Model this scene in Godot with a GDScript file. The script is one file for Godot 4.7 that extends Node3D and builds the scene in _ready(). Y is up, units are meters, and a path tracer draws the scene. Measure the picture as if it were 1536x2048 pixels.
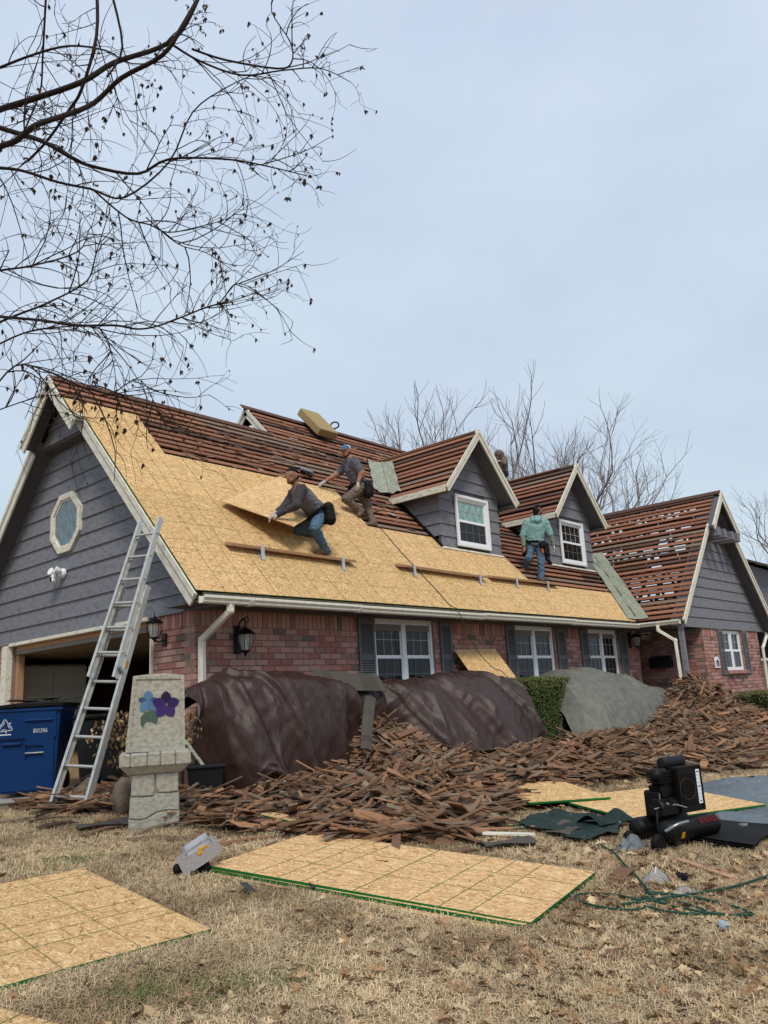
extends Node3D

var rng := RandomNumberGenerator.new()
var taken := {}
var M := {}
const EYE := Vector3(-5.695, 1.513, 8.173)
const Y0 := 2.685

# ---------------------------------------------------------------- mesh builder
class MB:
	var v := PackedVector3Array()
	var n := PackedVector3Array()
	var t := PackedVector2Array()
	var c := PackedColorArray()
	var col := Color(1, 1, 1)
	var xf := Transform3D.IDENTITY
	var uvo := Vector2.ZERO
	func tri(a: Vector3, b: Vector3, d: Vector3, ua := Vector2.ZERO, ub := Vector2.ZERO, ud := Vector2.ZERO) -> void:
		var A := xf * a
		var B := xf * b
		var D := xf * d
		var nn := (B - A).cross(D - A).normalized()
		v.append(A); v.append(D); v.append(B)
		n.append(nn); n.append(nn); n.append(nn)
		t.append(ua + uvo); t.append(ud + uvo); t.append(ub + uvo)
		c.append(col); c.append(col); c.append(col)
	func trin(a: Vector3, b: Vector3, d: Vector3, na: Vector3, nb: Vector3, nd: Vector3, ua := Vector2.ZERO, ub := Vector2.ZERO, ud := Vector2.ZERO) -> void:
		v.append(xf * a); v.append(xf * d); v.append(xf * b)
		n.append((xf.basis * na).normalized()); n.append((xf.basis * nd).normalized()); n.append((xf.basis * nb).normalized())
		t.append(ua + uvo); t.append(ud + uvo); t.append(ub + uvo)
		c.append(col); c.append(col); c.append(col)
	func quad(a: Vector3, b: Vector3, d: Vector3, e: Vector3) -> void:   # counter-clockwise seen from outside
		var w := (b - a).length()
		var h := (e - a).length()
		tri(a, b, d, Vector2(0, 0), Vector2(w, 0), Vector2(w, h))
		tri(a, d, e, Vector2(0, 0), Vector2(w, h), Vector2(0, h))
	# eight corners: 0-3 bottom (counter-clockwise seen from above: -x+z, +x+z, +x-z, -x-z), 4-7 top
	func hexa(p: Array) -> void:
		quad(p[0], p[1], p[5], p[4])
		quad(p[2], p[3], p[7], p[6])
		quad(p[1], p[2], p[6], p[5])
		quad(p[3], p[0], p[4], p[7])
		quad(p[4], p[5], p[6], p[7])
		quad(p[3], p[2], p[1], p[0])
	func box(o: Vector3, s: Vector3) -> void:
		var h := s * 0.5
		hexa([o + Vector3(-h.x, -h.y, h.z), o + Vector3(h.x, -h.y, h.z), o + Vector3(h.x, -h.y, -h.z), o + Vector3(-h.x, -h.y, -h.z),
			o + Vector3(-h.x, h.y, h.z), o + Vector3(h.x, h.y, h.z), o + Vector3(h.x, h.y, -h.z), o + Vector3(-h.x, h.y, -h.z)])
	func bx(o: Vector3, s: Vector3, b := Basis.IDENTITY) -> void:
		var keep := xf
		xf = xf * Transform3D(b, o)
		box(Vector3.ZERO, s)
		xf = keep
	# box with chamfered edges
	func cbox(o: Vector3, s: Vector3, k: float, b := Basis.IDENTITY) -> void:
		var keep := xf
		xf = xf * Transform3D(b, o)
		var h := s * 0.5
		var i := h - Vector3(k, k, k)
		for sy in [-1.0, 1.0]:
			pass
		# six faces
		quad(Vector3(-i.x, -i.y, h.z), Vector3(i.x, -i.y, h.z), Vector3(i.x, i.y, h.z), Vector3(-i.x, i.y, h.z))
		quad(Vector3(i.x, -i.y, -h.z), Vector3(-i.x, -i.y, -h.z), Vector3(-i.x, i.y, -h.z), Vector3(i.x, i.y, -h.z))
		quad(Vector3(h.x, -i.y, i.z), Vector3(h.x, -i.y, -i.z), Vector3(h.x, i.y, -i.z), Vector3(h.x, i.y, i.z))
		quad(Vector3(-h.x, -i.y, -i.z), Vector3(-h.x, -i.y, i.z), Vector3(-h.x, i.y, i.z), Vector3(-h.x, i.y, -i.z))
		quad(Vector3(-i.x, h.y, i.z), Vector3(i.x, h.y, i.z), Vector3(i.x, h.y, -i.z), Vector3(-i.x, h.y, -i.z))
		quad(Vector3(-i.x, -h.y, -i.z), Vector3(i.x, -h.y, -i.z), Vector3(i.x, -h.y, i.z), Vector3(-i.x, -h.y, i.z))
		for sx in [-1.0, 1.0]:
			for sz in [-1.0, 1.0]:
				var p := Vector3(sx * h.x, 0, sz * i.z)
				var q := Vector3(sx * i.x, 0, sz * h.z)
				if sx * sz < 0:
					var w := p; p = q; q = w
				quad(q - Vector3(0, i.y, 0), p - Vector3(0, i.y, 0), p + Vector3(0, i.y, 0), q + Vector3(0, i.y, 0))
		for sx in [-1.0, 1.0]:
			for sy in [-1.0, 1.0]:
				var p := Vector3(sx * h.x, sy * i.y, 0)
				var q := Vector3(sx * i.x, sy * h.y, 0)
				if sx * sy < 0:
					var w := p; p = q; q = w
				quad(p + Vector3(0, 0, i.z), p - Vector3(0, 0, i.z), q - Vector3(0, 0, i.z), q + Vector3(0, 0, i.z))
		for sy in [-1.0, 1.0]:
			for sz in [-1.0, 1.0]:
				var p := Vector3(0, sy * h.y, sz * i.z)
				var q := Vector3(0, sy * i.y, sz * h.z)
				if sy * sz < 0:
					var w := p; p = q; q = w
				quad(q - Vector3(i.x, 0, 0), q + Vector3(i.x, 0, 0), p + Vector3(i.x, 0, 0), p - Vector3(i.x, 0, 0))
		for sx in [-1.0, 1.0]:
			for sy in [-1.0, 1.0]:
				for sz in [-1.0, 1.0]:
					var a := Vector3(sx * h.x, sy * i.y, sz * i.z)
					var d := Vector3(sx * i.x, sy * h.y, sz * i.z)
					var e := Vector3(sx * i.x, sy * i.y, sz * h.z)
					if sx * sy * sz > 0:
						tri(a, d, e)
					else:
						tri(a, e, d)
		xf = keep
	# bar of rectangular section from a to b; up fixes the roll
	func bar(a: Vector3, b: Vector3, w: float, h: float, up := Vector3.UP, k := 0.0) -> void:
		var d := b - a
		var x := d.normalized()
		if absf(x.dot(up)) > 0.98:
			up = Vector3(0.3, 0.1, 1)
		var z := x.cross(up).normalized()
		var y := z.cross(x).normalized()
		if k > 0:
			cbox((a + b) * 0.5, Vector3(d.length(), h, w), k, Basis(x, y, z))
		else:
			bx((a + b) * 0.5, Vector3(d.length(), h, w), Basis(x, y, z))
	func tube(p: PackedVector3Array, r, sides := 6, cap := true) -> void:
		var m := p.size()
		var rings := []
		var up := Vector3(0.13, 0.97, 0.21)
		var prev := Vector3.ZERO
		var len := 0.0
		var lens := []
		for i in m:
			var d := Vector3.ZERO
			if i > 0: d += (p[i] - p[i - 1]).normalized()
			if i < m - 1: d += (p[i + 1] - p[i]).normalized()
			d = d.normalized()
			if d == Vector3.ZERO: d = Vector3.UP
			var s := prev
			if s == Vector3.ZERO:
				s = d.cross(up if absf(d.dot(up)) < 0.95 else Vector3.RIGHT)
			s = (s - d * s.dot(d)).normalized()
			prev = s
			var q := d.cross(s)
			var rr: float = r if (r is float or r is int) else r[i]
			var ring := []
			for k in sides:
				var ang := TAU * k / sides
				var nn := s * cos(ang) + q * sin(ang)
				ring.append([p[i] + nn * rr, nn])
			rings.append(ring)
			if i > 0: len += (p[i] - p[i - 1]).length()
			lens.append(len)
		for i in m - 1:
			for k in sides:
				var k2 := (k + 1) % sides
				var a = rings[i][k]; var b = rings[i][k2]; var d = rings[i + 1][k2]; var e = rings[i + 1][k]
				var u0 := Vector2(lens[i], k * 0.05)
				var u1 := Vector2(lens[i], (k + 1) * 0.05)
				var u2 := Vector2(lens[i + 1], (k + 1) * 0.05)
				var u3 := Vector2(lens[i + 1], k * 0.05)
				trin(a[0], b[0], d[0], a[1], b[1], d[1], u0, u1, u2)
				trin(a[0], d[0], e[0], a[1], d[1], e[1], u0, u2, u3)
		if cap:
			for k in range(1, sides - 1):
				tri(rings[0][0][0], rings[0][k + 1][0], rings[0][k][0])
				tri(rings[m - 1][0][0], rings[m - 1][k][0], rings[m - 1][k + 1][0])
	# profile of (radius, y) turned about y
	func lathe(pr: Array, segs := 16, squash := Vector2(1, 1)) -> void:
		for i in pr.size() - 1:
			var a: Vector2 = pr[i]; var b: Vector2 = pr[i + 1]
			var sl := Vector2(b.y - a.y, a.x - b.x).normalized()
			for k in segs:
				var g := TAU * k / segs; var h := TAU * (k + 1) / segs
				var d0 := Vector3(cos(g) * squash.x, 0, -sin(g) * squash.y); var d1 := Vector3(cos(h) * squash.x, 0, -sin(h) * squash.y)
				var n0 := (d0 * sl.x + Vector3(0, sl.y, 0)).normalized(); var n1 := (d1 * sl.x + Vector3(0, sl.y, 0)).normalized()
				var p0 := d0 * a.x + Vector3(0, a.y, 0); var p1 := d1 * a.x + Vector3(0, a.y, 0)
				var p2 := d1 * b.x + Vector3(0, b.y, 0); var p3 := d0 * b.x + Vector3(0, b.y, 0)
				if a.x > 1e-5: trin(p0, p1, p2, n0, n1, n1, Vector2(g, a.y), Vector2(h, a.y), Vector2(h, b.y))
				if b.x > 1e-5: trin(p0, p2, p3, n0, n1, n0, Vector2(g, a.y), Vector2(h, b.y), Vector2(g, b.y))
	# a flat outline in x/y (counter-clockwise) given thickness along z from z0 to z1
	func prism(poly: PackedVector2Array, z0: float, z1: float) -> void:
		var idx := Geometry2D.triangulate_polygon(poly)
		if Geometry2D.is_polygon_clockwise(poly):
			poly = poly.duplicate(); poly.reverse(); idx = Geometry2D.triangulate_polygon(poly)
		for i in range(0, idx.size(), 3):
			var a := poly[idx[i]]; var b := poly[idx[i + 1]]; var d := poly[idx[i + 2]]
			if (b - a).cross(d - a) < 0:
				var w := b; b = d; d = w
			tri(Vector3(a.x, a.y, z1), Vector3(b.x, b.y, z1), Vector3(d.x, d.y, z1), a, b, d)
			tri(Vector3(a.x, a.y, z0), Vector3(d.x, d.y, z0), Vector3(b.x, b.y, z0), a, d, b)
		for i in poly.size():
			var a := poly[i]; var b := poly[(i + 1) % poly.size()]
			quad(Vector3(a.x, a.y, z0), Vector3(b.x, b.y, z0), Vector3(b.x, b.y, z1), Vector3(a.x, a.y, z1))
	func ell(o: Vector3, r: Vector3, b := Basis.IDENTITY, seg := 12, rings := 8) -> void:
		for i in rings:
			for k in seg:
				var q := []
				for e in [[i, k], [i, k + 1], [i + 1, k + 1], [i + 1, k]]:
					var th: float = PI * e[0] / rings; var ph: float = TAU * e[1] / seg
					var u := Vector3(sin(th) * cos(ph), cos(th), sin(th) * sin(ph))
					q.append([o + b * (u * r), (b * (u / r)).normalized()])
				trin(q[0][0], q[1][0], q[2][0], q[0][1], q[1][1], q[2][1])
				trin(q[0][0], q[2][0], q[3][0], q[0][1], q[2][1], q[3][1])
	# smooth sheet from rows of points; faces towards (next column) x (next row)
	func sheet(g: Array, uvs := 1.0, flip := false) -> void:
		var R := g.size(); var K: int = g[0].size()
		var nn := []
		for i in R:
			var row := PackedVector3Array()
			for k in K:
				var du: Vector3 = g[i][mini(k + 1, K - 1)] - g[i][maxi(k - 1, 0)]
				var dv: Vector3 = g[mini(i + 1, R - 1)][k] - g[maxi(i - 1, 0)][k]
				var q := du.cross(dv).normalized()
				row.append(-q if flip else q)
			nn.append(row)
		for i in R - 1:
			for k in K - 1:
				var ua := Vector2(k, i) * uvs; var ub := Vector2(k + 1, i) * uvs; var ud := Vector2(k + 1, i + 1) * uvs; var ue := Vector2(k, i + 1) * uvs
				if flip:
					trin(g[i][k], g[i + 1][k + 1], g[i][k + 1], nn[i][k], nn[i + 1][k + 1], nn[i][k + 1], ua, ud, ub)
					trin(g[i][k], g[i + 1][k], g[i + 1][k + 1], nn[i][k], nn[i + 1][k], nn[i + 1][k + 1], ua, ue, ud)
				else:
					trin(g[i][k], g[i][k + 1], g[i + 1][k + 1], nn[i][k], nn[i][k + 1], nn[i + 1][k + 1], ua, ub, ud)
					trin(g[i][k], g[i + 1][k + 1], g[i + 1][k], nn[i][k], nn[i + 1][k + 1], nn[i + 1][k], ua, ud, ue)
	func add_to(mesh: ArrayMesh, m: Material) -> void:
		if v.is_empty(): return
		var a := []
		a.resize(Mesh.ARRAY_MAX)
		a[Mesh.ARRAY_VERTEX] = v; a[Mesh.ARRAY_NORMAL] = n; a[Mesh.ARRAY_TEX_UV] = t; a[Mesh.ARRAY_COLOR] = c
		mesh.add_surface_from_arrays(Mesh.PRIMITIVE_TRIANGLES, a)
		mesh.surface_set_material(mesh.get_surface_count() - 1, m)
	func mesh(m: Material) -> ArrayMesh:
		var r := ArrayMesh.new()
		add_to(r, m)
		return r

# ---------------------------------------------------------------- naming and placing
func numbered(s: String) -> String:
	if not taken.has(s):
		taken[s] = 0
		return s
	taken[s] += 1
	return "%s_%03d" % [s, taken[s]]

func tag(o: Node, label: String, category := "", group := "", kind := "") -> Node:
	if label != "": o.set_meta("label", label)
	if category != "": o.set_meta("category", category)
	if group != "": o.set_meta("group", group)
	if kind != "": o.set_meta("kind", kind)
	return o

func thing(called: String, label: String, category: String, at := Vector3.ZERO, turn := 0.0, group := "") -> Node3D:
	var o := Node3D.new()
	o.name = numbered(called)
	add_child(o)
	o.position = at
	o.rotation.y = turn
	tag(o, label, category, group)
	return o

# a mesh part under parent; the mesh is built in the parent's axes
func part(called: String, b: MB, m: Material, parent: Node) -> MeshInstance3D:
	return put(called, b.mesh(m), parent)

func put(called: String, mesh: Mesh, parent: Node, at := Transform3D.IDENTITY) -> MeshInstance3D:
	var o := MeshInstance3D.new()
	o.mesh = mesh
	o.transform = at
	if parent == self:
		o.name = numbered(called)
		add_child(o)
	else:
		var k: String = str(parent.get_instance_id()) + called
		taken[k] = taken.get(k, -1) + 1
		o.name = called if taken[k] == 0 else "%s_%03d" % [called, taken[k]]
		parent.add_child(o, true)
	return o

func struct(called: String, b: MB, m: Material, label := "") -> MeshInstance3D:
	var o := part(called, b, m, self)
	tag(o, label, "", "", "structure")
	return o

# many copies of one mesh that nobody counts
func crowd(called: String, mesh: Mesh, xs: Array, cs: Array, parent: Node) -> MultiMeshInstance3D:
	var mm := MultiMesh.new()
	mm.transform_format = MultiMesh.TRANSFORM_3D
	mm.use_colors = cs.size() > 0
	mm.mesh = mesh
	mm.instance_count = xs.size()
	for i in xs.size():
		mm.set_instance_transform(i, xs[i])
		if cs.size() > 0: mm.set_instance_color(i, cs[i])
	var o := MultiMeshInstance3D.new()
	o.multimesh = mm
	o.name = numbered(called) if parent == self else called
	parent.add_child(o, true)
	o.set_meta("kind", "stuff")
	return o

func gy(x: float, z: float) -> float:
	var zz := clampf(z, -7.0, 30.0); var xx := clampf(x, -14.0, 26.0)
	return 0.0179 * (xx + 5.695) - 0.0675 * (zz - 8.173) - 0.04

func rf(a: float, b: float) -> float: return rng.randf_range(a, b)
func G(x: float, z: float, h := 0.0) -> Vector3: return Vector3(x, gy(x, z) + h, z)
func rz(y: float) -> float: return (3.298 - y) / 1.05          # depth of the main front roof plane at a height
const RN := Vector3(0, 0.6897, 0.7241)                          # its normal
const RU := Vector3(0, 0.7241, -0.6897)                         # straight up its slope
func RP(x: float, y: float, off := 0.0) -> Vector3: return Vector3(x, y, rz(y)) + RN * off
# ---------------------------------------------------------------- materials
func srgb(r: float, g: float, b: float) -> Color: return Color(r, g, b)

func noise_tex(freq: float, ramp: Array, seed_ := 1, size := 512, octaves := 4, kind := FastNoiseLite.TYPE_SIMPLEX_SMOOTH, normal := false, strength := 4.0) -> NoiseTexture2D:
	var f := FastNoiseLite.new()
	f.noise_type = kind; f.frequency = freq; f.seed = seed_; f.fractal_octaves = octaves
	var t := NoiseTexture2D.new()
	t.width = size; t.height = size; t.seamless = true; t.noise = f
	if normal:
		t.as_normal_map = true; t.bump_strength = strength
	else:
		var g := Gradient.new()
		var cs := PackedColorArray(); var os := PackedFloat32Array()
		for i in ramp.size():
			cs.append(ramp[i]); os.append(float(i) / (ramp.size() - 1))
		g.colors = cs; g.offsets = os
		t.color_ramp = g
	return t

func mat(called: String, color: Color, rough := 0.8, tex: Texture2D = null, scale := Vector3.ONE, tri := false, nrm: Texture2D = null, nscale := 0.5) -> StandardMaterial3D:
	var m := StandardMaterial3D.new()
	m.resource_name = called
	m.albedo_color = color
	m.roughness = rough
	m.metallic_specular = 0.35
	m.vertex_color_use_as_albedo = true
	if tex: m.albedo_texture = tex
	m.uv1_scale = scale
	if tri:
		m.uv1_triplanar = true; m.uv1_world_triplanar = true
	if nrm:
		m.normal_enabled = true; m.normal_texture = nrm; m.normal_scale = nscale
	M[called] = m
	return m

func strand_image(size: int, count: int, base: Color, lo: Color, hi: Color, lmin: float, lmax: float, w: int, seed_: int, along := 1.2) -> Image:
	var r := RandomNumberGenerator.new(); r.seed = seed_
	var im := Image.create(size, size, false, Image.FORMAT_RGB8)
	im.fill(base)
	for i in count:
		var x := r.randi_range(0, size - 1); var y := r.randi_range(0, size - 1)
		var ang := r.randfn(0.0, along)
		var L := r.randf_range(lmin, lmax)
		var d := Vector2(cos(ang), sin(ang)); var q := Vector2(-d.y, d.x)
		var col := lo.lerp(hi, clampf(r.randfn(0.55, 0.28), 0, 1))
		if r.randf() < 0.06: col = col.darkened(0.3)
		var ww := r.randi_range(int(w * 0.5), w)
		for s in int(L):
			for k in ww:
				var p := Vector2(x, y) + d * s + q * k
				var e := 0.93 if (k == 0 or s == 0) else 1.0
				im.set_pixel(posmod(int(p.x), size), posmod(int(p.y), size), Color(col.r * e, col.g * e, col.b * e))
	return im

func build_materials() -> void:
	var nfine := noise_tex(0.06, [], 3, 512, 4, FastNoiseLite.TYPE_SIMPLEX_SMOOTH, true, 3.0)
	var nrough := noise_tex(0.02, [], 7, 512, 5, FastNoiseLite.TYPE_SIMPLEX_SMOOTH, true, 8.0)
	var grain_n := noise_tex(0.03, [Color(0.62, 0.6, 0.58), Color(0.86, 0.85, 0.84), Color(0.98, 0.98, 0.98)], 5, 512, 5)
	var mottle := noise_tex(0.008, [Color(0.78, 0.78, 0.78), Color(0.95, 0.95, 0.95), Color(1, 1, 1)], 11, 512, 5)
	var speck := noise_tex(0.12, [Color(0.66, 0.66, 0.66), Color(0.95, 0.95, 0.95), Color(1, 1, 1)], 12, 512, 3)
	var streak := noise_tex(0.02, [Color(0.8, 0.8, 0.78), Color(0.97, 0.97, 0.96), Color(1, 1, 1)], 17, 512, 5)
	# oriented strand board, 1.2 m per repeat
	var osb := ImageTexture.create_from_image(strand_image(1024, 7600, Color(0.79, 0.665, 0.475), Color(0.67, 0.515, 0.335), Color(0.93, 0.825, 0.635), 26, 80, 11, 41, 0.75))
	mat("osb", Color(1.0, 0.98, 0.95), 0.85, osb, Vector3(0.83, 0.83, 1))
	mat("osb_edge", Color(0.04, 0.40, 0.16), 0.8)
	mat("green_line", Color(0.33, 0.42, 0.20), 0.9)
	mat("osb_under", Color(0.50, 0.37, 0.22), 0.9, osb, Vector3(0.83, 0.83, 1))
	# boards: grain runs along u
	mat("board", Color(1, 1, 1), 0.9, grain_n, Vector3(0.5, 6.0, 1), false, nfine, 0.4)
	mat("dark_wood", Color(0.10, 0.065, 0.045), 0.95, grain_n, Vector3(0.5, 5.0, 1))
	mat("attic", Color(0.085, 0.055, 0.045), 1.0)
	mat("muntin", Color(0.70, 0.72, 0.73), 0.6)
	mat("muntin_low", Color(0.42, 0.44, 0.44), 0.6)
	mat("saw_plate", Color(0.56, 0.54, 0.54), 0.55, streak, Vector3(4, 4, 1))
	mat("lumber", Color(0.80, 0.64, 0.50), 0.85, grain_n, Vector3(0.7, 9.0, 1))
	mat("shake", Color(1, 1, 1), 0.92, grain_n, Vector3(1.3, 9.0, 1), false, nfine, 0.5)
	mat("asphalt_shingle", Color(0.34, 0.325, 0.30), 0.95, speck, Vector3(3, 3, 1))
	# masonry
	mat("brick", Color(1, 1, 1), 0.92, speck, Vector3(3, 3, 3), true, nrough, 0.5)
	mat("mortar", Color(0.58, 0.49, 0.46), 0.95, speck, Vector3(4, 4, 4), true)
	mat("concrete", Color(0.77, 0.75, 0.71), 0.95, noise_tex(0.025, [Color(0.68, 0.68, 0.65), Color(0.92, 0.92, 0.89), Color(1, 1, 0.97)], 23, 512, 6), Vector3(1.6, 1.6, 1.6), true, nrough, 0.5)
	mat("driveway", Color(0.62, 0.60, 0.56), 0.95, mottle, Vector3(0.5, 0.5, 0.5), true)
	mat("rock", Color(0.50, 0.45, 0.40), 0.95, speck, Vector3(2.5, 2.5, 2.5), true, nrough, 1.0)
	# paint
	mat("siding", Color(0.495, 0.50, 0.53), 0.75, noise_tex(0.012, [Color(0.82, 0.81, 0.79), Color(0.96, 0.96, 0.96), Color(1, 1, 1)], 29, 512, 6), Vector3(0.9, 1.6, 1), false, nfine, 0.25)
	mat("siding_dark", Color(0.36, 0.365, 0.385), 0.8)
	mat("trim", Color(0.88, 0.865, 0.81), 0.6, streak, Vector3(0.5, 2.0, 1))
	mat("white", Color(0.90, 0.91, 0.92), 0.45)
	mat("gutter", Color(0.90, 0.885, 0.835), 0.5, streak, Vector3(0.3, 3.0, 1))
	mat("fascia_wood", Color(0.40, 0.38, 0.34), 0.9, grain_n, Vector3(0.4, 6, 1))
	mat("shutter", Color(0.37, 0.38, 0.39), 0.6)
	mat("black_metal", Color(0.045, 0.045, 0.05), 0.45)
	mat("steel", Color(0.62, 0.63, 0.65), 0.35, mottle, Vector3(2, 2, 1)).metallic = 0.8
	var al := mat("aluminium", Color(0.80, 0.80, 0.79), 0.42, streak, Vector3(1, 6, 1))
	al.metallic = 0.55
	var gv := mat("galvanized", Color(0.74, 0.75, 0.70), 0.55, noise_tex(0.03, [Color(0.55, 0.55, 0.48), Color(0.85, 0.87, 0.83), Color(1, 1, 1)], 31, 512, 4), Vector3(1.5, 1.5, 1), false, nrough, 0.8)
	gv.metallic = 0.25
	mat("rust", Color(0.34, 0.24, 0.17), 0.9, speck, Vector3(2, 2, 1))
	# glass: dark rooms behind panes
	var gl := mat("pane", Color(0.10, 0.11, 0.115), 0.04)
	gl.metallic_specular = 0.35
	var gc := mat("pane_curtain", Color(0.72, 0.86, 0.84), 0.08, noise_tex(0.02, [Color(0.45, 0.5, 0.5), Color(0.9, 0.95, 0.93)], 37, 256, 4), Vector3(2.5, 0.6, 1))
	gc.metallic_specular = 0.7
	var gf := mat("pane_frosted", Color(0.44, 0.50, 0.52), 0.3, noise_tex(0.02, [Color(0.4, 0.45, 0.47), Color(0.8, 0.86, 0.88), Color(1, 1, 1)], 38, 256, 5), Vector3(3, 1.0, 1))
	gf.metallic_specular = 0.7
	mat("blind", Color(0.55, 0.55, 0.53), 0.7)
	# cloths, plastics
	var weave := noise_tex(0.25, [], 43, 512, 2, FastNoiseLite.TYPE_SIMPLEX, true, 3.0)
	var tb := mat("tarp_brown", Color(0.235, 0.162, 0.14), 0.40, mottle, Vector3(0.07, 0.07, 1), false, weave, 0.25)
	tb.metallic_specular = 0.42
	var tg := mat("tarp_grey", Color(0.41, 0.41, 0.375), 0.55, noise_tex(0.01, [Color(0.82, 0.80, 0.76), Color(0.94, 0.94, 0.94), Color(1, 1, 1)], 44, 512, 5), Vector3(0.05, 0.03, 1), false, weave, 0.25)
	tg.metallic_specular = 0.5
	mat("tarp_green", Color(0.11, 0.19, 0.17), 0.6, mottle, Vector3(0.1, 0.1, 1), false, nfine, 0.4)
	mat("tarp_blue", Color(0.40, 0.44, 0.47), 0.65, mottle, Vector3(0.1, 0.1, 1), false, nfine, 0.4)
	mat("felt", Color(0.07, 0.07, 0.072), 0.8, speck, Vector3(2, 2, 1))
	mat("bin_blue", Color(0.02, 0.21, 0.42), 0.5, mottle, Vector3(0.5, 0.5, 0.5), true)
	mat("bin_dark", Color(0.09, 0.10, 0.115), 0.55)
	mat("print_white", Color(0.86, 0.88, 0.9), 0.7)
	mat("print_red", Color(0.36, 0.11, 0.12), 0.7)
	mat("rubber", Color(0.03, 0.03, 0.032), 0.7)
	mat("machine_black", Color(0.055, 0.055, 0.055), 0.5, speck, Vector3(3, 3, 3), true)
	mat("yellow", Color(0.72, 0.52, 0.08), 0.5)
	mat("hose", Color(0.07, 0.25, 0.19), 0.5)
	mat("plastic_clear", Color(0.72, 0.73, 0.74, 0.38), 0.25).transparency = BaseMaterial3D.TRANSPARENCY_ALPHA
	mat("plastic_grey", Color(0.42, 0.44, 0.455), 0.3)
	mat("cloth_dark", Color(0.06, 0.07, 0.10), 0.95)
	mat("bundle", Color(0.66, 0.58, 0.41), 0.9, speck, Vector3(1.5, 1.5, 1))
	mat("brown_wall", Color(0.34, 0.22, 0.18), 0.9)
	mat("interior", Color(0.50, 0.49, 0.47), 0.95)
	mat("door_white", Color(0.88, 0.88, 0.87), 0.6)
	# plants and ground
	mat("ground", Color(0.66, 0.56, 0.42), 1.0, noise_tex(0.03, [Color(0.45, 0.42, 0.38), Color(0.8, 0.78, 0.74), Color(1, 1, 0.98)], 53, 1024, 6), Vector3(0.55, 0.55, 0.55), true, nrough, 1.0)
	mat("soil", Color(0.23, 0.16, 0.11), 1.0, speck, Vector3(1.5, 1.5, 1.5), true)
	var gr := mat("grass", Color(1, 1, 1), 0.9)
	gr.backlight_enabled = true; gr.backlight = Color(0.25, 0.25, 0.25)
	mat("leaf", Color(1, 1, 1), 0.8)
	mat("hedge_leaf", Color(1, 1, 1), 0.55)
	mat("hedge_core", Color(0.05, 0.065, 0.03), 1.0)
	mat("bark", Color(0.20, 0.165, 0.15), 0.95, speck, Vector3(2, 2, 1))
	mat("bark_pale", Color(0.55, 0.50, 0.485), 0.95, speck, Vector3(2, 2, 1))
	mat("bud", Color(0.24, 0.17, 0.12), 0.95)
	mat("skin", Color(1, 1, 1), 0.65)
	mat("cloth", Color(1, 1, 1), 0.95, null, Vector3.ONE, true, nfine, 0.3)
	mat("hair", Color(0.025, 0.02, 0.018), 0.7)
	mat("leather", Color(0.06, 0.05, 0.048), 0.7)
	mat("glove", Color(0.62, 0.58, 0.54), 0.9)
	mat("painted", Color(1, 1, 1), 0.8, speck, Vector3(3, 3, 3), true)
func setup_view() -> void:
	rng.seed = 20240117
	var cam := Camera3D.new()
	cam.name = "camera"
	cam.keep_aspect = Camera3D.KEEP_HEIGHT
	cam.fov = 64.75
	cam.near = 0.05
	cam.far = 900.0
	add_child(cam)
	cam.transform = Transform3D(Basis(Vector3(0.67217521, -0.05427684, 0.73839997), -Vector3(0.13086517, -0.97289768, -0.19064211), -Vector3(0.72873506, 0.22477573, -0.64685476)), EYE)
	cam.current = true
	var we := WorldEnvironment.new(); we.name = "world_environment"
	var env := Environment.new()
	env.background_mode = Environment.BG_SKY
	env.tonemap_mode = Environment.TONE_MAPPER_LINEAR
	env.tonemap_exposure = 1.7
	env.ambient_light_source = Environment.AMBIENT_SOURCE_SKY
	env.sdfgi_enabled = true; env.ssao_enabled = true; env.ssil_enabled = true
	var sky := Sky.new()
	var pm := PanoramaSkyMaterial.new()
	pm.panorama = sky_image()
	sky.sky_material = pm
	env.sky = sky
	we.environment = env
	add_child(we)
	var sun := DirectionalLight3D.new(); sun.name = "sun"
	sun.light_energy = 0.45
	sun.light_color = Color(1.0, 0.965, 0.91)
	sun.light_angular_distance = 14.0
	sun.shadow_enabled = true
	add_child(sun)
	sun.look_at_from_position(Vector3(-6, 12, 7.5), Vector3.ZERO, Vector3.UP)

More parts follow.
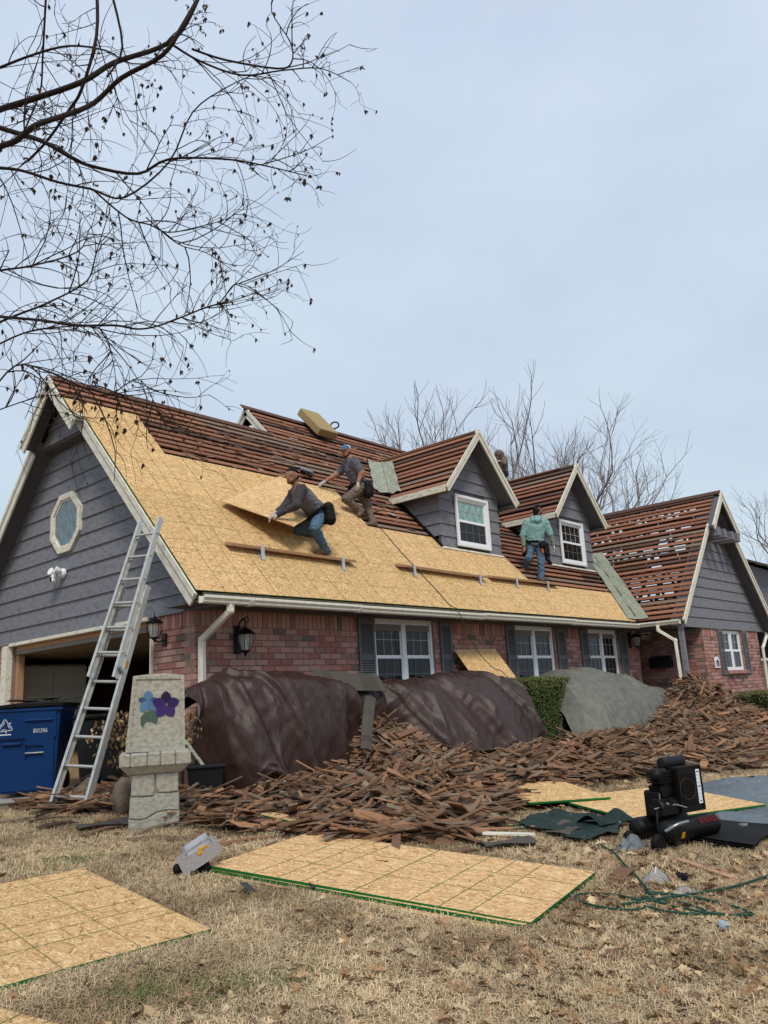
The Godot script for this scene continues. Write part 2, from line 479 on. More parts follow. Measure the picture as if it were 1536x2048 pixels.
# thin overcast: pale blue with soft cloud bands, the same all round
func sky_image() -> ImageTexture:
	var w := 1024; var h := 512
	var f := FastNoiseLite.new(); f.seed = 5; f.frequency = 0.9; f.fractal_octaves = 5; f.noise_type = FastNoiseLite.TYPE_SIMPLEX_SMOOTH
	var im := Image.create(w, h, false, Image.FORMAT_RGB8)
	for j in h:
		var el := (0.5 - (j + 0.5) / h) * PI
		for i in w:
			var az := TAU * (i + 0.5) / w
			var d := Vector3(cos(el) * sin(az), sin(el), cos(el) * cos(az))
			var c := Color(0.30, 0.29, 0.27)
			if el > -0.03:
				var hgt := maxf(d.y, 0.0)
				var p := Vector3(d.x, d.y * 2.6, d.z) * (1.5 / (0.55 + hgt))
				var n := f.get_noise_3dv(p) * 0.5 + 0.5
				var lo := Color(0.78, 0.862, 0.918); var hi := Color(0.795, 0.85, 0.928)
				c = lo.lerp(hi, clampf(hgt * 1.5 + (n - 0.5) * 0.5, 0, 1))
				c = c.lerp(Color(0.83, 0.89, 0.93), clampf(0.95 - hgt * 3.4, 0, 1) * 0.8)
				var q := clampf((n - 0.40) * 1.5, 0, 1)
				c = c.lerp(Color(0.745, 0.785, 0.875), q * 0.5)
				var n2 := f.get_noise_3dv(p * 2.7 + Vector3(9, 2, 4))
				c = c.lightened(0.05) if n2 > 0.9 else Color(c.r + n2 * 0.035, c.g + n2 * 0.030, c.b + n2 * 0.020)
			im.set_pixel(i, j, (c.srgb_to_linear() * 0.6).linear_to_srgb())
	return ImageTexture.create_from_image(im)

func build_ground() -> void:
	var g := []
	var zs := [200.0, 90.0, 40.0, 20.0]
	var z := 12.0
	while z > -8.0:
		zs.append(z); z -= 0.5
	zs.append_array([-9.0, -14.0, -30.0, -80.0, -200.0])
	var xs := [-200.0, -80.0, -30.0, -14.0]
	var x := -12.0
	while x < 20.0:
		xs.append(x); x += 0.5
	xs.append_array([22.0, 26.0, 40.0, 90.0, 220.0])
	for q in zs:
		var row := PackedVector3Array()
		for p in xs: row.append(Vector3(p, gy(p, q) + 0.012 * sin(p * 2.1) * sin(q * 1.7), q))
		g.append(row)
	var b := MB.new()
	b.sheet(g, 1.0)
	struct("lawn", b, M.ground, "dry winter lawn rising gently to the house")
	b = MB.new()
	b.hexa([Vector3(-9, gy(-9, -0.65) - 0.1, -0.65), Vector3(0, 0.42, -0.65), Vector3(0, 0.42, -5.4), Vector3(-9, gy(-9, -5.4) - 0.1, -5.4),
		Vector3(-9, gy(-9, -0.65) + 0.03, -0.65), Vector3(0, 0.70, -0.65), Vector3(0, 0.74, -5.4), Vector3(-9, gy(-9, -5.4) + 0.03, -5.4)])
	struct("driveway", b, M.driveway, "pale concrete driveway in front of the open garage")
# ---------------------------------------------------------------- the house
var house: Node3D
var brick_x := []
var brick_c := []
var brick_n := 0
const FX := Transform3D(Basis.IDENTITY, Vector3.ZERO)
func face_left(x: float) -> Transform3D:      # local x = world z, local z = out towards -x
	return Transform3D(Basis(Vector3(0, 0, 1), Vector3(0, 1, 0), Vector3(-1, 0, 0)), Vector3(x, 0, 0))
func face_front(z: float) -> Transform3D:
	return Transform3D(Basis.IDENTITY, Vector3(0, 0, z))

func brick_tint(k: int) -> Color:
	var base := [Color(0.47, 0.225, 0.185), Color(0.54, 0.30, 0.25), Color(0.40, 0.175, 0.145), Color(0.50, 0.30, 0.255), Color(0.20, 0.155, 0.14), Color(0.34, 0.22, 0.19), Color(0.55, 0.325, 0.27)]
	return base[k % base.size()]
var brick_meshes := []
var brick_plain: ArrayMesh
func brick_mesh() -> void:
	for k in 7:
		var b := MB.new(); b.col = brick_tint(k)
		b.cbox(Vector3(0, 0, -0.014), Vector3(0.193, 0.0685, 0.028), 0.004)
		brick_meshes.append(b.mesh(M.brick))
	var p := MB.new()
	p.cbox(Vector3(0, 0, -0.014), Vector3(0.193, 0.0685, 0.028), 0.004)
	brick_plain = p.mesh(M.brick)

func one_brick(at: Transform3D, single: bool) -> void:
	var k := rng.randi_range(0, 6)
	if k >= 4 and rng.randf() < 0.45: k = rng.randi_range(0, 3)
	at = at * Transform3D(Basis(Vector3(0, 0, 1), rf(-0.008, 0.008)), Vector3(0, 0, rf(-0.002, 0.004)))
	if single and brick_n < 300:
		brick_n += 1
		put("brick", brick_meshes[k], house, at)
	else:
		brick_x.append(at)
		brick_c.append(brick_tint(k) * rf(0.85, 1.12))

# bricks of a wall in its own plane; holes are Rect2 (u, y, w, h)
func brick_wall(xf: Transform3D, u0: float, u1: float, y0: float, y1: float, holes: Array, single: Callable) -> void:
	var ch := 0.0797; var ln := 0.203
	var ysold := y1 - 0.203
	var row := 0
	var y := ysold - ch
	while y > y0 - ch:
		var u := u0 - (ln * 0.5 if row % 2 else 0.0)
		while u < u1 - 0.02:
			var a := maxf(u, u0); var b := minf(u + ln, u1)
			for h in holes:
				if y + ch * 0.5 > h.position.y and y + ch * 0.5 < h.end.y:
					if a < h.end.x and b > h.position.x:
						if a >= h.position.x and b <= h.end.x: b = a
						elif a < h.position.x: b = h.position.x
						else: a = h.end.x
			if b - a > 0.03:
				var at := xf * Transform3D(Basis(Vector3((b - a - 0.01) / 0.193, 0, 0), Vector3(0, 1, 0), Vector3(0, 0, 1)), Vector3((a + b) * 0.5, y + ch * 0.5, 0))
				one_brick(at, single.call((a + b) * 0.5, y))
			u += ln
		y -= ch
		row += 1
	# soldier course
	var us := u0
	while us < u1 - 0.03:
		var mid := us + ch * 0.5
		var hit := false
		for h in holes:
			if mid > h.position.x and mid < h.end.x and ysold + 0.1 < h.end.y: hit = true
		if not hit and us + ch < u1 + 0.03:
			one_brick(xf * Transform3D(Basis(Vector3(0, 0, 1), PI / 2), Vector3(mid, ysold + 0.1, 0)), single.call(mid, ysold))
		us += ch

func mortar(b: MB, xf: Transform3D, u0: float, u1: float, y0: float, y1: float, holes: Array, thick := 0.2) -> void:
	b.xf = xf
	var us := [u0, u1]
	for h in holes: us.append(h.position.x); us.append(h.end.x)
	us.sort()
	for i in us.size() - 1:
		var a: float = us[i]; var c: float = us[i + 1]
		if c - a < 0.001: continue
		var segs := [[y0, y1]]
		for h in holes:
			if (a + c) * 0.5 > h.position.x and (a + c) * 0.5 < h.end.x:
				segs = [[y0, h.position.y]]
				if h.end.y < y1 - 0.01: segs.append([h.end.y, y1])
		for s in segs:
			var top: float = s[1] + (0.02 if s[1] >= y1 - 0.001 else 0.0)
			b.box(Vector3((a + c) * 0.5, (s[0] + top) * 0.5, -0.010 - thick * 0.5), Vector3(c - a, top - s[0], thick))
	b.xf = Transform3D.IDENTITY

func siding_row(xf: Transform3D, y0: float, y1: float, a0: float, b0: float, a1: float, b1: float) -> void:
	if b0 - a0 < 0.04: return
	var tilt := rf(-0.004, 0.004)
	# long rows are made of two or three boards
	var cuts := [0.0, 1.0]
	if b0 - a0 > 2.6: cuts = [0.0, rf(0.3, 0.7), 1.0]
	for i in cuts.size() - 1:
		var f: float = cuts[i]; var g: float = cuts[i + 1]
		var dy := rf(-0.004, 0.004)
		var m := MB.new(); m.xf = xf; m.uvo = Vector2(rf(0, 5), rf(0, 5)); m.col = Color.WHITE * rf(0.93, 1.05)
		var la0 := lerpf(a0, b0, f) + (0.0015 if i > 0 else 0.0); var lb0 := lerpf(a0, b0, g)
		var la1 := lerpf(a1, b1, 0.0 if i == 0 else (la0 - a1) / maxf(b1 - a1, 0.001)); var lb1 := lerpf(a1, b1, 1.0 if i == cuts.size() - 2 else (lb0 - a1) / maxf(b1 - a1, 0.001))
		la1 = clampf(la1, a1, b1); lb1 = clampf(lb1, a1, b1)
		var q := dy + tilt
		m.hexa([Vector3(la0, y0 + dy, 0.030), Vector3(lb0, y0 + q, 0.030), Vector3(lb0, y0 + q, 0.0), Vector3(la0, y0 + dy, 0.0),
			Vector3(la1, y1 + 0.012, 0.008), Vector3(lb1, y1 + 0.012, 0.008), Vector3(lb1, y1 + 0.012, 0.0), Vector3(la1, y1 + 0.012, 0.0)])
		part("siding_board", m, M.siding, house)

# a window in its wall: frame > sashes, panes, bars
func window(xf: Transform3D, w: float, h: float, units: int, cols: int, glass: String, trim := 0.0, frame_w := 0.05) -> void:
	var f := MB.new(); f.xf = xf
	var d := 0.05
	if trim > 0:   # flat casing round the frame
		for s in [-1, 1]:
			f.cbox(Vector3(s * (w * 0.5 - trim * 0.5), h * 0.5, 0.012), Vector3(trim, h, 0.045), 0.006)
			f.cbox(Vector3(0, h * 0.5 + s * (h * 0.5 - trim * 0.5), 0.010), Vector3(w - trim * 2 - 0.004, trim, 0.040), 0.006)
	var iw := w - trim * 2; var ih := h - trim * 2
	for s in [-1, 1]:
		f.box(Vector3(s * (iw * 0.5 - frame_w * 0.5), h * 0.5, -d * 0.5 + 0.004), Vector3(frame_w, ih - 0.002, d))
		f.box(Vector3(0, h * 0.5 + s * (ih * 0.5 - frame_w * 0.5), -d * 0.5 + 0.001), Vector3(iw - frame_w * 2, frame_w, d))
	var gw := iw - frame_w * 2
	var uw := gw
	if units == 2:
		uw = (gw - 0.095) * 0.5
		f.box(Vector3(0, h * 0.5, -d * 0.5 + 0.006), Vector3(0.095, ih - frame_w * 2, d))
	var fr := part("window", f, M.white, house)
	for u in units:
		var cx := 0.0
		if units == 2: cx = (uw + 0.095) * 0.5 * (1 if u == 1 else -1)
		for lv in 2:   # lower and upper sash
			var sh := (ih - frame_w * 2) * 0.5
			var cy := h * 0.5 + sh * (0.5 if lv == 1 else -0.5)
			var z := -0.030 if lv == 1 else -0.016
			var sb := MB.new(); sb.xf = xf
			var sw := 0.024
			for s in [-1, 1]:
				sb.box(Vector3(cx + s * (uw * 0.5 - sw * 0.5), cy, z), Vector3(sw, sh - 0.002, 0.026))
			var rail := 0.026
			sb.box(Vector3(cx, cy + sh * 0.5 - rail * 0.5, z + 0.001), Vector3(uw - sw * 2, rail, 0.026))
			sb.box(Vector3(cx, cy - sh * 0.5 + rail * 0.5, z + 0.001), Vector3(uw - sw * 2, rail, 0.026))
			part("sash", sb, M.white, fr)
			var pb := MB.new(); pb.xf = xf
			var x0 := cx - uw * 0.5 + sw; var x1 := cx + uw * 0.5 - sw; var yb := cy - sh * 0.5 + rail; var yt := cy + sh * 0.5 - rail
			pb.uvo = Vector2(rf(0, 3), rf(0, 3))
			pb.quad(Vector3(x0, yb, z - 0.004), Vector3(x1, yb, z - 0.004), Vector3(x1, yt, z - 0.004), Vector3(x0, yt, z - 0.004))
			part("pane", pb, M["pane" if (glass == "pane_curtain" and lv == 0) else glass], fr)
			var mb := MB.new(); mb.xf = xf
			for k in range(1, cols):
				mb.box(Vector3(lerpf(x0, x1, float(k) / cols), cy, z), Vector3(0.009, yt - yb, 0.006))
			for k in cols:
				mb.box(Vector3(lerpf(x0, x1, (k + 0.5) / cols), cy, z + 0.0005), Vector3((x1 - x0) / cols - 0.009, 0.009, 0.006))
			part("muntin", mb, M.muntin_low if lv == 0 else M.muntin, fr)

func shutter(xf: Transform3D, w: float, h: float) -> void:
	var f := MB.new(); f.xf = xf
	var sw := 0.045
	for s in [-1, 1]:
		f.cbox(Vector3(s * (w * 0.5 - sw * 0.5), h * 0.5, 0.02), Vector3(sw, h, 0.034), 0.004)
	for y in [0.04, h * 0.52, h - 0.04]:
		f.box(Vector3(0, y, 0.019), Vector3(w - sw * 2 - 0.002, 0.085, 0.03))
	f.box(Vector3(0, h * 0.5, 0.006), Vector3(w - sw * 2, h, 0.006))
	var o := part("shutter", f, M.shutter, house)
	var l := MB.new(); l.xf = xf
	for g in [[0.085, h * 0.52 - 0.045], [h * 0.52 + 0.045, h - 0.085]]:
		var y: float = g[0] + 0.014
		while y < g[1]:
			l.bx(Vector3(0, y, 0.02), Vector3(w - sw * 2, 0.030, 0.007), Basis(Vector3.RIGHT, -0.7))
			y += 0.031
	tag(part("louver_slats", l, M.shutter, o), "", "", "", "stuff")

# one roof board lying on a plane; o = its lower left corner, dir = along it, up = up the slope
func roof_board(o: Vector3, dir: Vector3, up: Vector3, len: float, called := "roof_board", wd := 0.089) -> void:
	var n := dir.cross(up)
	var m := MB.new()
	m.uvo = Vector2(rf(0, 9), rf(0, 9))
	var t := rf(0.0, 1.0)
	var base := Color(0.275, 0.118, 0.072).lerp(Color(0.46, 0.22, 0.135), t)
	if rng.randf() < 0.16: base = Color(0.15, 0.085, 0.065)
	if rng.randf() < 0.10: base = Color(0.30, 0.21, 0.155)
	m.col = base
	m.xf = Transform3D(Basis(dir, up, n), o + up * rf(-0.016, 0.016) + n * rf(-0.003, 0.008))
	var e := rf(-0.004, 0.004)
	m.hexa([Vector3(0, 0, 0.0), Vector3(len, e, 0.0), Vector3(len, e, -0.02), Vector3(0, 0, -0.02), Vector3(0, wd, 0.0), Vector3(len, wd + e, 0.0), Vector3(len, wd + e, -0.02), Vector3(0, wd, -0.02)])
	part(called, m, M.board, house)

func board_run(row_at: Callable, dir: Vector3, up: Vector3, a: float, b: float) -> void:
	var p := a
	while p < b - 0.05:
		var l := rf(2.2, 4.2)
		if b - p - l < 0.6: l = b - p
		roof_board(row_at.call(p), dir, up, l - 0.006)
		p += l

func osb_sheet(parent: Node, xf: Transform3D, w: float, h: float, called := "osb_sheet", lines := true, thick := 0.0115, green := true, off := 0.0) -> MeshInstance3D:
	# local x = the long way, y = the short way, z = out of the face
	var mesh := ArrayMesh.new()
	var f := MB.new()
	f.col = Color.WHITE * rf(0.90, 1.07) * Color(1, rf(0.975, 1.0), rf(0.94, 1.02)); f.uvo = Vector2(rf(0, 7), rf(0, 7))
	f.quad(Vector3(0, 0, 0), Vector3(w, 0, 0), Vector3(w, h, 0), Vector3(0, h, 0))
	f.quad(Vector3(0, h, -thick), Vector3(w, h, -thick), Vector3(w, 0, -thick), Vector3(0, 0, -thick))
	f.add_to(mesh, M.osb)
	var e := MB.new()
	e.quad(Vector3(0, 0, -thick), Vector3(w, 0, -thick), Vector3(w, 0, 0), Vector3(0, 0, 0))
	e.quad(Vector3(w, h, -thick), Vector3(0, h, -thick), Vector3(0, h, 0), Vector3(w, h, 0))
	e.quad(Vector3(w, 0, -thick), Vector3(w, h, -thick), Vector3(w, h, 0), Vector3(w, 0, 0))
	e.quad(Vector3(0, h, -thick), Vector3(0, 0, -thick), Vector3(0, 0, 0), Vector3(0, h, 0))
	e.add_to(mesh, M.osb_edge if green else M.osb)
	if lines:
		var g := MB.new()
		for x in [0.4064, 0.6096, 0.8128, 1.2192, 1.6256, 1.8288, 2.032]:
			var q: float = x + off
			if q > 0.03 and q < w - 0.03:
				var lw := 0.0036 if absf(x - 1.2192) > 0.01 else 0.005
				g.quad(Vector3(q - lw, 0.003, 0.0009), Vector3(q + lw, 0.003, 0.0009), Vector3(q + lw, h - 0.003, 0.0009), Vector3(q - lw, h - 0.003, 0.0009))
		if lines and h > 1.0:
			for y in [0.4064, 0.8128]:
				g.quad(Vector3(0.003, y - 0.002, 0.0013), Vector3(w - 0.003, y - 0.002, 0.0013), Vector3(w - 0.003, y + 0.002, 0.0013), Vector3(0.003, y + 0.002, 0.0013))
		g.add_to(mesh, M.green_line)
	return put(called, mesh, parent, xf)

func profile_x(b: MB, poly: PackedVector2Array, x0: float, x1: float) -> void:   # outline in (z, y) drawn out along x
	b.xf = Transform3D(Basis(Vector3(0, 0, 1), Vector3(0, 1, 0), Vector3(-1, 0, 0)), Vector3.ZERO)
	b.prism(poly, -x1, -x0)
	b.xf = Transform3D.IDENTITY

func build_house() -> void:
	house = thing("house", "red brick house with grey gables, its steep roof stripped and half covered in new boards", "house")
	brick_mesh()
	# ---- masonry
	var w1 := Rect2(3.15, 1.55, 1.39, 1.14); var w2 := Rect2(6.91, 1.55, 1.35, 1.14); var w3 := Rect2(9.61, 1.55, 1.31, 1.14)
	var wr := Rect2(13.87, 1.72, 1.22, 0.93)
	var b := MB.new()
	mortar(b, FX, 0.0, 11.95, 0.3, Y0, [w1, w2, w3])
	part("front_wall", b, M.mortar, house)
	b = MB.new()
	mortar(b, face_left(0.0), -0.9, -0.012, 0.3, Y0, [])
	part("garage_wall", b, M.mortar, house)
	b = MB.new()
	mortar(b, face_left(0.0), -6.6, -4.97, 0.3, Y0, [])
	part("garage_wall", b, M.mortar, house)
	b = MB.new()
	mortar(b, face_front(1.2), 12.7, 16.4, 0.2, Y0, [wr])
	part("wing_front_wall", b, M.mortar, house)
	b = MB.new()
	mortar(b, face_left(12.7), -1.6, 1.188, 0.2, Y0, [])
	mortar(b, Transform3D(Basis(Vector3(0, 0, -1), Vector3(0, 1, 0), Vector3(1, 0, 0)), Vector3(11.95, 0, 0)), 0.012, 1.6, 0.2, Y0, [])
	mortar(b, face_front(-1.6), 11.95, 12.7, 0.2, Y0, [])
	part("porch_wall", b, M.mortar, house)
	brick_wall(face_left(0.0), -0.9, 0.0, 1.2, Y0, [], func(_u, y): return y > 1.45)
	brick_wall(FX, 0.0, 11.95, 1.0, Y0, [w1, w2, w3], func(u, y): return (u < 3.15 and y > 1.72) or (u > 4.9 and u < 5.6 and y > 2.0))
	brick_wall(face_left(0.0), -6.6, -5.15, 1.2, Y0, [], func(_u, _y): return false)
	brick_wall(face_front(1.2), 12.7, 16.4, 0.5, Y0, [wr], func(_u, _y): return false)
	brick_wall(face_left(12.7), -1.6, 1.2, 0.8, Y0, [], func(_u, _y): return false)
	crowd("bricks", brick_plain, brick_x, brick_c, house)
	# brick sill under the wing window
	b = MB.new()
	for k in 16:
		b.col = brick_tint(rng.randi_range(0, 3))
		b.cbox(Vector3(13.83 + k * 0.0815 + 0.04, 1.672, 1.225), Vector3(0.072, 0.075, 0.13), 0.004)
	part("window_sill", b, M.brick, house)
	# ---- windows and shutters of the front
	for q in [[w1, "pane"], [w2, "pane"], [w3, "pane"]]:
		var r: Rect2 = q[0]
		window(Transform3D(Basis.IDENTITY, Vector3(r.get_center().x, r.position.y, -0.035)), r.size.x, r.size.y, 2, 3, q[1], 0.0, 0.055)
	window(Transform3D(Basis.IDENTITY, Vector3(wr.get_center().x, wr.position.y, 1.17)), wr.size.x, wr.size.y, 2, 2, "pane", 0.0, 0.05)
	for q in [[2.95, 0.34], [4.83, 0.30], [6.73, 0.30], [8.5, 0.33], [9.43, 0.31], [11.15, 0.33]]:
		shutter(Transform3D(Basis.IDENTITY, Vector3(q[0], 1.5, 0.0)), q[1], 1.17)
	for q in [[13.70, 0.28], [15.32, 0.28]]:
		shutter(Transform3D(Basis.IDENTITY, Vector3(q[0], 1.62, 1.2)), q[1], 1.05)
	# ---- garage door opening and inside
	b = MB.new()
	b.cbox(Vector3(-0.01, 1.6, -5.06), Vector3(0.16, 2.1, 0.17), 0.006)
	b.cbox(Vector3(-0.01, 2.66, -2.98), Vector3(0.10, 0.05, 4.0), 0.006)
	b.cbox(Vector3(-0.006, 1.6, -0.915), Vector3(0.06, 2.1, 0.03), 0.004)
	part("door_jamb", b, M.trim, house)
	b = MB.new()
	b.box(Vector3(0.12, 1.6, -4.93), Vector3(0.10, 2.05, 0.08))
	b.box(Vector3(0.10, 2.60, -2.95), Vector3(0.12, 0.06, 3.9))
	part("door_jamb", b, M.lumber, house).set_meta("label", "bare brown wood strip inside the garage opening")
	b = MB.new()
	b.box(Vector3(3.1, 0.45, -3.3), Vector3(6.0, 0.1, 6.4)); part("garage_floor", b, M.driveway, house)
	b = MB.new()
	b.box(Vector3(6.2, 1.6, -3.4), Vector3(0.1, 2.4, 6.3)); b.box(Vector3(3.1, 1.6, -6.5), Vector3(6.2, 2.4, 0.1)); b.box(Vector3(3.1, 1.6, -0.26), Vector3(6.2, 2.2, 0.05))
	part("garage_lining", b, M.brown_wall, house)
	b = MB.new()
	b.box(Vector3(6.13, 0.95, -3.2), Vector3(0.03, 0.9, 6.2)); part("wainscot", b, M.interior, house)
	b = MB.new()
	b.box(Vector3(8.2, 2.56, -3.4), Vector3(16.3, 0.1, 6.7)); b.box(Vector3(14.5, 2.62, 0.5), Vector3(3.7, 0.1, 1.2)); part("ceiling", b, M.interior, house)
	b = MB.new()
	b.box(Vector3(8.2, 1.6, -6.85), Vector3(16.4, 2.2, 0.2)); b.box(Vector3(16.3, 1.5, -2.8), Vector3(0.2, 2.3, 7.9)); part("back_wall", b, M.mortar, house)
	# rooms behind the front windows
	b = MB.new()
	b.box(Vector3(9.1, 1.6, -2.2), Vector3(5.6, 2.2, 0.1)); part("room_wall", b, M.interior, house)
	# ---- left gable
	b = MB.new()
	b.xf = face_left(0.0)
	b.prism(PackedVector2Array([Vector2(-6.6, 2.67), Vector2(0.45, 2.67), Vector2(0.42, 2.74), Vector2(-3.078, 6.40), Vector2(-6.57, 2.74)]), -0.12, -0.001)
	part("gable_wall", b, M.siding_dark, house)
	var zr := func(y: float) -> float: return (3.298 - 0.13 - y) / 1.05
	var y := 2.672
	var dy := 0.236
	while y < 5.5:
		var t := minf(y + dy, 5.6)
		siding_row(face_left(0.0), y, t, -6.156 - zr.call(y), zr.call(y), -6.156 - zr.call(t), zr.call(t))
		y += dy
	# projecting peak
	y = 5.60
	while y < 6.3:
		var t := minf(y + dy, 6.38)
		siding_row(face_left(-0.17), y, t, -6.156 - zr.call(y), zr.call(y), -6.156 - zr.call(t), zr.call(t))
		y += dy
	b = MB.new()
	b.xf = face_left(-0.17)
	b.prism(PackedVector2Array([Vector2(-6.156 - zr.call(5.6), 5.57), Vector2(zr.call(5.6), 5.57), Vector2(-3.078, 6.38)]), -0.17, -0.001)
	part("peak_box", b, M.siding_dark, house)
	rake(Vector3(-0.30, 2.80, 0.474), Vector3(-0.30, 5.74, -2.326), 0.17, -1)
	rake(Vector3(-0.30, 2.80, -6.63), Vector3(-0.30, 5.62, -3.944), 0.17, -1)
	rake(Vector3(-0.47, 5.62, -2.211), Vector3(-0.47, 6.53, -3.0781), 0.17, -1)
	rake(Vector3(-0.47, 5.62, -3.944), Vector3(-0.47, 6.53, -3.0779), 0.17, -1)
	b = MB.new()   # short returns where the peak steps out
	b.bar(Vector3(-0.325, 5.66, -2.29), Vector3(-0.45, 5.66, -2.29), 0.10, 0.12, RN)
	part("rake_return", b, M.trim, house)
	b = MB.new()
	for s in [1.0, -1.0]:
		var n1 := Vector3(0, 0.6897, 0.7241 * s)
		var a := Vector3(-0.455, 5.62, -3.078 + s * 0.867); var c := Vector3(-0.455, 6.53, -3.078)
		var w := Vector3(0.2, 0, 0); var k1 := -n1 * 0.035; var k2 := -n1 * 0.06
		if s > 0: b.hexa([a + k2, a + w + k2, c + w + k2, c + k2, a + k1, a + w + k1, c + w + k1, c + k1])
		else: b.hexa([c + k2, c + w + k2, a + w + k2, a + k2, c + k1, c + w + k1, a + w + k1, a + k1])
	part("peak_deck", b, M.siding_dark, house)
	osb_sheet(house, Transform3D(Basis(Vector3.RIGHT, RU, RN), RP(-0.46, 5.64, 0.0125)), 0.158, 0.56, "osb_sheet", false)
	# soffits under the rake
	b = MB.new()
	for s in [[0.474, -3.078], [-6.63, -3.078]]:
		var e := Vector3(-0.285, 2.80, s[0]); var a := Vector3(-0.285, 6.5, s[1])
		var nn := (a - e).cross(Vector3.RIGHT).normalized()
		if nn.y > 0: nn = -nn
		var p := nn * 0.085
		b.hexa([e + p * 1.1, e + p * 1.1 + Vector3(0.285, 0, 0), a + p * 1.1 + Vector3(0.285, 0, 0), a + p * 1.1, e + p, e + p + Vector3(0.285, 0, 0), a + p + Vector3(0.285, 0, 0), a + p])
	part("soffit", b, M.siding_dark, house)
	b = MB.new()
	b.box(Vector3(5.35, 2.712, 0.13), Vector3(11.25, 0.02, 0.64)); b.box(Vector3(11.85, 2.70, 0.6), Vector3(1.7, 0.02, 1.15)); b.box(Vector3(12.3, 2.70, -0.8), Vector3(0.75, 0.02, 1.6))
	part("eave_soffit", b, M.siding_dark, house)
	b = MB.new()
	b.box(Vector3(5.4, 2.755, 0.44), Vector3(11.2, 0.13, 0.025)); part("fascia", b, M.fascia_wood, house)
	# octagonal window
	var oc := PackedVector2Array(); var oi := PackedVector2Array(); var og := PackedVector2Array()
	for k in 8:
		var an := PI / 8 + k * PI / 4
		oc.append(Vector2(-3.24 + cos(an) * 0.49, 4.345 + sin(an) * 0.49)); oi.append(Vector2(-3.24 + cos(an) * 0.40, 4.345 + sin(an) * 0.40)); og.append(Vector2(-3.24 + cos(an) * 0.365, 4.345 + sin(an) * 0.365))
	b = MB.new(); b.xf = face_left(0.0)
	for k in 8:
		var k2 := (k + 1) % 8
		b.prism(PackedVector2Array([oi[k], oc[k], oc[k2], oi[k2]]), 0.0, 0.065)
		b.prism(PackedVector2Array([og[k], oi[k], oi[k2], og[k2]]), 0.0, 0.045)
	var ow := part("octagon_window", b, M.trim, house)
	b = MB.new(); b.xf = face_left(0.0)
	b.prism(og, 0.0, 0.036); part("pane", b, M.pane_frosted, ow)
	# ---- main roof: deck under everything, boards on the stripped part, new sheets below
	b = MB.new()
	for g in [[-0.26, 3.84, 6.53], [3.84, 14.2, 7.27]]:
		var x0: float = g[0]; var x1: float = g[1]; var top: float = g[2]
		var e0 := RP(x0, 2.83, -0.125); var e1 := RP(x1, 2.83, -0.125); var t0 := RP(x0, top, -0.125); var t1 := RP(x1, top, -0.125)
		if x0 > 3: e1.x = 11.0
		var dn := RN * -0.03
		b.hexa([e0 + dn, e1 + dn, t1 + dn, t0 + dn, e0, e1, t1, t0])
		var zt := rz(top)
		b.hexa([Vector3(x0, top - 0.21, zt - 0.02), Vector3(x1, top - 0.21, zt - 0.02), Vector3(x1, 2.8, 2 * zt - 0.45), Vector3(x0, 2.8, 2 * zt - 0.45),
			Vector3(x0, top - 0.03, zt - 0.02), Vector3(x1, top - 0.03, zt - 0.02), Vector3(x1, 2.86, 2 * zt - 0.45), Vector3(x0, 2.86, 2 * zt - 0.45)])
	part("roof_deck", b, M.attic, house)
	b = MB.new()
	var x := 0.2
	while x < 13.6:
		var lo := 2.86; var hi := 6.5 if x < 3.84 else 7.22
		if x > 11.0: lo = 2.8 + 1.05 * (x - 10.95)
		if hi > lo: b.bar(RP(x, lo, -0.068), RP(x, hi, -0.068), 0.038, 0.09, RN)
		x += 0.41
	part("rafters", b, M.dark_wood, house).set_meta("kind", "stuff")
	y = 3.62
	while y < 7.22:
		var spans := []
		var xv := 10.95 + (y - 2.8) / 1.05
		var left := -0.44 if y > 6.03 else (0.74 if y > 5.20 else (4.27 if y > 4.40 else 8.07))
		if y > 6.5: left = 3.86
		var right := minf(xv - 0.04, 13.9)
		if y > 4.38 or y > 3.58:
			if y < 4.40:
				spans.append([left, right])
			else:
				spans.append([left, right])
		for s in spans:
			var yy := y
			board_run(func(p): return RP(p, yy, 0.0), Vector3.RIGHT, RU, s[0], s[1])
		y += 0.1195
	# ridge boards
	b = MB.new(); b.col = Color(0.16, 0.085, 0.062)
	b.bar(RP(-0.46, 6.50, 0.012), RP(3.86, 6.50, 0.012), 0.13, 0.018, RN)
	b.bar(RP(3.7, 7.24, 0.012), RP(13.9, 7.24, 0.012), 0.13, 0.018, RN)
	part("ridge_board", b, M.board, house)
	# scraps of old shakes and paper left between the boards
	var sx := []; var sc := []
	for i in 520:
		var yy := rf(4.5, 7.1); var xx := rf(0.8, 9.8)
		if yy < 5.25 and xx < 4.4: continue
		if yy < 5.9 and xx > 5.8: continue
		if yy > 6.4 and xx < 4.0: continue
		sx.append(Transform3D(Basis(Vector3.RIGHT, RU, RN.normalized()) * Basis(Vector3(0, 0, 1), rf(-0.5, 0.5)) * Basis(Vector3(1, 0, 0), rf(-0.35, 0.2)) * Basis.from_scale(Vector3(rf(0.5, 1.6), rf(0.5, 1.4), 1)), RP(xx, yy, rf(-0.02, 0.02))))
		sc.append(Color(0.62, 0.60, 0.55) if rng.randf() < 0.06 else Color(0.25, 0.15, 0.10) * rf(0.5, 1.5))
	b = MB.new(); b.box(Vector3.ZERO, Vector3(0.16, 0.05, 0.006))
	crowd("shake_scraps", b.mesh(M.shake), sx, sc, house)
	# new sheets: rows of heights, each broken every 2.44 m
	var rows := [[2.832, 3.56, -0.30, 1.3], [3.563, 4.395, -0.30, 2.44], [4.398, 5.215, -0.30, 1.65], [5.218, 6.05, -0.30, 2.44]]
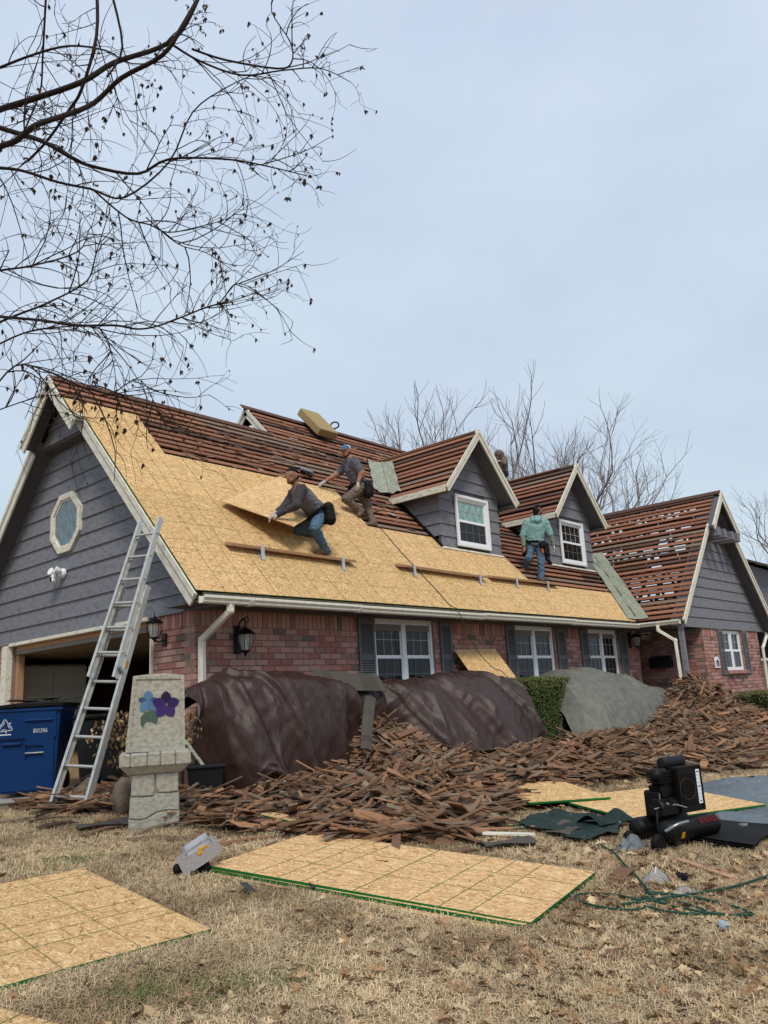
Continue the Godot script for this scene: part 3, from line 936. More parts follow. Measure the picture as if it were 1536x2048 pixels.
	for i in 4:
		var r = rows[i]
		var end: float = [11.1, 8.06, 4.25, 0.74][i]
		var p: float = r[2]
		var l: float = r[3]
		while p < end - 0.02:
			var w := minf(l, end - p)
			var h: float = (r[1] - r[0]) / 0.7241
			if i == 1 and p < 6.06 and p + w > 6.06 and p < 5.9: w = 6.055 - p
			if i == 1 and p >= 6.05 and p < 6.1: h = (4.165 - r[0]) / 0.7241; w = 8.06 - p
			var at := Transform3D(Basis(Vector3.RIGHT, RU, RN), RP(p, r[0], 0.0125 + rf(0, 0.002)))
			if i == 0 and p + w > 11.0:
				# the last sheet is cut along the valley
				var m := MB.new(); m.uvo = Vector2(2, 3)
				m.xf = Transform3D(Basis(Vector3.RIGHT, RU, RN), RP(p, r[0], 0.0125))
				m.prism(PackedVector2Array([Vector2(0, 0), Vector2(11.02 - p, 0), Vector2(11.66 - p, h), Vector2(0, h)]), -0.0115, 0.0)
				part("osb_sheet", m, M.osb, house)
			else:
				osb_sheet(house, at, w - 0.003, h, "osb_sheet", true, 0.0115, true, rf(-0.12, 0.12))
			p += w
			l = 2.44
	# small patch at the foot of the steps
	# ---- gable of the higher roof behind
	b = MB.new(); b.xf = face_left(4.0)
	b.prism(PackedVector2Array([Vector2(rz(7.2) - 0.8, 6.3), Vector2(rz(6.45), 6.3), Vector2(rz(7.1), 7.06), Vector2(-3.787, 7.17), Vector2(-4.55, 6.4)]), -0.1, 0.0)
	part("gable_wall", b, M.siding, house)
	rake(Vector3(3.84, 6.535, -3.083), Vector3(3.84, 7.27, -3.783), 0.13, -1)
	rake(Vector3(3.84, 6.30, -4.70), Vector3(3.84, 7.27, -3.785), 0.13, -1)
	# ---- gutter in sections with collars, downspouts
	var prof := PackedVector2Array([Vector2(0.452, 2.685), Vector2(0.535, 2.685), Vector2(0.548, 2.70), Vector2(0.548, 2.72), Vector2(0.572, 2.745), Vector2(0.572, 2.77), Vector2(0.558, 2.776), Vector2(0.555, 2.765), Vector2(0.556, 2.748), Vector2(0.535, 2.722), Vector2(0.53, 2.695), Vector2(0.462, 2.695), Vector2(0.462, 2.77), Vector2(0.452, 2.77)])
	for g in [[-0.27, 2.3, 0.0], [2.3, 5.2, -0.006], [5.2, 8.2, 0.004], [8.2, 10.98, -0.004]]:
		b = MB.new()
		var pp := PackedVector2Array()
		for q in prof: pp.append(q + Vector2(0, g[2]))
		profile_x(b, pp, g[0] + 0.004, g[1] - 0.004)
		part("gutter", b, M.gutter, house)
	b = MB.new()
	for q in [2.3, 5.2, 8.2, 0.42]:
		profile_x(b, PackedVector2Array([Vector2(0.45, 2.675), Vector2(0.54, 2.675), Vector2(0.556, 2.695), Vector2(0.578, 2.742), Vector2(0.578, 2.775), Vector2(0.570, 2.775), Vector2(0.45, 2.688)]), q - 0.03, q + 0.03)
	part("gutter_joint", b, M.gutter, house)
	b = MB.new()
	b.xf = Transform3D(Basis(Vector3(-1, 0, 0), Vector3(0, 1, 0), Vector3(0, 0, -1)), Vector3(11.48, 0.01, 0))
	b.prism(prof, -1.42, -0.46)
	part("gutter", b, M.gutter, house)
	b = MB.new()
	downspout(b, [Vector3(0.14, 2.69, 0.505), Vector3(0.14, 2.61, 0.505), Vector3(0.045, 2.31, 0.075), Vector3(0.045, 0.62, 0.065)])
	part("downspout", b, M.gutter, house)
	b = MB.new()
	downspout(b, [Vector3(10.93, 2.70, 0.95), Vector3(10.93, 2.60, 0.95), Vector3(10.97, 2.36, 1.27), Vector3(10.97, 0.55, 1.30)])
	part("downspout", b, M.gutter, house)
	b = MB.new()
	downspout(b, [Vector3(16.85, 2.66, 1.26), Vector3(16.85, 2.58, 1.28), Vector3(16.36, 2.25, 1.29), Vector3(16.36, 0.45, 1.27)])
	part("downspout", b, M.gutter, house)
	b = MB.new()
	b.cbox(Vector3(11.12, 1.6, 1.36), Vector3(0.10, 2.17, 0.10), 0.008)
	part("porch_post", b, M.siding, house)
	dormer(7.0, "pane_curtain")
	dormer(10.88, "pane")
	wing()
	flashings()

func downspout(b: MB, p: Array) -> void:
	for i in p.size() - 1:
		b.bar(p[i], p[i + 1], 0.066, 0.086, Vector3(0.9, 0.1, -0.4), 0.008)
	for i in range(1, p.size() - 1):
		b.ell(p[i], Vector3(0.05, 0.05, 0.05), Basis.IDENTITY, 8, 6)

# barge board along a gable edge with a drip strip on top; side: which way it faces along x (or z for the wing)
func rake(a: Vector3, c: Vector3, depth: float, _s: int, along_z := false) -> void:
	var d := (c - a).normalized()
	var out := Vector3(0, 0, 1) if along_z else Vector3(-1, 0, 0)
	var dn := d.cross(out).normalized()
	if dn.y > 0: dn = -dn
	var b := MB.new(); b.uvo = Vector2(rf(0, 5), rf(0, 5))
	var z := d.cross(dn)
	b.bx((a + c) * 0.5 + dn * (depth * 0.5 + 0.02), Vector3((c - a).length(), depth, 0.028), Basis(d, -dn, d.cross(-dn)))
	b.bx((a + c) * 0.5 + dn * 0.035 + out * 0.022, Vector3((c - a).length(), 0.062, 0.02), Basis(d, -dn, d.cross(-dn)))
	part("rake_board", b, M.trim, house)

func dormer(cx: float, glass: String) -> void:
	var hw := 0.97; var zf := -0.85; var zb := -0.5; var top := 6.61; var tn := 1.11; var ehw := 1.2
	var ey := top - tn * ehw
	var und := func(y: float) -> float: return (top - 0.17 - y) / tn      # half width under the roof
	# core walls
	var b := MB.new()
	b.xf = face_front(zf)
	b.prism(PackedVector2Array([Vector2(cx - hw, 4.16), Vector2(cx + hw, 4.16), Vector2(cx + hw, 5.36), Vector2(cx, top - 0.17), Vector2(cx - hw, 5.36)]), -0.06, -0.001)
	b.xf = Transform3D.IDENTITY
	for s in [-1, 1]:
		b.xf = Transform3D(Basis(Vector3(0, 0, 1), Vector3(0, 1, 0), Vector3(-1, 0, 0)), Vector3(cx + s * hw, 0, 0))
		b.prism(PackedVector2Array([Vector2(rz(4.19), 4.19), Vector2(zf - 0.06, 4.19), Vector2(zf - 0.06, 5.36), Vector2(rz(5.36), 5.36)]), 0.005 if s > 0 else -0.06, 0.06 if s > 0 else -0.005)
	b.xf = Transform3D.IDENTITY
	part("dormer_wall", b, M.siding_dark, house)
	var win := Rect2(cx - 0.54, 4.25, 1.08, 1.02)
	var y := 4.175; var dy := 0.2385
	while y < 6.3:
		var t := y + dy
		var h0 := minf(hw, und.call(y)); var h1 := minf(hw, maxf(und.call(t), 0.0))
		if y + 0.05 < win.end.y and t - 0.05 > win.position.y:
			siding_row(face_front(zf), y, t, cx - h0, win.position.x + 0.02, cx - h1, win.position.x + 0.02)
			siding_row(face_front(zf), y, t, win.end.x - 0.02, cx + h0, win.end.x - 0.02, cx + h1)
		else:
			siding_row(face_front(zf), y, t, cx - h0, cx + h0, cx - h1, cx + h1)
		if y < 5.3:
			siding_row(face_left(cx - hw), y, t, rz(y) + 0.02, zf + 0.03, rz(t) + 0.02, zf + 0.03)
		y += dy
	window(Transform3D(Basis.IDENTITY, Vector3(cx, win.position.y, zf + 0.052)), win.size.x, win.size.y, 1, 4, glass, 0.06, 0.03)
	# roof
	for s in [-1.0, 1.0]:
		var up := Vector3(-s, tn, 0).normalized()
		var nn := Vector3(s * tn, 1, 0).normalized()
		var e0 := Vector3(cx + s * ehw, ey, zb); var e1 := Vector3(cx + s * ehw, ey, rz(ey)); var r0 := Vector3(cx, top, zb); var r1 := Vector3(cx, top, rz(top))
		# deck
		var d := MB.new()
		var dn := nn * -0.06; var d2 := nn * -0.09
		if s > 0:
			d.hexa([e0 + d2, e1 + d2, r1 + d2, r0 + d2, e0 + dn, e1 + dn, r1 + dn, r0 + dn])
		else:
			d.hexa([r0 + d2, r1 + d2, e1 + d2, e0 + d2, r0 + dn, r1 + dn, e1 + dn, e0 + dn])
		part("dormer_deck", d, M.attic, house)
		var yy := ey + 0.03
		var k := 0
		while yy < top - 0.06:
			var q := yy
			var xx: float = cx + s * (top - yy) / tn
			var zend := rz(yy)
			if s < 0:
				board_run(func(p): return Vector3(xx, q, zend + p), Vector3(0, 0, 1), up, 0.03, zb - zend)
			elif k % 4 == 0:
				roof_board(Vector3(xx, q, zb), Vector3(0, 0, -1), up, zb - zend - 0.05, "roof_board", 0.3)
			yy += 0.165 * tn / sqrt(1 + tn * tn)
			k += 1
		# dark soffit under the front overhang
		var m := MB.new()
		var f := nn * -0.095; var g := nn * -0.115
		var e2 := Vector3(e0.x, e0.y, zf - 0.02); var r2 := Vector3(cx, top, zf - 0.02)
		if s > 0:
			m.hexa([e0 + g, e2 + g, r2 + g, r0 + g, e0 + f, e2 + f, r2 + f, r0 + f])
		else:
			m.hexa([r0 + g, r2 + g, e2 + g, e0 + g, r0 + f, r2 + f, e2 + f, e0 + f])
		part("soffit", m, M.siding_dark, house)
		# fascia along the eave and its flat soffit
		m = MB.new(); m.uvo = Vector2(rf(0, 3), 0)
		m.cbox(Vector3(cx + s * (ehw - 0.01), ey - 0.055, (zb + rz(ey)) * 0.5), Vector3(0.03, 0.125, zb - rz(ey)), 0.004)
		part("fascia", m, M.trim, house)
		m = MB.new()
		m.box(Vector3(cx + s * (ehw + hw) * 0.5, ey - 0.10, (zb + rz(ey - 0.1)) * 0.5), Vector3(ehw - hw - 0.03, 0.015, zb - rz(ey - 0.1) - 0.02))
		part("soffit", m, M.siding_dark, house)
		rake(Vector3(cx + s * (ehw + 0.02), ey - 0.02, zb + 0.012), Vector3(cx, top + 0.002, zb + 0.012 + s * 0.0006), 0.125, 1, true)
	# flashing strip at the foot
	b = MB.new()
	b.bar(Vector3(cx - hw - 0.04, 4.175, zf + 0.05), Vector3(cx + hw + 0.02, 4.175, zf + 0.05), 0.05, 0.022, RN)
	part("foot_flashing", b, M.trim, house)
	b = MB.new()
	b.bar(RP(cx - hw - 0.035, 4.17, 0.04), RP(cx - hw - 0.035, 5.3, 0.04), 0.05, 0.03, RN)
	part("side_flashing", b, M.rubber, house)

func wing() -> void:
	var cx := 13.95; var zf := 1.2; var zb := 1.5; var ex := 3.0; var ey := 2.8; var tn := 1.05; var top := ey + tn * ex
	var und := func(y: float) -> float: return (top - 0.17 - y) / tn
	var b := MB.new()
	b.xf = face_front(zf)
	b.prism(PackedVector2Array([Vector2(cx - ex + 0.02, 2.672), Vector2(cx + ex - 0.02, 2.672), Vector2(cx + ex - 0.1, 2.72), Vector2(cx, top - 0.17), Vector2(cx - ex + 0.1, 2.72)]), -0.1, -0.001)
	part("gable_wall", b, M.siding_dark, house)
	var y := 2.672; var dy := 0.236
	while y < 4.98:
		var t := y + dy
		siding_row(face_front(zf), y, t, cx - und.call(y), cx + und.call(y), cx - und.call(t), cx + und.call(t))
		y += dy
	y = 5.03
	while y < 5.6:
		var t := minf(y + dy, 5.7)
		siding_row(face_front(zf + 0.12), y, t, cx - und.call(y), cx + und.call(y), cx - und.call(t), cx + und.call(t))
		y += dy
	b = MB.new(); b.xf = face_front(zf + 0.12)
	b.prism(PackedVector2Array([Vector2(cx - und.call(5.0), 5.0), Vector2(cx + und.call(5.0), 5.0), Vector2(cx, top - 0.17)]), -0.12, -0.001)
	part("peak_box", b, M.siding_dark, house)
	# beam ends under the peak
	for q in [-0.62, -0.22, 0.28, 0.66]:
		b = MB.new()
		b.cbox(Vector3(cx + q, 4.88, zf + 0.24), Vector3(0.17, 0.21, 0.5), 0.01)
		part("beam_end", b, M.siding, house)
	rake(Vector3(cx - ex - 0.02, ey - 0.02, zb), Vector3(cx - 0.82, top - 0.82 * tn, zb), 0.14, 1, true)
	rake(Vector3(cx + ex + 0.02, ey - 0.02, zb), Vector3(cx + 0.82, top - 0.82 * tn, zb), 0.14, 1, true)
	rake(Vector3(cx - 0.88, top - 0.88 * tn, zb + 0.14), Vector3(cx, top + 0.002, zb + 0.14), 0.14, 1, true)
	rake(Vector3(cx + 0.88, top - 0.88 * tn, zb + 0.14), Vector3(cx, top + 0.002, zb + 0.1406), 0.14, 1, true)
	for s in [-1.0, 1.0]:
		var nn := Vector3(s * tn, 1, 0).normalized()
		var e0 := Vector3(cx + s * ex, ey, zb); var r0 := Vector3(cx, top, zb); var e2 := Vector3(cx + s * ex, ey, zf - 0.02); var r2 := Vector3(cx, top, zf - 0.02)
		var f := nn * -0.13; var g := nn * -0.15
		var m := MB.new()
		if s > 0:
			m.hexa([e0 + g, e2 + g, r2 + g, r0 + g, e0 + f, e2 + f, r2 + f, r0 + f])
		else:
			m.hexa([r0 + g, r2 + g, e2 + g, e0 + g, r0 + f, r2 + f, e2 + f, e0 + f])
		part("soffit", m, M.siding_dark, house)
		# rafters
		m = MB.new()
		var z := zf - 0.05
		while z > -3.5:
			var ylo := maxf(ey + 0.02, 3.298 - 1.05 * z) if s < 0 else ey + 0.02
			if ylo < top - 0.15:
				var xlo: float = cx + s * (top - ylo) / tn
				m.bar(Vector3(xlo, ylo, z) - nn * 0.07, Vector3(cx + s * 0.03, top - 0.03, z) - nn * 0.07, 0.038, 0.095, nn)
			z -= 0.41
		part("rafters", m, M.dark_wood, house).set_meta("kind", "stuff")
		var up := Vector3(-s, tn, 0).normalized()
		var yy := ey + 0.04
		while yy < top - 0.05:
			var q := yy
			var xx: float = cx + s * (top - yy) / tn
			if s < 0:
				var zend := rz(yy)
				if zend < zb: board_run(func(p): return Vector3(xx, q, zend + p), Vector3(0, 0, 1), up, 0.03, zb - zend)
			elif yy < 4.45 or yy > 5.70:
				roof_board(Vector3(xx, q, zb), Vector3(0, 0, -1), up, 5.6, "roof_board", 0.125)
			else:
				var p := 0.0
				while p < 4.6:      # old shakes still close most of the far slope
					var l := rf(0.35, 1.1)
					roof_board(Vector3(xx, q, zb - p), Vector3(0, 0, -1), up, l, "roof_board", 0.125)
					p += l + (rf(0.3, 0.75) if rng.randf() < 0.42 else 0.02)
			yy += 0.1195
	b = MB.new()
	for s in [1.0, -1.0]:
		var nn := Vector3(s * tn, 1, 0).normalized()
		var a := Vector3(cx + s * 0.88, top - 0.88 * tn, 0.0); var c := Vector3(cx, top, 0.0)
		var k1 := -nn * 0.04; var k2 := -nn * 0.065; var f := Vector3(0, 0, zb + 0.13); var g := Vector3(0, 0, zf - 0.1)
		if s > 0: b.hexa([a + f + k2, a + g + k2, c + g + k2, c + f + k2, a + f + k1, a + g + k1, c + g + k1, c + f + k1])
		else: b.hexa([c + f + k2, c + g + k2, a + g + k2, a + f + k2, c + f + k1, c + g + k1, a + g + k1, a + f + k1])
	part("peak_deck", b, M.siding_dark, house)
	b = MB.new(); b.col = Color(0.14, 0.08, 0.06)
	b.bar(Vector3(cx - 0.05, top - 0.02, zb + 0.14), Vector3(cx - 0.05, top - 0.02, -2.6), 0.13, 0.018, Vector3(-tn, 1, 0).normalized())
	part("ridge_board", b, M.board, house)

func flashings() -> void:
	# crumpled valley metal left of the first dormer
	var dcx := 7.0
	var nl := Vector3(-1.11, 1, 0).normalized()
	for side in 2:
		var g := []
		for i in 9:
			var row := PackedVector3Array()
			var y := lerpf(5.40, 6.42, i / 8.0)
			var vx := dcx - (6.61 - y) / 1.11
			for k in 6:
				var d := k / 5.0
				var p := Vector3.ZERO
				if side == 0:
					p = RP(vx - 0.36 * d, y + 0.05 * d, 0.035 + 0.02 * sin(i * 2.3 + k * 1.7) + (0.05 if k == 0 else 0.0))
				else:
					p = Vector3(vx, y, rz(y)) + Vector3(0.0, 0.0, 0.36 * d) + nl * (0.035 + 0.022 * sin(i * 1.9 + k * 2.1)) + RN * (0.03 if k == 0 else 0.0)
				row.append(p)
			g.append(row)
		var b := MB.new()
		b.sheet(g, 0.12, side == 0)
		part("valley_flashing", b, M.galvanized, house)
	# long valley metal between the main roof and the wing
	for side in 2:
		var g := []
		for i in 15:
			var row := PackedVector3Array()
			var y := lerpf(2.86, 4.75, i / 14.0)
			var vx := 10.95 + (y - 2.8) / 1.05
			for k in 5:
				var d := k / 4.0
				if side == 0:
					row.append(RP(vx - 0.30 * d, y + 0.02 * d, 0.035 + 0.008 * sin(i * 2.1 + k)))
				else:
					row.append(Vector3(vx, y, rz(y) + 0.34 * d) + Vector3(-1.05, 1, 0).normalized() * (0.035 + 0.010 * sin(i * 1.7 + k * 2.0)))
			g.append(row)
		var b := MB.new()
		b.sheet(g, 0.12, side == 0)
		part("valley_flashing", b, M.galvanized, house)
	var m := MB.new()
	m.bar(Vector3(dcx - (6.61 - 5.38) / 1.11, 5.38, rz(5.38)) + RN * 0.09, Vector3(dcx - (6.61 - 6.40) / 1.11, 6.40, rz(6.40)) + RN * 0.09, 0.05, 0.03, RN)
	part("valley_seam", m, M.galvanized, house)
	m = MB.new()
	m.bar(RP(11.06, 2.88, 0.075), RP(12.85, 4.75, 0.075), 0.06, 0.02, RN)
	part("valley_seam", m, M.rust, house)
# ---------------------------------------------------------------- trees
func curve(p: PackedVector3Array, k: int) -> PackedVector3Array:   # smooth line through points
	var o := PackedVector3Array()
	for i in p.size() - 1:
		var a := p[maxi(i - 1, 0)]; var b := p[i]; var c := p[i + 1]; var d := p[mini(i + 2, p.size() - 1)]
		for s in k:
			o.append(b.cubic_interpolate(c, a, d, float(s) / k))
	o.append(p[p.size() - 1])
	return o

func taper(n: int, a: float, b: float) -> PackedFloat32Array:
	var r := PackedFloat32Array()
	for i in n: r.append(lerpf(a, b, float(i) / maxi(n - 1, 1)))
	return r

var bud_x := []
func twig(b: MB, o: Vector3, d: Vector3, len: float, r: float, depth: int, droop: float) -> void:
	var n := 6
	var p := PackedVector3Array([o])
	var cur := o
	var dir := d.normalized()
	var bend := Vector3(rf(-1, 1), rf(-1, 1), rf(-1, 1)) * 0.34
	for i in n:
		dir = (dir + bend * 0.6 + Vector3(rf(-1, 1), rf(-1, 1), rf(-1, 1)) * 0.13 + Vector3(0, droop, 0)).normalized()
		cur += dir * len / n
		p.append(cur)
		if depth > 0 and i > 0 and rng.randf() < 0.55:
			var side := dir.cross(Vector3(rf(-1, 1), rf(-1, 1), rf(-1, 1))).normalized()
			twig(b, cur, dir * 0.75 + side * 0.8, len * rf(0.35, 0.6), r * 0.6, depth - 1, droop * 0.9)
	b.tube(p, taper(n + 1, r, maxf(r * 0.4, 0.0011)), 4, false)
	if rng.randf() < 0.22:
		for k in rng.randi_range(1, 3):
			bud_x.append(Transform3D(Basis(Vector3(rf(-1, 1), rf(-1, 1), rf(-1, 1)).normalized(), rf(0, 0.7)) * Basis.from_scale(Vector3.ONE * rf(0.5, 1.25)), cur + Vector3(rf(-0.01, 0.01), 0, rf(-0.01, 0.01))))
	if rng.randf() < 0.06 and p.size() > 3:
		bud_x.append(Transform3D(Basis(Vector3(1, 0, 0), rf(-0.5, 0.5)) * Basis.from_scale(Vector3.ONE * rf(0.6, 1.2)), p[3]))

func build_near_tree() -> void:
	var t := thing("bare_tree", "bare foreground tree whose dark branches hang into the upper left", "tree", Vector3.ZERO)
	var limbs := {
		"A": [PackedVector3Array([Vector3(-3.99, 5.34, 3.23), Vector3(-3.86, 5.44, 3.35), Vector3(-3.77, 5.42, 3.59), Vector3(-3.56, 5.51, 3.87), Vector3(-3.37, 5.74, 3.93), Vector3(-3.10, 5.96, 4.04), Vector3(-3.01, 6.07, 4.17), Vector3(-3.01, 6.19, 4.36), Vector3(-2.99, 6.32, 4.41)]), 0.021, 0.012],
		"B": [PackedVector3Array([Vector3(-4.08, 4.80, 3.56), Vector3(-3.97, 4.92, 3.67), Vector3(-3.94, 4.89, 3.83), Vector3(-3.88, 4.96, 3.95), Vector3(-3.70, 5.13, 3.96), Vector3(-3.52, 5.32, 3.96), Vector3(-3.42, 5.47, 4.12), Vector3(-3.31, 5.52, 4.41), Vector3(-3.24, 5.71, 4.53), Vector3(-3.09, 6.10, 4.56)]), 0.019, 0.012],
		"C": [PackedVector3Array([Vector3(-4.05, 5.23, 3.43), Vector3(-3.91, 5.18, 3.51), Vector3(-3.76, 5.02, 3.77), Vector3(-3.63, 4.90, 3.90), Vector3(-3.46, 4.94, 3.86), Vector3(-3.18, 4.99, 3.93), Vector3(-3.05, 5.08, 4.09), Vector3(-2.85, 5.00, 4.43), Vector3(-2.66, 4.95, 4.61), Vector3(-2.36, 4.98, 4.69)]), 0.018, 0.003],
		"D": [PackedVector3Array([Vector3(-3.82, 5.33, 2.80), Vector3(-3.67, 5.33, 2.91), Vector3(-3.59, 5.24, 3.11), Vector3(-3.42, 5.14, 3.29), Vector3(-3.19, 5.18, 3.32), Vector3(-2.94, 5.22, 3.34), Vector3(-2.75, 5.46, 3.63), Vector3(-2.73, 5.74, 3.90), Vector3(-2.57, 5.92, 4.12), Vector3(-2.35, 6.13, 4.17)]), 0.013, 0.003],
		"E": [PackedVector3Array([Vector3(-3.78, 4.45, 2.84), Vector3(-3.65, 4.51, 2.96), Vector3(-3.54, 4.48, 3.22), Vector3(-3.35, 4.55, 3.47), Vector3(-3.25, 4.78, 3.42)]), 0.010, 0.003],
		"F": [PackedVector3Array([Vector3(-3.89, 4.03, 3.19), Vector3(-3.76, 4.01, 3.28), Vector3(-3.62, 3.93, 3.55), Vector3(-3.46, 3.88, 3.73), Vector3(-3.23, 3.94, 3.77), Vector3(-3.04, 3.99, 3.73), Vector3(-2.94, 4.01, 3.85), Vector3(-2.83, 4.05, 4.13), Vector3(-2.74, 4.10, 4.22), Vector3(-2.59, 4.30, 4.18), Vector3(-2.43, 4.35, 4.15)]), 0.011, 0.0025],
		"G": [PackedVector3Array([Vector3(-3.63, 6.00, 4.16), Vector3(-3.62, 5.63, 4.16), Vector3(-3.66, 5.27, 4.07), Vector3(-3.65, 5.23, 3.88), Vector3(-3.64, 5.19, 3.58), Vector3(-3.69, 5.10, 3.42)]), 0.011, 0.008],
		"H": [PackedVector3Array([Vector3(-3.21, 5.68, 4.38), Vector3(-3.07, 5.60, 4.46), Vector3(-2.92, 5.43, 4.70), Vector3(-2.76, 5.43, 4.91), Vector3(-2.50, 5.55, 5.00), Vector3(-2.25, 5.59, 5.02)]), 0.008, 0.0025],
		"I": [PackedVector3Array([Vector3(-3.03, 5.81, 4.32), Vector3(-2.85, 5.76, 4.44), Vector3(-2.66, 5.61, 4.75), Vector3(-2.61, 5.63, 4.84), Vector3(-2.54, 5.89, 4.76), Vector3(-2.56, 6.24, 4.60), Vector3(-2.55, 6.39, 4.65)]), 0.008, 0.003],
		"K": [PackedVector3Array([Vector3(-3.80, 6.17, 2.65), Vector3(-3.66, 6.26, 2.78), Vector3(-3.53, 6.27, 3.07), Vector3(-3.37, 6.30, 3.29), Vector3(-3.12, 6.38, 3.35), Vector3(-2.90, 6.41, 3.34), Vector3(-2.71, 6.42, 3.55)]), 0.011, 0.004],
		"L": [PackedVector3Array([Vector3(-3.64, 4.19, 2.59), Vector3(-3.50, 4.25, 2.89), Vector3(-3.38, 4.30, 3.12), Vector3(-3.16, 4.50, 3.24), Vector3(-3.06, 4.79, 3.17), Vector3(-3.01, 5.12, 3.26)]), 0.009, 0.003],
		"N": [PackedVector3Array([Vector3(-3.30, 4.99, 3.57), Vector3(-3.11, 4.82, 3.67), Vector3(-3.04, 4.71, 3.85), Vector3(-2.96, 4.64, 3.95), Vector3(-2.74, 4.76, 3.99), Vector3(-2.50, 4.91, 4.04)]), 0.007, 0.0025],
		"O": [PackedVector3Array([Vector3(-2.99, 4.85, 3.72), Vector3(-2.80, 4.68, 3.82), Vector3(-2.71, 4.56, 4.02), Vector3(-2.59, 4.43, 4.14)]), 0.005, 0.002],
		"Q": [PackedVector3Array([Vector3(-3.49, 6.16, 4.07), Vector3(-3.37, 5.80, 4.03), Vector3(-3.45, 5.54, 3.99)]), 0.009, 0.006],
		"S": [PackedVector3Array([Vector3(-3.69, 3.92, 2.92), Vector3(-3.52, 4.04, 3.09), Vector3(-3.41, 4.02, 3.36), Vector3(-3.23, 3.99, 3.57), Vector3(-3.07, 3.85, 3.46), Vector3(-2.93, 3.66, 3.28)]), 0.007, 0.002],
		"T": [PackedVector3Array([Vector3(-3.77, 6.15, 3.76), Vector3(-3.75, 5.93, 3.71), Vector3(-3.69, 5.79, 3.57), Vector3(-3.66, 5.60, 3.48), Vector3(-3.74, 5.25, 3.41)]), 0.008, 0.005],
		"U": [PackedVector3Array([Vector3(-3.76, 3.49, 3.15), Vector3(-3.65, 3.70, 3.29), Vector3(-3.55, 3.62, 3.52), Vector3(-3.42, 3.52, 3.66), Vector3(-3.21, 3.50, 3.64), Vector3(-2.99, 3.66, 3.68), Vector3(-2.84, 3.38, 3.73), Vector3(-2.78, 3.27, 3.91)]), 0.006, 0.002],
		"V": [PackedVector3Array([Vector3(-3.62, 3.53, 2.71), Vector3(-3.37, 3.65, 2.97), Vector3(-3.25, 3.63, 3.24), Vector3(-3.16, 3.68, 3.38)]), 0.005, 0.002],
		"X": [PackedVector3Array([Vector3(-2.80, 4.97, 4.50), Vector3(-2.75, 4.87, 4.70), Vector3(-2.73, 4.93, 5.00)]), 0.003, 0.002],
	}
	var b := MB.new()
	b.tube(curve(PackedVector3Array([G(-4.95, 1.55, -0.1), Vector3(-4.93, 1.6, 1.52), Vector3(-4.88, 3.2, 1.6), Vector3(-4.85, 4.9, 1.7), Vector3(-4.75, 6.6, 1.8), Vector3(-4.7, 8.5, 1.9)]), 4), taper(21, 0.17, 0.07), 12)
	part("trunk", b, M.bark, t)
	var tw := MB.new()
	for k in limbs:
		var l = limbs[k]
		var p: PackedVector3Array = l[0]
		var q := curve(p, 4)
		b = MB.new()
		if k in ["A", "B", "C", "D", "E", "F", "K", "L", "S", "U", "V"]:
			var base := Vector3(-4.87, p[0].y - 0.35, 1.66)
			b.tube(curve(PackedVector3Array([base, base.lerp(p[0], 0.5) + Vector3(0, -0.08, 0), p[0]]), 4), taper(9, l[1] * 1.7, l[1]), 8, false)
		b.tube(q, taper(q.size(), l[1], l[2]), 8)
		part("branch", b, M.bark, t)
		# twigs all along
		for i in range(2, q.size() - 1):
			var d := (q[i + 1] - q[i - 1]).normalized()
			var cnt := 1 if rng.randf() < 0.47 else 0
			if k in ["E", "F", "L", "S", "U", "V", "N"] and rng.randf() < 0.55: cnt += 1
			for c in cnt:
				var side := Vector3(rf(-0.6, 1), rf(-1, 0.8), rf(-0.7, 1)).normalized()
				side = (side - d * side.dot(d)).normalized()
				var f := 1.0 - float(i) / q.size() * 0.4
				twig(tw, q[i], d * 0.9 + side * 0.85, rf(0.28, 0.85) * f * (0.55 if (k in ["H", "I", "A", "B", "X"] and i > q.size() * 0.55) else 1.0), rf(0.0028, 0.0052), 2 if rng.randf() < 0.3 else 1, rf(-0.13, 0.10))
		var e := q[q.size() - 1]
		twig(tw, e, (e - q[q.size() - 2]), 0.25, 0.0022, 1, -0.05)
	tag(part("twigs", tw, M.bark, t), "", "", "", "stuff")
	b = MB.new()
	b.ell(Vector3(0, -0.016, 0), Vector3(0.0055, 0.018, 0.0048), Basis.IDENTITY, 6, 4)
	b.ell(Vector3(0.006, -0.010, 0.003), Vector3(0.004, 0.011, 0.0036), Basis(Vector3(0, 0, 1), 0.4), 5, 3)
	crowd("buds", b.mesh(M.bud), bud_x, [], t)

func far_branch(tr: MB, tw: MB, o: Vector3, d: Vector3, len: float, r: float, lv: int, spread: float) -> void:
	var n := 4
	var p := PackedVector3Array([o])
	var cur := o; var dir := d.normalized()
	for i in n:
		dir = (dir + Vector3(rf(-1, 1), rf(-0.6, 1), rf(-1, 1)) * 0.13 + Vector3(0, 0.05, 0)).normalized()
		cur += dir * len / n
		p.append(cur)
	var dst := tr if lv >= 3 else tw
	dst.tube(p, taper(n + 1, maxf(r, 0.0065), maxf(r * 0.62, 0.0042)), 6 if lv >= 3 else 3, false)
	if lv <= 0: return
	var kids := rng.randi_range(3, 4) if lv > 1 else rng.randi_range(3, 5)
	for k in kids:
		var s := dir.cross(Vector3(rf(-1, 1), rf(-1, 1), rf(-1, 1))).normalized()
		var at: Vector3 = p[n] if k == 0 else p[rng.randi_range(1, n)]
		far_branch(tr, tw, at, dir * (1.0 if k > 0 else 1.6) + s * spread, len * rf(0.55, 0.82), r * (0.62 if k == 0 else 0.48), lv - 1, spread)

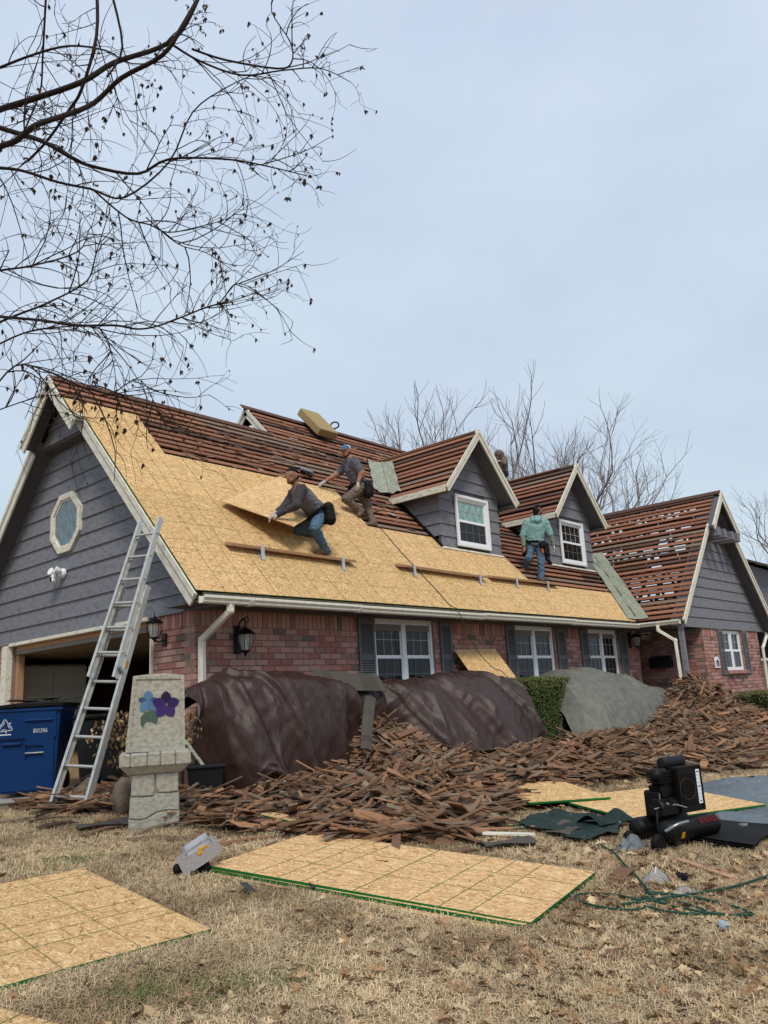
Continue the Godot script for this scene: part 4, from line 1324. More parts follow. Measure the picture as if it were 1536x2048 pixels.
func far_tree(at: Vector3, hgt: float, label: String, group: String, levels := 5, lean := Vector3.ZERO, spread := 0.75) -> void:
	var t := thing("bare_tree", label, "tree", at, 0.0, group)
	var tr := MB.new(); var tw := MB.new()
	var k := hgt / 10.0
	var top := Vector3(rf(-0.3, 0.3), 3.1 * k, rf(-0.3, 0.3))
	tr.tube(PackedVector3Array([Vector3(0, -0.2, 0), Vector3(0.05, 1.6 * k, 0.03), top]), PackedFloat32Array([0.22 * k, 0.16 * k, 0.12 * k]), 10, false)
	for i in 5:
		var a := TAU * i / 5.0 + rf(-0.4, 0.4)
		far_branch(tr, tw, top - Vector3(0, rf(0.0, 0.7), 0), Vector3(cos(a) * rf(0.35, 0.8), 1.0, sin(a) * rf(0.35, 0.8)) + lean, 2.5 * k, 0.072 * k, levels - 1, spread)
	part("trunk", tr, M.bark_pale, t)
	tag(part("twigs", tw, M.bark_pale, t), "", "", "", "stuff")

func build_far_trees() -> void:
	far_tree(Vector3(24.6, 2.0, -14.5), 15.8, "bare tree behind the ridge, left of the front dormer's peak", "bare trees behind the house", 5, Vector3(-0.1, 0, 0), 0.7)
	far_tree(Vector3(21.0, 2.0, -16.5), 11.4, "thin low bare tree just right of the tan bundle on the ridge", "bare trees behind the house", 5, Vector3.ZERO, 0.8)
	far_tree(Vector3(31.5, 2.0, -14.0), 15.6, "bare tree behind the hooded roofer between the two dormers", "bare trees behind the house", 5, Vector3.ZERO, 0.65)
	far_tree(Vector3(34.8, 2.0, -13.0), 15.4, "largest bare tree, reaching out right above the second dormer", "bare trees behind the house", 5, Vector3(0.2, 0, 0), 0.8)
	far_tree(Vector3(48.0, 1.6, -5.5), 13.0, "bare tree at the right edge above the neighbouring roof", "bare trees behind the house", 5, Vector3.ZERO, 0.8)

func build_neighbor() -> void:
	var t := thing("house", "neighbouring house with weathered grey shingle roof past the right gable", "house", Vector3(30.0, 1.2, -2.0))
	var b := MB.new()
	b.box(Vector3(0, 1.3, 0), Vector3(9.0, 2.7, 8.0)); part("wall", b, M.mortar, t)
	b = MB.new()
	for s in [-1, 1]:
		var e := Vector3(0, 2.6, s * 4.6); var r := Vector3(0, 4.75, 0)
		for i in 12:
			var p0 := e.lerp(r, i / 12.0); var p1 := e.lerp(r, (i + 1) / 12.0)
			b.uvo = Vector2(rf(0, 4), rf(0, 4))
			b.hexa([p0 + Vector3(-4.9, 0, 0.0), p0 + Vector3(4.9, 0, 0.0), p1 + Vector3(4.9, -0.04, 0), p1 + Vector3(-4.9, -0.04, 0),
				p0 + Vector3(-4.9, 0.06, 0), p0 + Vector3(4.9, 0.06, 0), p1 + Vector3(4.9, 0.03, 0), p1 + Vector3(-4.9, 0.03, 0)])
	part("roof", b, M.asphalt_shingle, t)
	b = MB.new()
	for s in [-1, 1]:
		b.xf = Transform3D(Basis(Vector3(0, 0, -s), Vector3(0, 1, 0), Vector3(s, 0, 0)), Vector3(s * 4.5, 0, 0))
		b.prism(PackedVector2Array([Vector2(-4.2, 2.6), Vector2(4.2, 2.6), Vector2(0, 4.6)]), -0.1, 0.01)
		part("gable", b, M.siding, t)
		b = MB.new()
	b = MB.new(); b.box(Vector3(-2, 1.5, 4.01), Vector3(1.4, 1.2, 0.08)); var w := part("window", b, M.white, t)
	b = MB.new(); b.box(Vector3(-2, 1.5, 4.05), Vector3(1.2, 1.0, 0.04)); part("pane", b, M.pane, w)
	b = MB.new(); b.box(Vector3(-4.52, 1.5, 0.5), Vector3(0.08, 1.2, 1.3)); w = part("window", b, M.white, t)
	b = MB.new(); b.box(Vector3(-4.55, 1.5, 0.5), Vector3(0.05, 1.0, 1.1)); part("pane", b, M.pane, w)
	b = MB.new(); b.box(Vector3(1.5, 1.05, 4.02), Vector3(1.0, 2.1, 0.08)); part("door", b, M.shutter, t)
# ---------------------------------------------------------------- things in the yard
func seen(p: Vector3, margin := 0.04) -> float:    # depth in front of the camera, or -1 when out of its view
	var d := p - EYE
	var x := d.dot(Vector3(0.67217521, -0.05427684, 0.73839997)); var y := d.dot(Vector3(0.13086517, -0.97289768, -0.19064211)); var z := d.dot(Vector3(0.72873506, 0.22477573, -0.64685476))
	if z < 0.3: return -1.0
	if absf(x / z) > 0.4756 + margin or absf(y / z) > 0.634 + margin: return -1.0
	return z

func ground_basis(yaw: float) -> Basis:
	var up := Vector3(-0.0179, 1, 0.0675).normalized()
	return Basis(Quaternion(Vector3.UP, up)) * Basis(Vector3.UP, yaw)

func ladder() -> void:
	var t := thing("extension_ladder", "aluminium extension ladder leaning on the left gable edge", "ladder", Vector3(-1.57, 0.62, 0.10))
	var o := t.position
	var fl := Vector3(-1.65, 0.63, -0.11) - o; var fr := Vector3(-1.49, 0.61, 0.31) - o
	var tl := Vector3(-0.40, 3.76, -0.52) - o; var tr := Vector3(-0.40, 3.71, 0.0) - o
	var across := (fr - fl).normalized()
	var along := ((tl - fl) + (tr - fr)).normalized()
	var face := along.cross(across).normalized()     # towards the climber
	if face.x > 0: face = -face
	var rail := func(a: Vector3, c: Vector3, s: float, called: String) -> void:
		var b := MB.new()
		var d := (c - a).normalized()
		b.bar(a, c, 0.010, 0.078, face)
		b.bar(a + face * 0.034 - across * s * 0.014, c + face * 0.034 - across * s * 0.014, 0.026, 0.008, face)
		b.bar(a - face * 0.034 - across * s * 0.014, c - face * 0.034 - across * s * 0.014, 0.026, 0.008, face)
		part(called, b, M.aluminium, t)
	rail.call(fl, fl.lerp(tl, 0.74), -1.0, "rail")
	rail.call(fr, fr.lerp(tr, 0.74), 1.0, "rail")
	var f := face * 0.082
	rail.call(fl.lerp(tl, 0.40) + f + across * 0.022, tl + f + across * 0.022, -1.0, "fly_rail")
	rail.call(fr.lerp(tr, 0.40) + f - across * 0.022, tr + f - across * 0.022, 1.0, "fly_rail")
	for i in 11:
		var k := (0.115 + i * 0.305) / 3.37
		var off := f if k > 0.42 else Vector3.ZERO
		var a := fl.lerp(tl, k) + off; var c := fr.lerp(tr, k) + off
		var b := MB.new()
		b.tube(PackedVector3Array([a, c]), 0.0165, 8)
		part("rung", b, M.aluminium, t)
		if k > 0.42 and k < 0.74:
			b = MB.new()
			b.tube(PackedVector3Array([a - off, c - off]), 0.0165, 8)
			part("rung", b, M.aluminium, t)
	for e in [fl, fr]:
		var b := MB.new()
		b.cbox(e + Vector3(0, 0.0, 0), Vector3(0.09, 0.03, 0.05), 0.006)
		part("foot", b, M.rubber, t)
	# rung locks and stickers on the right rail
	var lab := MB.new()
	for q in [0.44]:
		var p := fr.lerp(tr, q) + across * 0.0062
		lab.bar(p, p + along * 0.09, 0.001, 0.035, face)
	part("sticker", lab, M.yellow, t)
	var hk := MB.new()
	for s in [fl.lerp(tl, 0.42), fr.lerp(tr, 0.42)]:
		hk.bar(s + face * 0.02, s + face * 0.10 + along * 0.05, 0.02, 0.03, along)
	part("rung_lock", hk, M.steel, t)

func recycling_bin() -> void:
	var t := thing("recycling_bin", "blue wheeled recycling bin with shingle scraps on its black lid", "bin", Vector3(-1.30, 0.70, -1.24), deg_to_rad(-39))
	var b := MB.new()
	var H := 0.93
	var w0 := 0.28; var w1 := 0.345; var d0 := 0.28; var d1 := 0.37
	b.hexa([Vector3(-w0, 0.02, d0), Vector3(w0, 0.02, d0), Vector3(w0, 0.02, -d0), Vector3(-w0, 0.02, -d0), Vector3(-w1, H, d1), Vector3(w1, H, d1), Vector3(w1, H, -d1), Vector3(-w1, H, -d1)])
	part("body", b, M.bin_blue, t)
	var zf := func(y: float) -> float: return lerpf(d0, d1, (y - 0.02) / (H - 0.02))
	# raised panels of the front round the recess of the lift bar
	b = MB.new()
	for q in [[-0.26, -0.02, 0.05, 0.52], [0.17, 0.275, 0.05, 0.60], [-0.02, 0.17, 0.05, 0.37], [-0.02, 0.17, 0.52, 0.60], [-0.30, 0.30, 0.60, 0.93]]:
		var y0: float = q[2]; var y1: float = q[3]
		b.hexa([Vector3(q[0], y0, zf.call(y0) + 0.02), Vector3(q[1], y0, zf.call(y0) + 0.02), Vector3(q[1], y0, zf.call(y0) - 0.01), Vector3(q[0], y0, zf.call(y0) - 0.01),
			Vector3(q[0], y1, zf.call(y1) + 0.02), Vector3(q[1], y1, zf.call(y1) + 0.02), Vector3(q[1], y1, zf.call(y1) - 0.01), Vector3(q[0], y1, zf.call(y1) - 0.01)])
	part("front_panel", b, M.bin_blue, t)
	b = MB.new()
	b.cbox(Vector3(-0.16, 0.545, zf.call(0.545) + 0.022), Vector3(0.20, 0.03, 0.05), 0.012)
	b.cbox(Vector3(0.12, 0.79, zf.call(0.79) + 0.022), Vector3(0.30, 0.026, 0.045), 0.011)
	b.cbox(Vector3(0, H - 0.02, 0), Vector3(w1 * 2 + 0.05, 0.05, d1 * 2 + 0.06), 0.012)
	part("rim", b, M.bin_blue, t)
	b = MB.new()
	b.tube(PackedVector3Array([Vector3(-0.02, 0.44, zf.call(0.44) + 0.016), Vector3(0.17, 0.44, zf.call(0.44) + 0.016)]), 0.011, 8)
	part("lift_bar", b, M.steel, t)
	b = MB.new()
	var g := []
	for i in 9:
		var row := PackedVector3Array()
		for k in 9:
			var u := k / 8.0 * 2 - 1; var v := i / 8.0 * 2 - 1
			row.append(Vector3(u * (w1 + 0.045), H + 0.035 + 0.03 * (1 - u * u) * (1 - v * v), v * (d1 + 0.05)))
		g.append(row)
	b.sheet(g, 1.0, true)
	b.cbox(Vector3(0, H + 0.018, 0), Vector3(w1 * 2 + 0.09, 0.034, d1 * 2 + 0.10), 0.01)
	var lid := part("lid", b, M.rubber, t)
	b = MB.new()
	b.cbox(Vector3(0, H + 0.03, -d1 - 0.06), Vector3(0.5, 0.04, 0.04), 0.015)
	part("handle", b, M.rubber, lid)
	for s in [-1, 1]:
		b = MB.new()
		b.xf = Transform3D(Basis(Vector3(0, 0, 1), PI / 2), Vector3(s * 0.27, 0.10, -d0 - 0.05))
		b.lathe([Vector2(0, -0.03), Vector2(0.08, -0.03), Vector2(0.1, -0.02), Vector2(0.1, 0.02), Vector2(0.08, 0.03), Vector2(0, 0.03)], 16)
		part("wheel", b, M.rubber, t)
	# printed marks on the front
	var tilt := atan2(d1 - d0, H)
	var on := func(x: float, y: float) -> Transform3D:
		return Transform3D(Basis(Vector3.RIGHT, tilt), Vector3(x, y, zf.call(y) + 0.0225))
	var tm := TextMesh.new()
	tm.text = "80012966"; tm.font_size = 32; tm.pixel_size = 0.0016; tm.depth = 0.002
	var sf := SystemFont.new(); sf.font_names = PackedStringArray(["Droid Sans Mono"]); tm.font = sf
	tm.material = M.print_white
	put("serial_number", tm, t, (on.call(0.135, 0.675) as Transform3D) * Transform3D(Basis.from_scale(Vector3(0.62, 1.15, 1)), Vector3.ZERO))
	b = MB.new()
	b.xf = on.call(-0.23, 0.735)
	for k in 3:   # three chasing arrows, in outline
		var r := Basis(Vector3(0, 0, 1), -TAU * k / 3.0)
		var keep := b.xf
		b.xf = keep * Transform3D(r, Vector3.ZERO)
		b.bx(Vector3(-0.028, 0.048, 0), Vector3(0.075, 0.007, 0.0015), Basis(Vector3(0, 0, 1), 1.05))
		b.bx(Vector3(0.012, 0.060, 0), Vector3(0.045, 0.007, 0.0015), Basis(Vector3(0, 0, 1), -1.0))
		b.bx(Vector3(-0.018, 0.030, 0), Vector3(0.045, 0.007, 0.0015), Basis(Vector3(0, 0, 1), 1.05))
		b.bx(Vector3(0.040, 0.036, 0), Vector3(0.04, 0.007, 0.0015), Basis(Vector3(0, 0, 1), 0.25))
		b.xf = keep
	b.bx(Vector3(0.0, -0.085, 0), Vector3(0.12, 0.012, 0.0015))
	part("recycling_mark", b, M.print_white, t)

func dark_bin() -> void:
	var t := thing("trash_can", "black trash can in the shade behind the ladder", "bin", Vector3(-0.72, 0.66, -0.75), deg_to_rad(-39))
	var b := MB.new()
	b.hexa([Vector3(-0.22, 0.14, 0.22), Vector3(0.22, 0.14, 0.22), Vector3(0.22, 0.14, -0.22), Vector3(-0.22, 0.14, -0.22), Vector3(-0.27, 0.80, 0.28), Vector3(0.27, 0.80, 0.28), Vector3(0.27, 0.80, -0.28), Vector3(-0.27, 0.80, -0.28)])
	part("body", b, M.bin_dark, t)
	b = MB.new(); b.cbox(Vector3(0, 0.83, 0), Vector3(0.62, 0.06, 0.62), 0.02); part("lid", b, M.rubber, t)
	for s in [-1, 1]:
		b = MB.new(); b.xf = Transform3D(Basis(Vector3(0, 0, 1), PI / 2), Vector3(s * 0.2, 0.09, -0.18))
		b.lathe([Vector2(0, -0.03), Vector2(0.09, -0.03), Vector2(0.09, 0.03), Vector2(0, 0.03)], 14); part("wheel", b, M.rubber, t)
	b = MB.new(); b.box(Vector3(0, 0.08, 0.12), Vector3(0.3, 0.14, 0.1)); part("foot", b, M.bin_dark, t)
	t = thing("storage_tote", "dark grey plastic tote beside the pillar, under the tarp's edge", "tote", Vector3(-0.42, 0.58, 0.78), deg_to_rad(-32))
	b = MB.new()
	b.hexa([Vector3(-0.15, 0, 0.12), Vector3(0.15, 0, 0.12), Vector3(0.15, 0, -0.12), Vector3(-0.15, 0, -0.12), Vector3(-0.18, 0.33, 0.15), Vector3(0.18, 0.33, 0.15), Vector3(0.18, 0.33, -0.15), Vector3(-0.18, 0.33, -0.15)])
	part("body", b, M.bin_dark, t)
	b = MB.new(); b.cbox(Vector3(0, 0.345, 0), Vector3(0.40, 0.035, 0.34), 0.01); part("rim", b, M.bin_dark, t)

func rough_prism(b: MB, poly: PackedVector2Array, z0: float, z1: float, k: float) -> void:
	# a stone block with a rounded front face
	var inner := PackedVector2Array()
	var c := Vector2.ZERO
	for p in poly: c += p
	c /= poly.size()
	for p in poly: inner.append(p + (c - p).normalized() * k)
	var n := poly.size()
	b.prism(poly, z0, z1 - k)
	for i in n:
		var j := (i + 1) % n
		b.quad(Vector3(poly[i].x, poly[i].y, z1 - k), Vector3(poly[j].x, poly[j].y, z1 - k), Vector3(inner[j].x, inner[j].y, z1), Vector3(inner[i].x, inner[i].y, z1))
	var idx := Geometry2D.triangulate_polygon(inner)
	for i in range(0, idx.size(), 3):
		var a := inner[idx[i]]; var d := inner[idx[i + 1]]; var e := inner[idx[i + 2]]
		if (d - a).cross(e - a) < 0: var w := d; d = e; e = w
		b.tri(Vector3(a.x, a.y, z1), Vector3(d.x, d.y, z1), Vector3(e.x, e.y, z1))

func pillar() -> void:
	var t := thing("stone_pillar", "carved concrete pillar with a blue and a purple flower on its slab", "garden pillar", Vector3(-1.38, gy(-1.38, 1.35) + 0.035, 1.35), deg_to_rad(-32))
	var stones := [
		PackedVector2Array([Vector2(-0.222, -0.07), Vector2(0.212, -0.07), Vector2(0.214, 0.105), Vector2(0.12, 0.112), Vector2(0.02, 0.098), Vector2(-0.07, 0.055), Vector2(-0.12, 0.045), Vector2(-0.224, 0.062)]),
		PackedVector2Array([Vector2(-0.222, 0.068), Vector2(-0.12, 0.051), Vector2(-0.07, 0.061), Vector2(0.02, 0.104), Vector2(0.12, 0.118), Vector2(0.212, 0.111), Vector2(0.208, 0.262), Vector2(0.12, 0.255), Vector2(0.03, 0.262), Vector2(-0.01, 0.24), Vector2(-0.10, 0.236), Vector2(-0.212, 0.248)]),
		PackedVector2Array([Vector2(-0.206, 0.256), Vector2(-0.10, 0.244), Vector2(-0.012, 0.247), Vector2(0.0, 0.30), Vector2(-0.004, 0.44), Vector2(-0.20, 0.44)]),
		PackedVector2Array([Vector2(0.008, 0.30), Vector2(0.03, 0.269), Vector2(0.12, 0.262), Vector2(0.204, 0.27), Vector2(0.203, 0.44), Vector2(0.004, 0.44)])]
	var b := MB.new()
	b.box(Vector3(0, 0.2, 0.0), Vector3(0.40, 0.46, 0.30)); part("base_core", b, M.concrete, t)
	for s in stones:
		b = MB.new()
		rough_prism(b, s, 0.10, 0.185 + rf(-0.006, 0.008), 0.014)
		for q in [-1, 1]: pass
		part("base_stone", b, M.concrete, t)
	b = MB.new()
	for s in [-1, 1]:
		b.cbox(Vector3(s * 0.198, 0.13, -0.02), Vector3(0.03, 0.22, 0.30), 0.01); b.cbox(Vector3(s * 0.19, 0.345, -0.02), Vector3(0.03, 0.18, 0.30), 0.01)
	part("side_stone", b, M.concrete, t)
	# ledge: flared underside and a band of blocks
	b = MB.new()
	b.hexa([Vector3(-0.235, 0.44, 0.20), Vector3(0.235, 0.44, 0.20), Vector3(0.235, 0.44, -0.19), Vector3(-0.235, 0.44, -0.19), Vector3(-0.295, 0.505, 0.262), Vector3(0.295, 0.505, 0.262), Vector3(0.295, 0.505, -0.24), Vector3(-0.295, 0.505, -0.24)])
	part("ledge_flare", b, M.concrete, t)
	var xs := [-0.31, -0.215, -0.07, 0.045, 0.175, 0.31]
	for i in 5:
		b = MB.new()
		b.cbox(Vector3((xs[i] + xs[i + 1]) * 0.5, 0.563, 0.01), Vector3(xs[i + 1] - xs[i] - 0.003, 0.115 + rf(-0.004, 0.004), 0.53 + rf(-0.006, 0.006)), 0.010)
		part("ledge_stone", b, M.concrete, t)
	# slab, leaning back a little, narrower at the top
	var sl := Transform3D(Basis(Vector3.RIGHT, -0.05) * Basis(Vector3(0, 0, 1), -0.025), Vector3(0.005, 0.618, 0.0))
	b = MB.new(); b.xf = sl
	b.prism(PackedVector2Array([Vector2(-0.268, 0), Vector2(0.262, 0), Vector2(0.236, 0.69), Vector2(0.06, 0.708), Vector2(-0.10, 0.70), Vector2(-0.228, 0.685)]), -0.07, 0.052)
	var slab := part("slab", b, M.concrete, t)
	b = MB.new(); b.xf = sl
	var rim := [[Vector2(-0.268, 0), Vector2(-0.230, 0.03), Vector2(-0.196, 0.655), Vector2(-0.228, 0.685)], [Vector2(0.230, 0.03), Vector2(0.262, 0), Vector2(0.236, 0.69), Vector2(0.206, 0.655)], [Vector2(-0.196, 0.655), Vector2(0.206, 0.655), Vector2(0.236, 0.69), Vector2(0.06, 0.708), Vector2(-0.10, 0.70), Vector2(-0.228, 0.685)], [Vector2(-0.268, 0), Vector2(0.262, 0), Vector2(0.230, 0.03), Vector2(-0.230, 0.03)]]
	for r in rim: b.prism(PackedVector2Array(r), 0.05, 0.066)
	part("slab_rim", b, M.concrete, slab)
	# painted relief flowers
	var petal := func(c: Vector2, ang: float, l: float, w: float, col: Color, z: float, called: String) -> void:
		var m := MB.new(); m.xf = sl; m.col = col
		var d := Vector2(cos(ang), sin(ang)); var q := Vector2(-d.y, d.x)
		var pl := PackedVector2Array()
		for s in [[0.0, 0.12], [0.3, 0.42], [0.6, 0.5], [0.85, 0.30], [1.0, 0.0], [0.85, -0.30], [0.6, -0.5], [0.3, -0.42], [0.0, -0.12]]:
			pl.append(c + d * l * s[0] + q * w * s[1])
		m.prism(pl, 0.05, z)
		part(called, m, M.painted, slab)
	var blue := Color(0.13, 0.26, 0.42); var purple := Color(0.055, 0.03, 0.15)
	var c1 := Vector2(-0.085, 0.455); var c2 := Vector2(0.075, 0.415)
	petal.call(c1, 1.57, 0.095, 0.085, blue, 0.060, "petal")
	petal.call(c1, 0.15, 0.09, 0.055, Color(0.06, 0.12, 0.20), 0.059, "petal")
	petal.call(c1, 2.95, 0.09, 0.055, Color(0.06, 0.12, 0.20), 0.0592, "petal")
	petal.call(c1, -0.95, 0.11, 0.085, blue * 0.9, 0.0605, "petal")
	petal.call(c1, -2.15, 0.11, 0.085, blue * 1.1, 0.0602, "petal")
	for k in 5:
		petal.call(c2, 1.57 + TAU * k / 5.0, 0.128, 0.095, purple * rf(0.85, 1.3) if k != 0 else Color(0.03, 0.02, 0.05), 0.0606 + 0.0006 * k, "petal")
	petal.call(c2, 0.3, 0.02, 0.03, Color(0.30, 0.22, 0.13), 0.066, "flower_centre")
	var m := MB.new(); m.xf = sl; m.col = Color(0.10, 0.155, 0.12)
	m.prism(PackedVector2Array([Vector2(-0.145, 0.31), Vector2(-0.11, 0.355), Vector2(-0.03, 0.37), Vector2(0.01, 0.345), Vector2(0.012, 0.30), Vector2(-0.005, 0.245), Vector2(-0.05, 0.268), Vector2(-0.085, 0.272), Vector2(-0.112, 0.25), Vector2(-0.122, 0.215), Vector2(-0.145, 0.25)]), 0.05, 0.0592)
	part("leaf", m, M.painted, slab)

	# the boulder and the board propped beside it
	var rk := MB.new()
	var fn := FastNoiseLite.new(); fn.seed = 9; fn.frequency = 1.6
	var g := []
	for i in 11:
		var row := PackedVector3Array()
		for k in 17:
			var th := PI * i / 10.0; var ph := TAU * k / 16.0
			var u := Vector3(sin(th) * cos(ph), cos(th), sin(th) * sin(ph))
			row.append(Vector3(u.x * 0.13, u.y * 0.19, u.z * 0.12) * (1.0 + 0.35 * fn.get_noise_3dv(u)))
		g.append(row)
	rk.sheet(g, 0.1, false)
	var r := part("boulder", rk, M.rock, self)
	r.position = Vector3(-1.31, 0.72, 0.72)
	tag(r, "small pinkish boulder between the ladder foot and the pillar", "rock")
	rk = MB.new()
	rk.bar(Vector3(-1.32, 0.55, 0.97), Vector3(-1.33, 0.86, 0.95), 0.085, 0.016, Vector3(0.5, 0, -0.8))
	tag(part("board", rk, M.lumber, self), "short brown board standing between the boulder and the pillar", "board")

func dead_shrub() -> void:
	var t := thing("shrub", "dead shrub with dry tan leaves behind the stone pillar", "shrub", Vector3(-0.66, 0.64, 0.16))
	var tw := MB.new()
	var xs := []; var cs := []
	for i in 80:
		var a := rf(0, TAU)
		var p := PackedVector3Array([Vector3(rf(-0.12, 0.08), 0, rf(-0.08, 0.08))])
		var d := Vector3(cos(a) * 0.6, 1.3, sin(a) * 0.5).normalized()
		for k in 5:
			d = (d + Vector3(rf(-0.3, 0.3), rf(-0.25, 0.2), rf(-0.3, 0.3))).normalized()
			p.append(p[k] + d * 0.19)
			for q in 7:
				if k >= 0:
					xs.append(Transform3D(Basis.from_euler(Vector3(rf(-1, 1) + 1.2, rf(0, TAU), rf(-1, 1))) * Basis.from_scale(Vector3.ONE * rf(0.7, 1.4)), p[k + 1] + Vector3(rf(-0.06, 0.06), rf(-0.08, 0.04), rf(-0.06, 0.06))))
					cs.append(Color(0.28, 0.17, 0.075).lerp(Color(0.46, 0.33, 0.17), rf(0, 1)) * rf(0.6, 1.1))
		tw.tube(p, taper(6, 0.008, 0.003), 4, false)
	part("stems", tw, M.bark, t).set_meta("kind", "stuff")
	var lf := MB.new()
	lf.tri(Vector3(0, 0, 0), Vector3(0.012, 0.004, 0.024), Vector3(0, 0, 0.052)); lf.tri(Vector3(0, 0, 0), Vector3(0, 0, 0.052), Vector3(-0.012, 0.004, 0.024))
	crowd("dry_leaves", lf.mesh(M.leaf), xs, cs, t)

func hedge(called_label: String, lo: Vector3, hi: Vector3, n: int, brown: float) -> void:
	var t := thing("hedge", called_label, "hedge", Vector3((lo.x + hi.x) * 0.5, lo.y, (lo.z + hi.z) * 0.5), 0.0, "clipped hedges")
	var s := (hi - lo); var h := s * 0.5
	var b := MB.new()
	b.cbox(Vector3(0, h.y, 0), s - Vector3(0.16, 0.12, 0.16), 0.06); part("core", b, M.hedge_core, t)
	var fn := FastNoiseLite.new(); fn.seed = 4; fn.frequency = 2.2
	var xs := []; var cs := []
	for i in n:
		var f := rng.randi_range(0, 9)
		var p := Vector3(rf(-1, 1), rf(-1, 1), rf(-1, 1))
		if f < 4: p.z = 1
		elif f < 6: p.x = -1.0
		elif f < 7: p.x = 1.0
		elif f < 9: p.y = 1
		else: p.z = -1
		var q := p * h
		var e := fn.get_noise_3dv(q * 1.5)
		var rr := 1.0 + e * 0.10 - rf(0, 0.10)
		q = Vector3(q.x * rr, q.y * rr + h.y, q.z * rr)
		xs.append(Transform3D(Basis.from_euler(Vector3(rf(0, TAU), rf(0, TAU), rf(0, TAU))) * Basis.from_scale(Vector3.ONE * rf(0.7, 1.3)), q))
		var c := Color(0.045, 0.075, 0.022).lerp(Color(0.10, 0.145, 0.04), rf(0, 1))
		if q.y > s.y * 0.85: c = c.lerp(Color(0.22, 0.22, 0.07), rf(0, 0.7))
		if rng.randf() < brown: c = Color(0.22, 0.15, 0.06) * rf(0.6, 1.2)
		cs.append(c)
	var lf := MB.new()
	lf.tri(Vector3(0, 0, -0.013), Vector3(0.009, 0.002, 0), Vector3(0, 0, 0.014)); lf.tri(Vector3(0, 0, -0.013), Vector3(0, 0, 0.014), Vector3(-0.009, 0.002, 0))
	crowd("leaves", lf.mesh(M.hedge_leaf), xs, cs, t)
	var tw := MB.new()
	for i in 40:
		var p := Vector3(rf(-h.x, h.x), 0, rf(0, h.z))
		tw.tube(PackedVector3Array([p, p + Vector3(rf(-0.1, 0.1), 0.2, rf(-0.02, 0.1)), p + Vector3(rf(-0.2, 0.2), 0.42, rf(0, 0.15))]), PackedFloat32Array([0.006, 0.004, 0.002]), 4, false)
	part("stems", tw, M.bark_pale, t).set_meta("kind", "stuff")

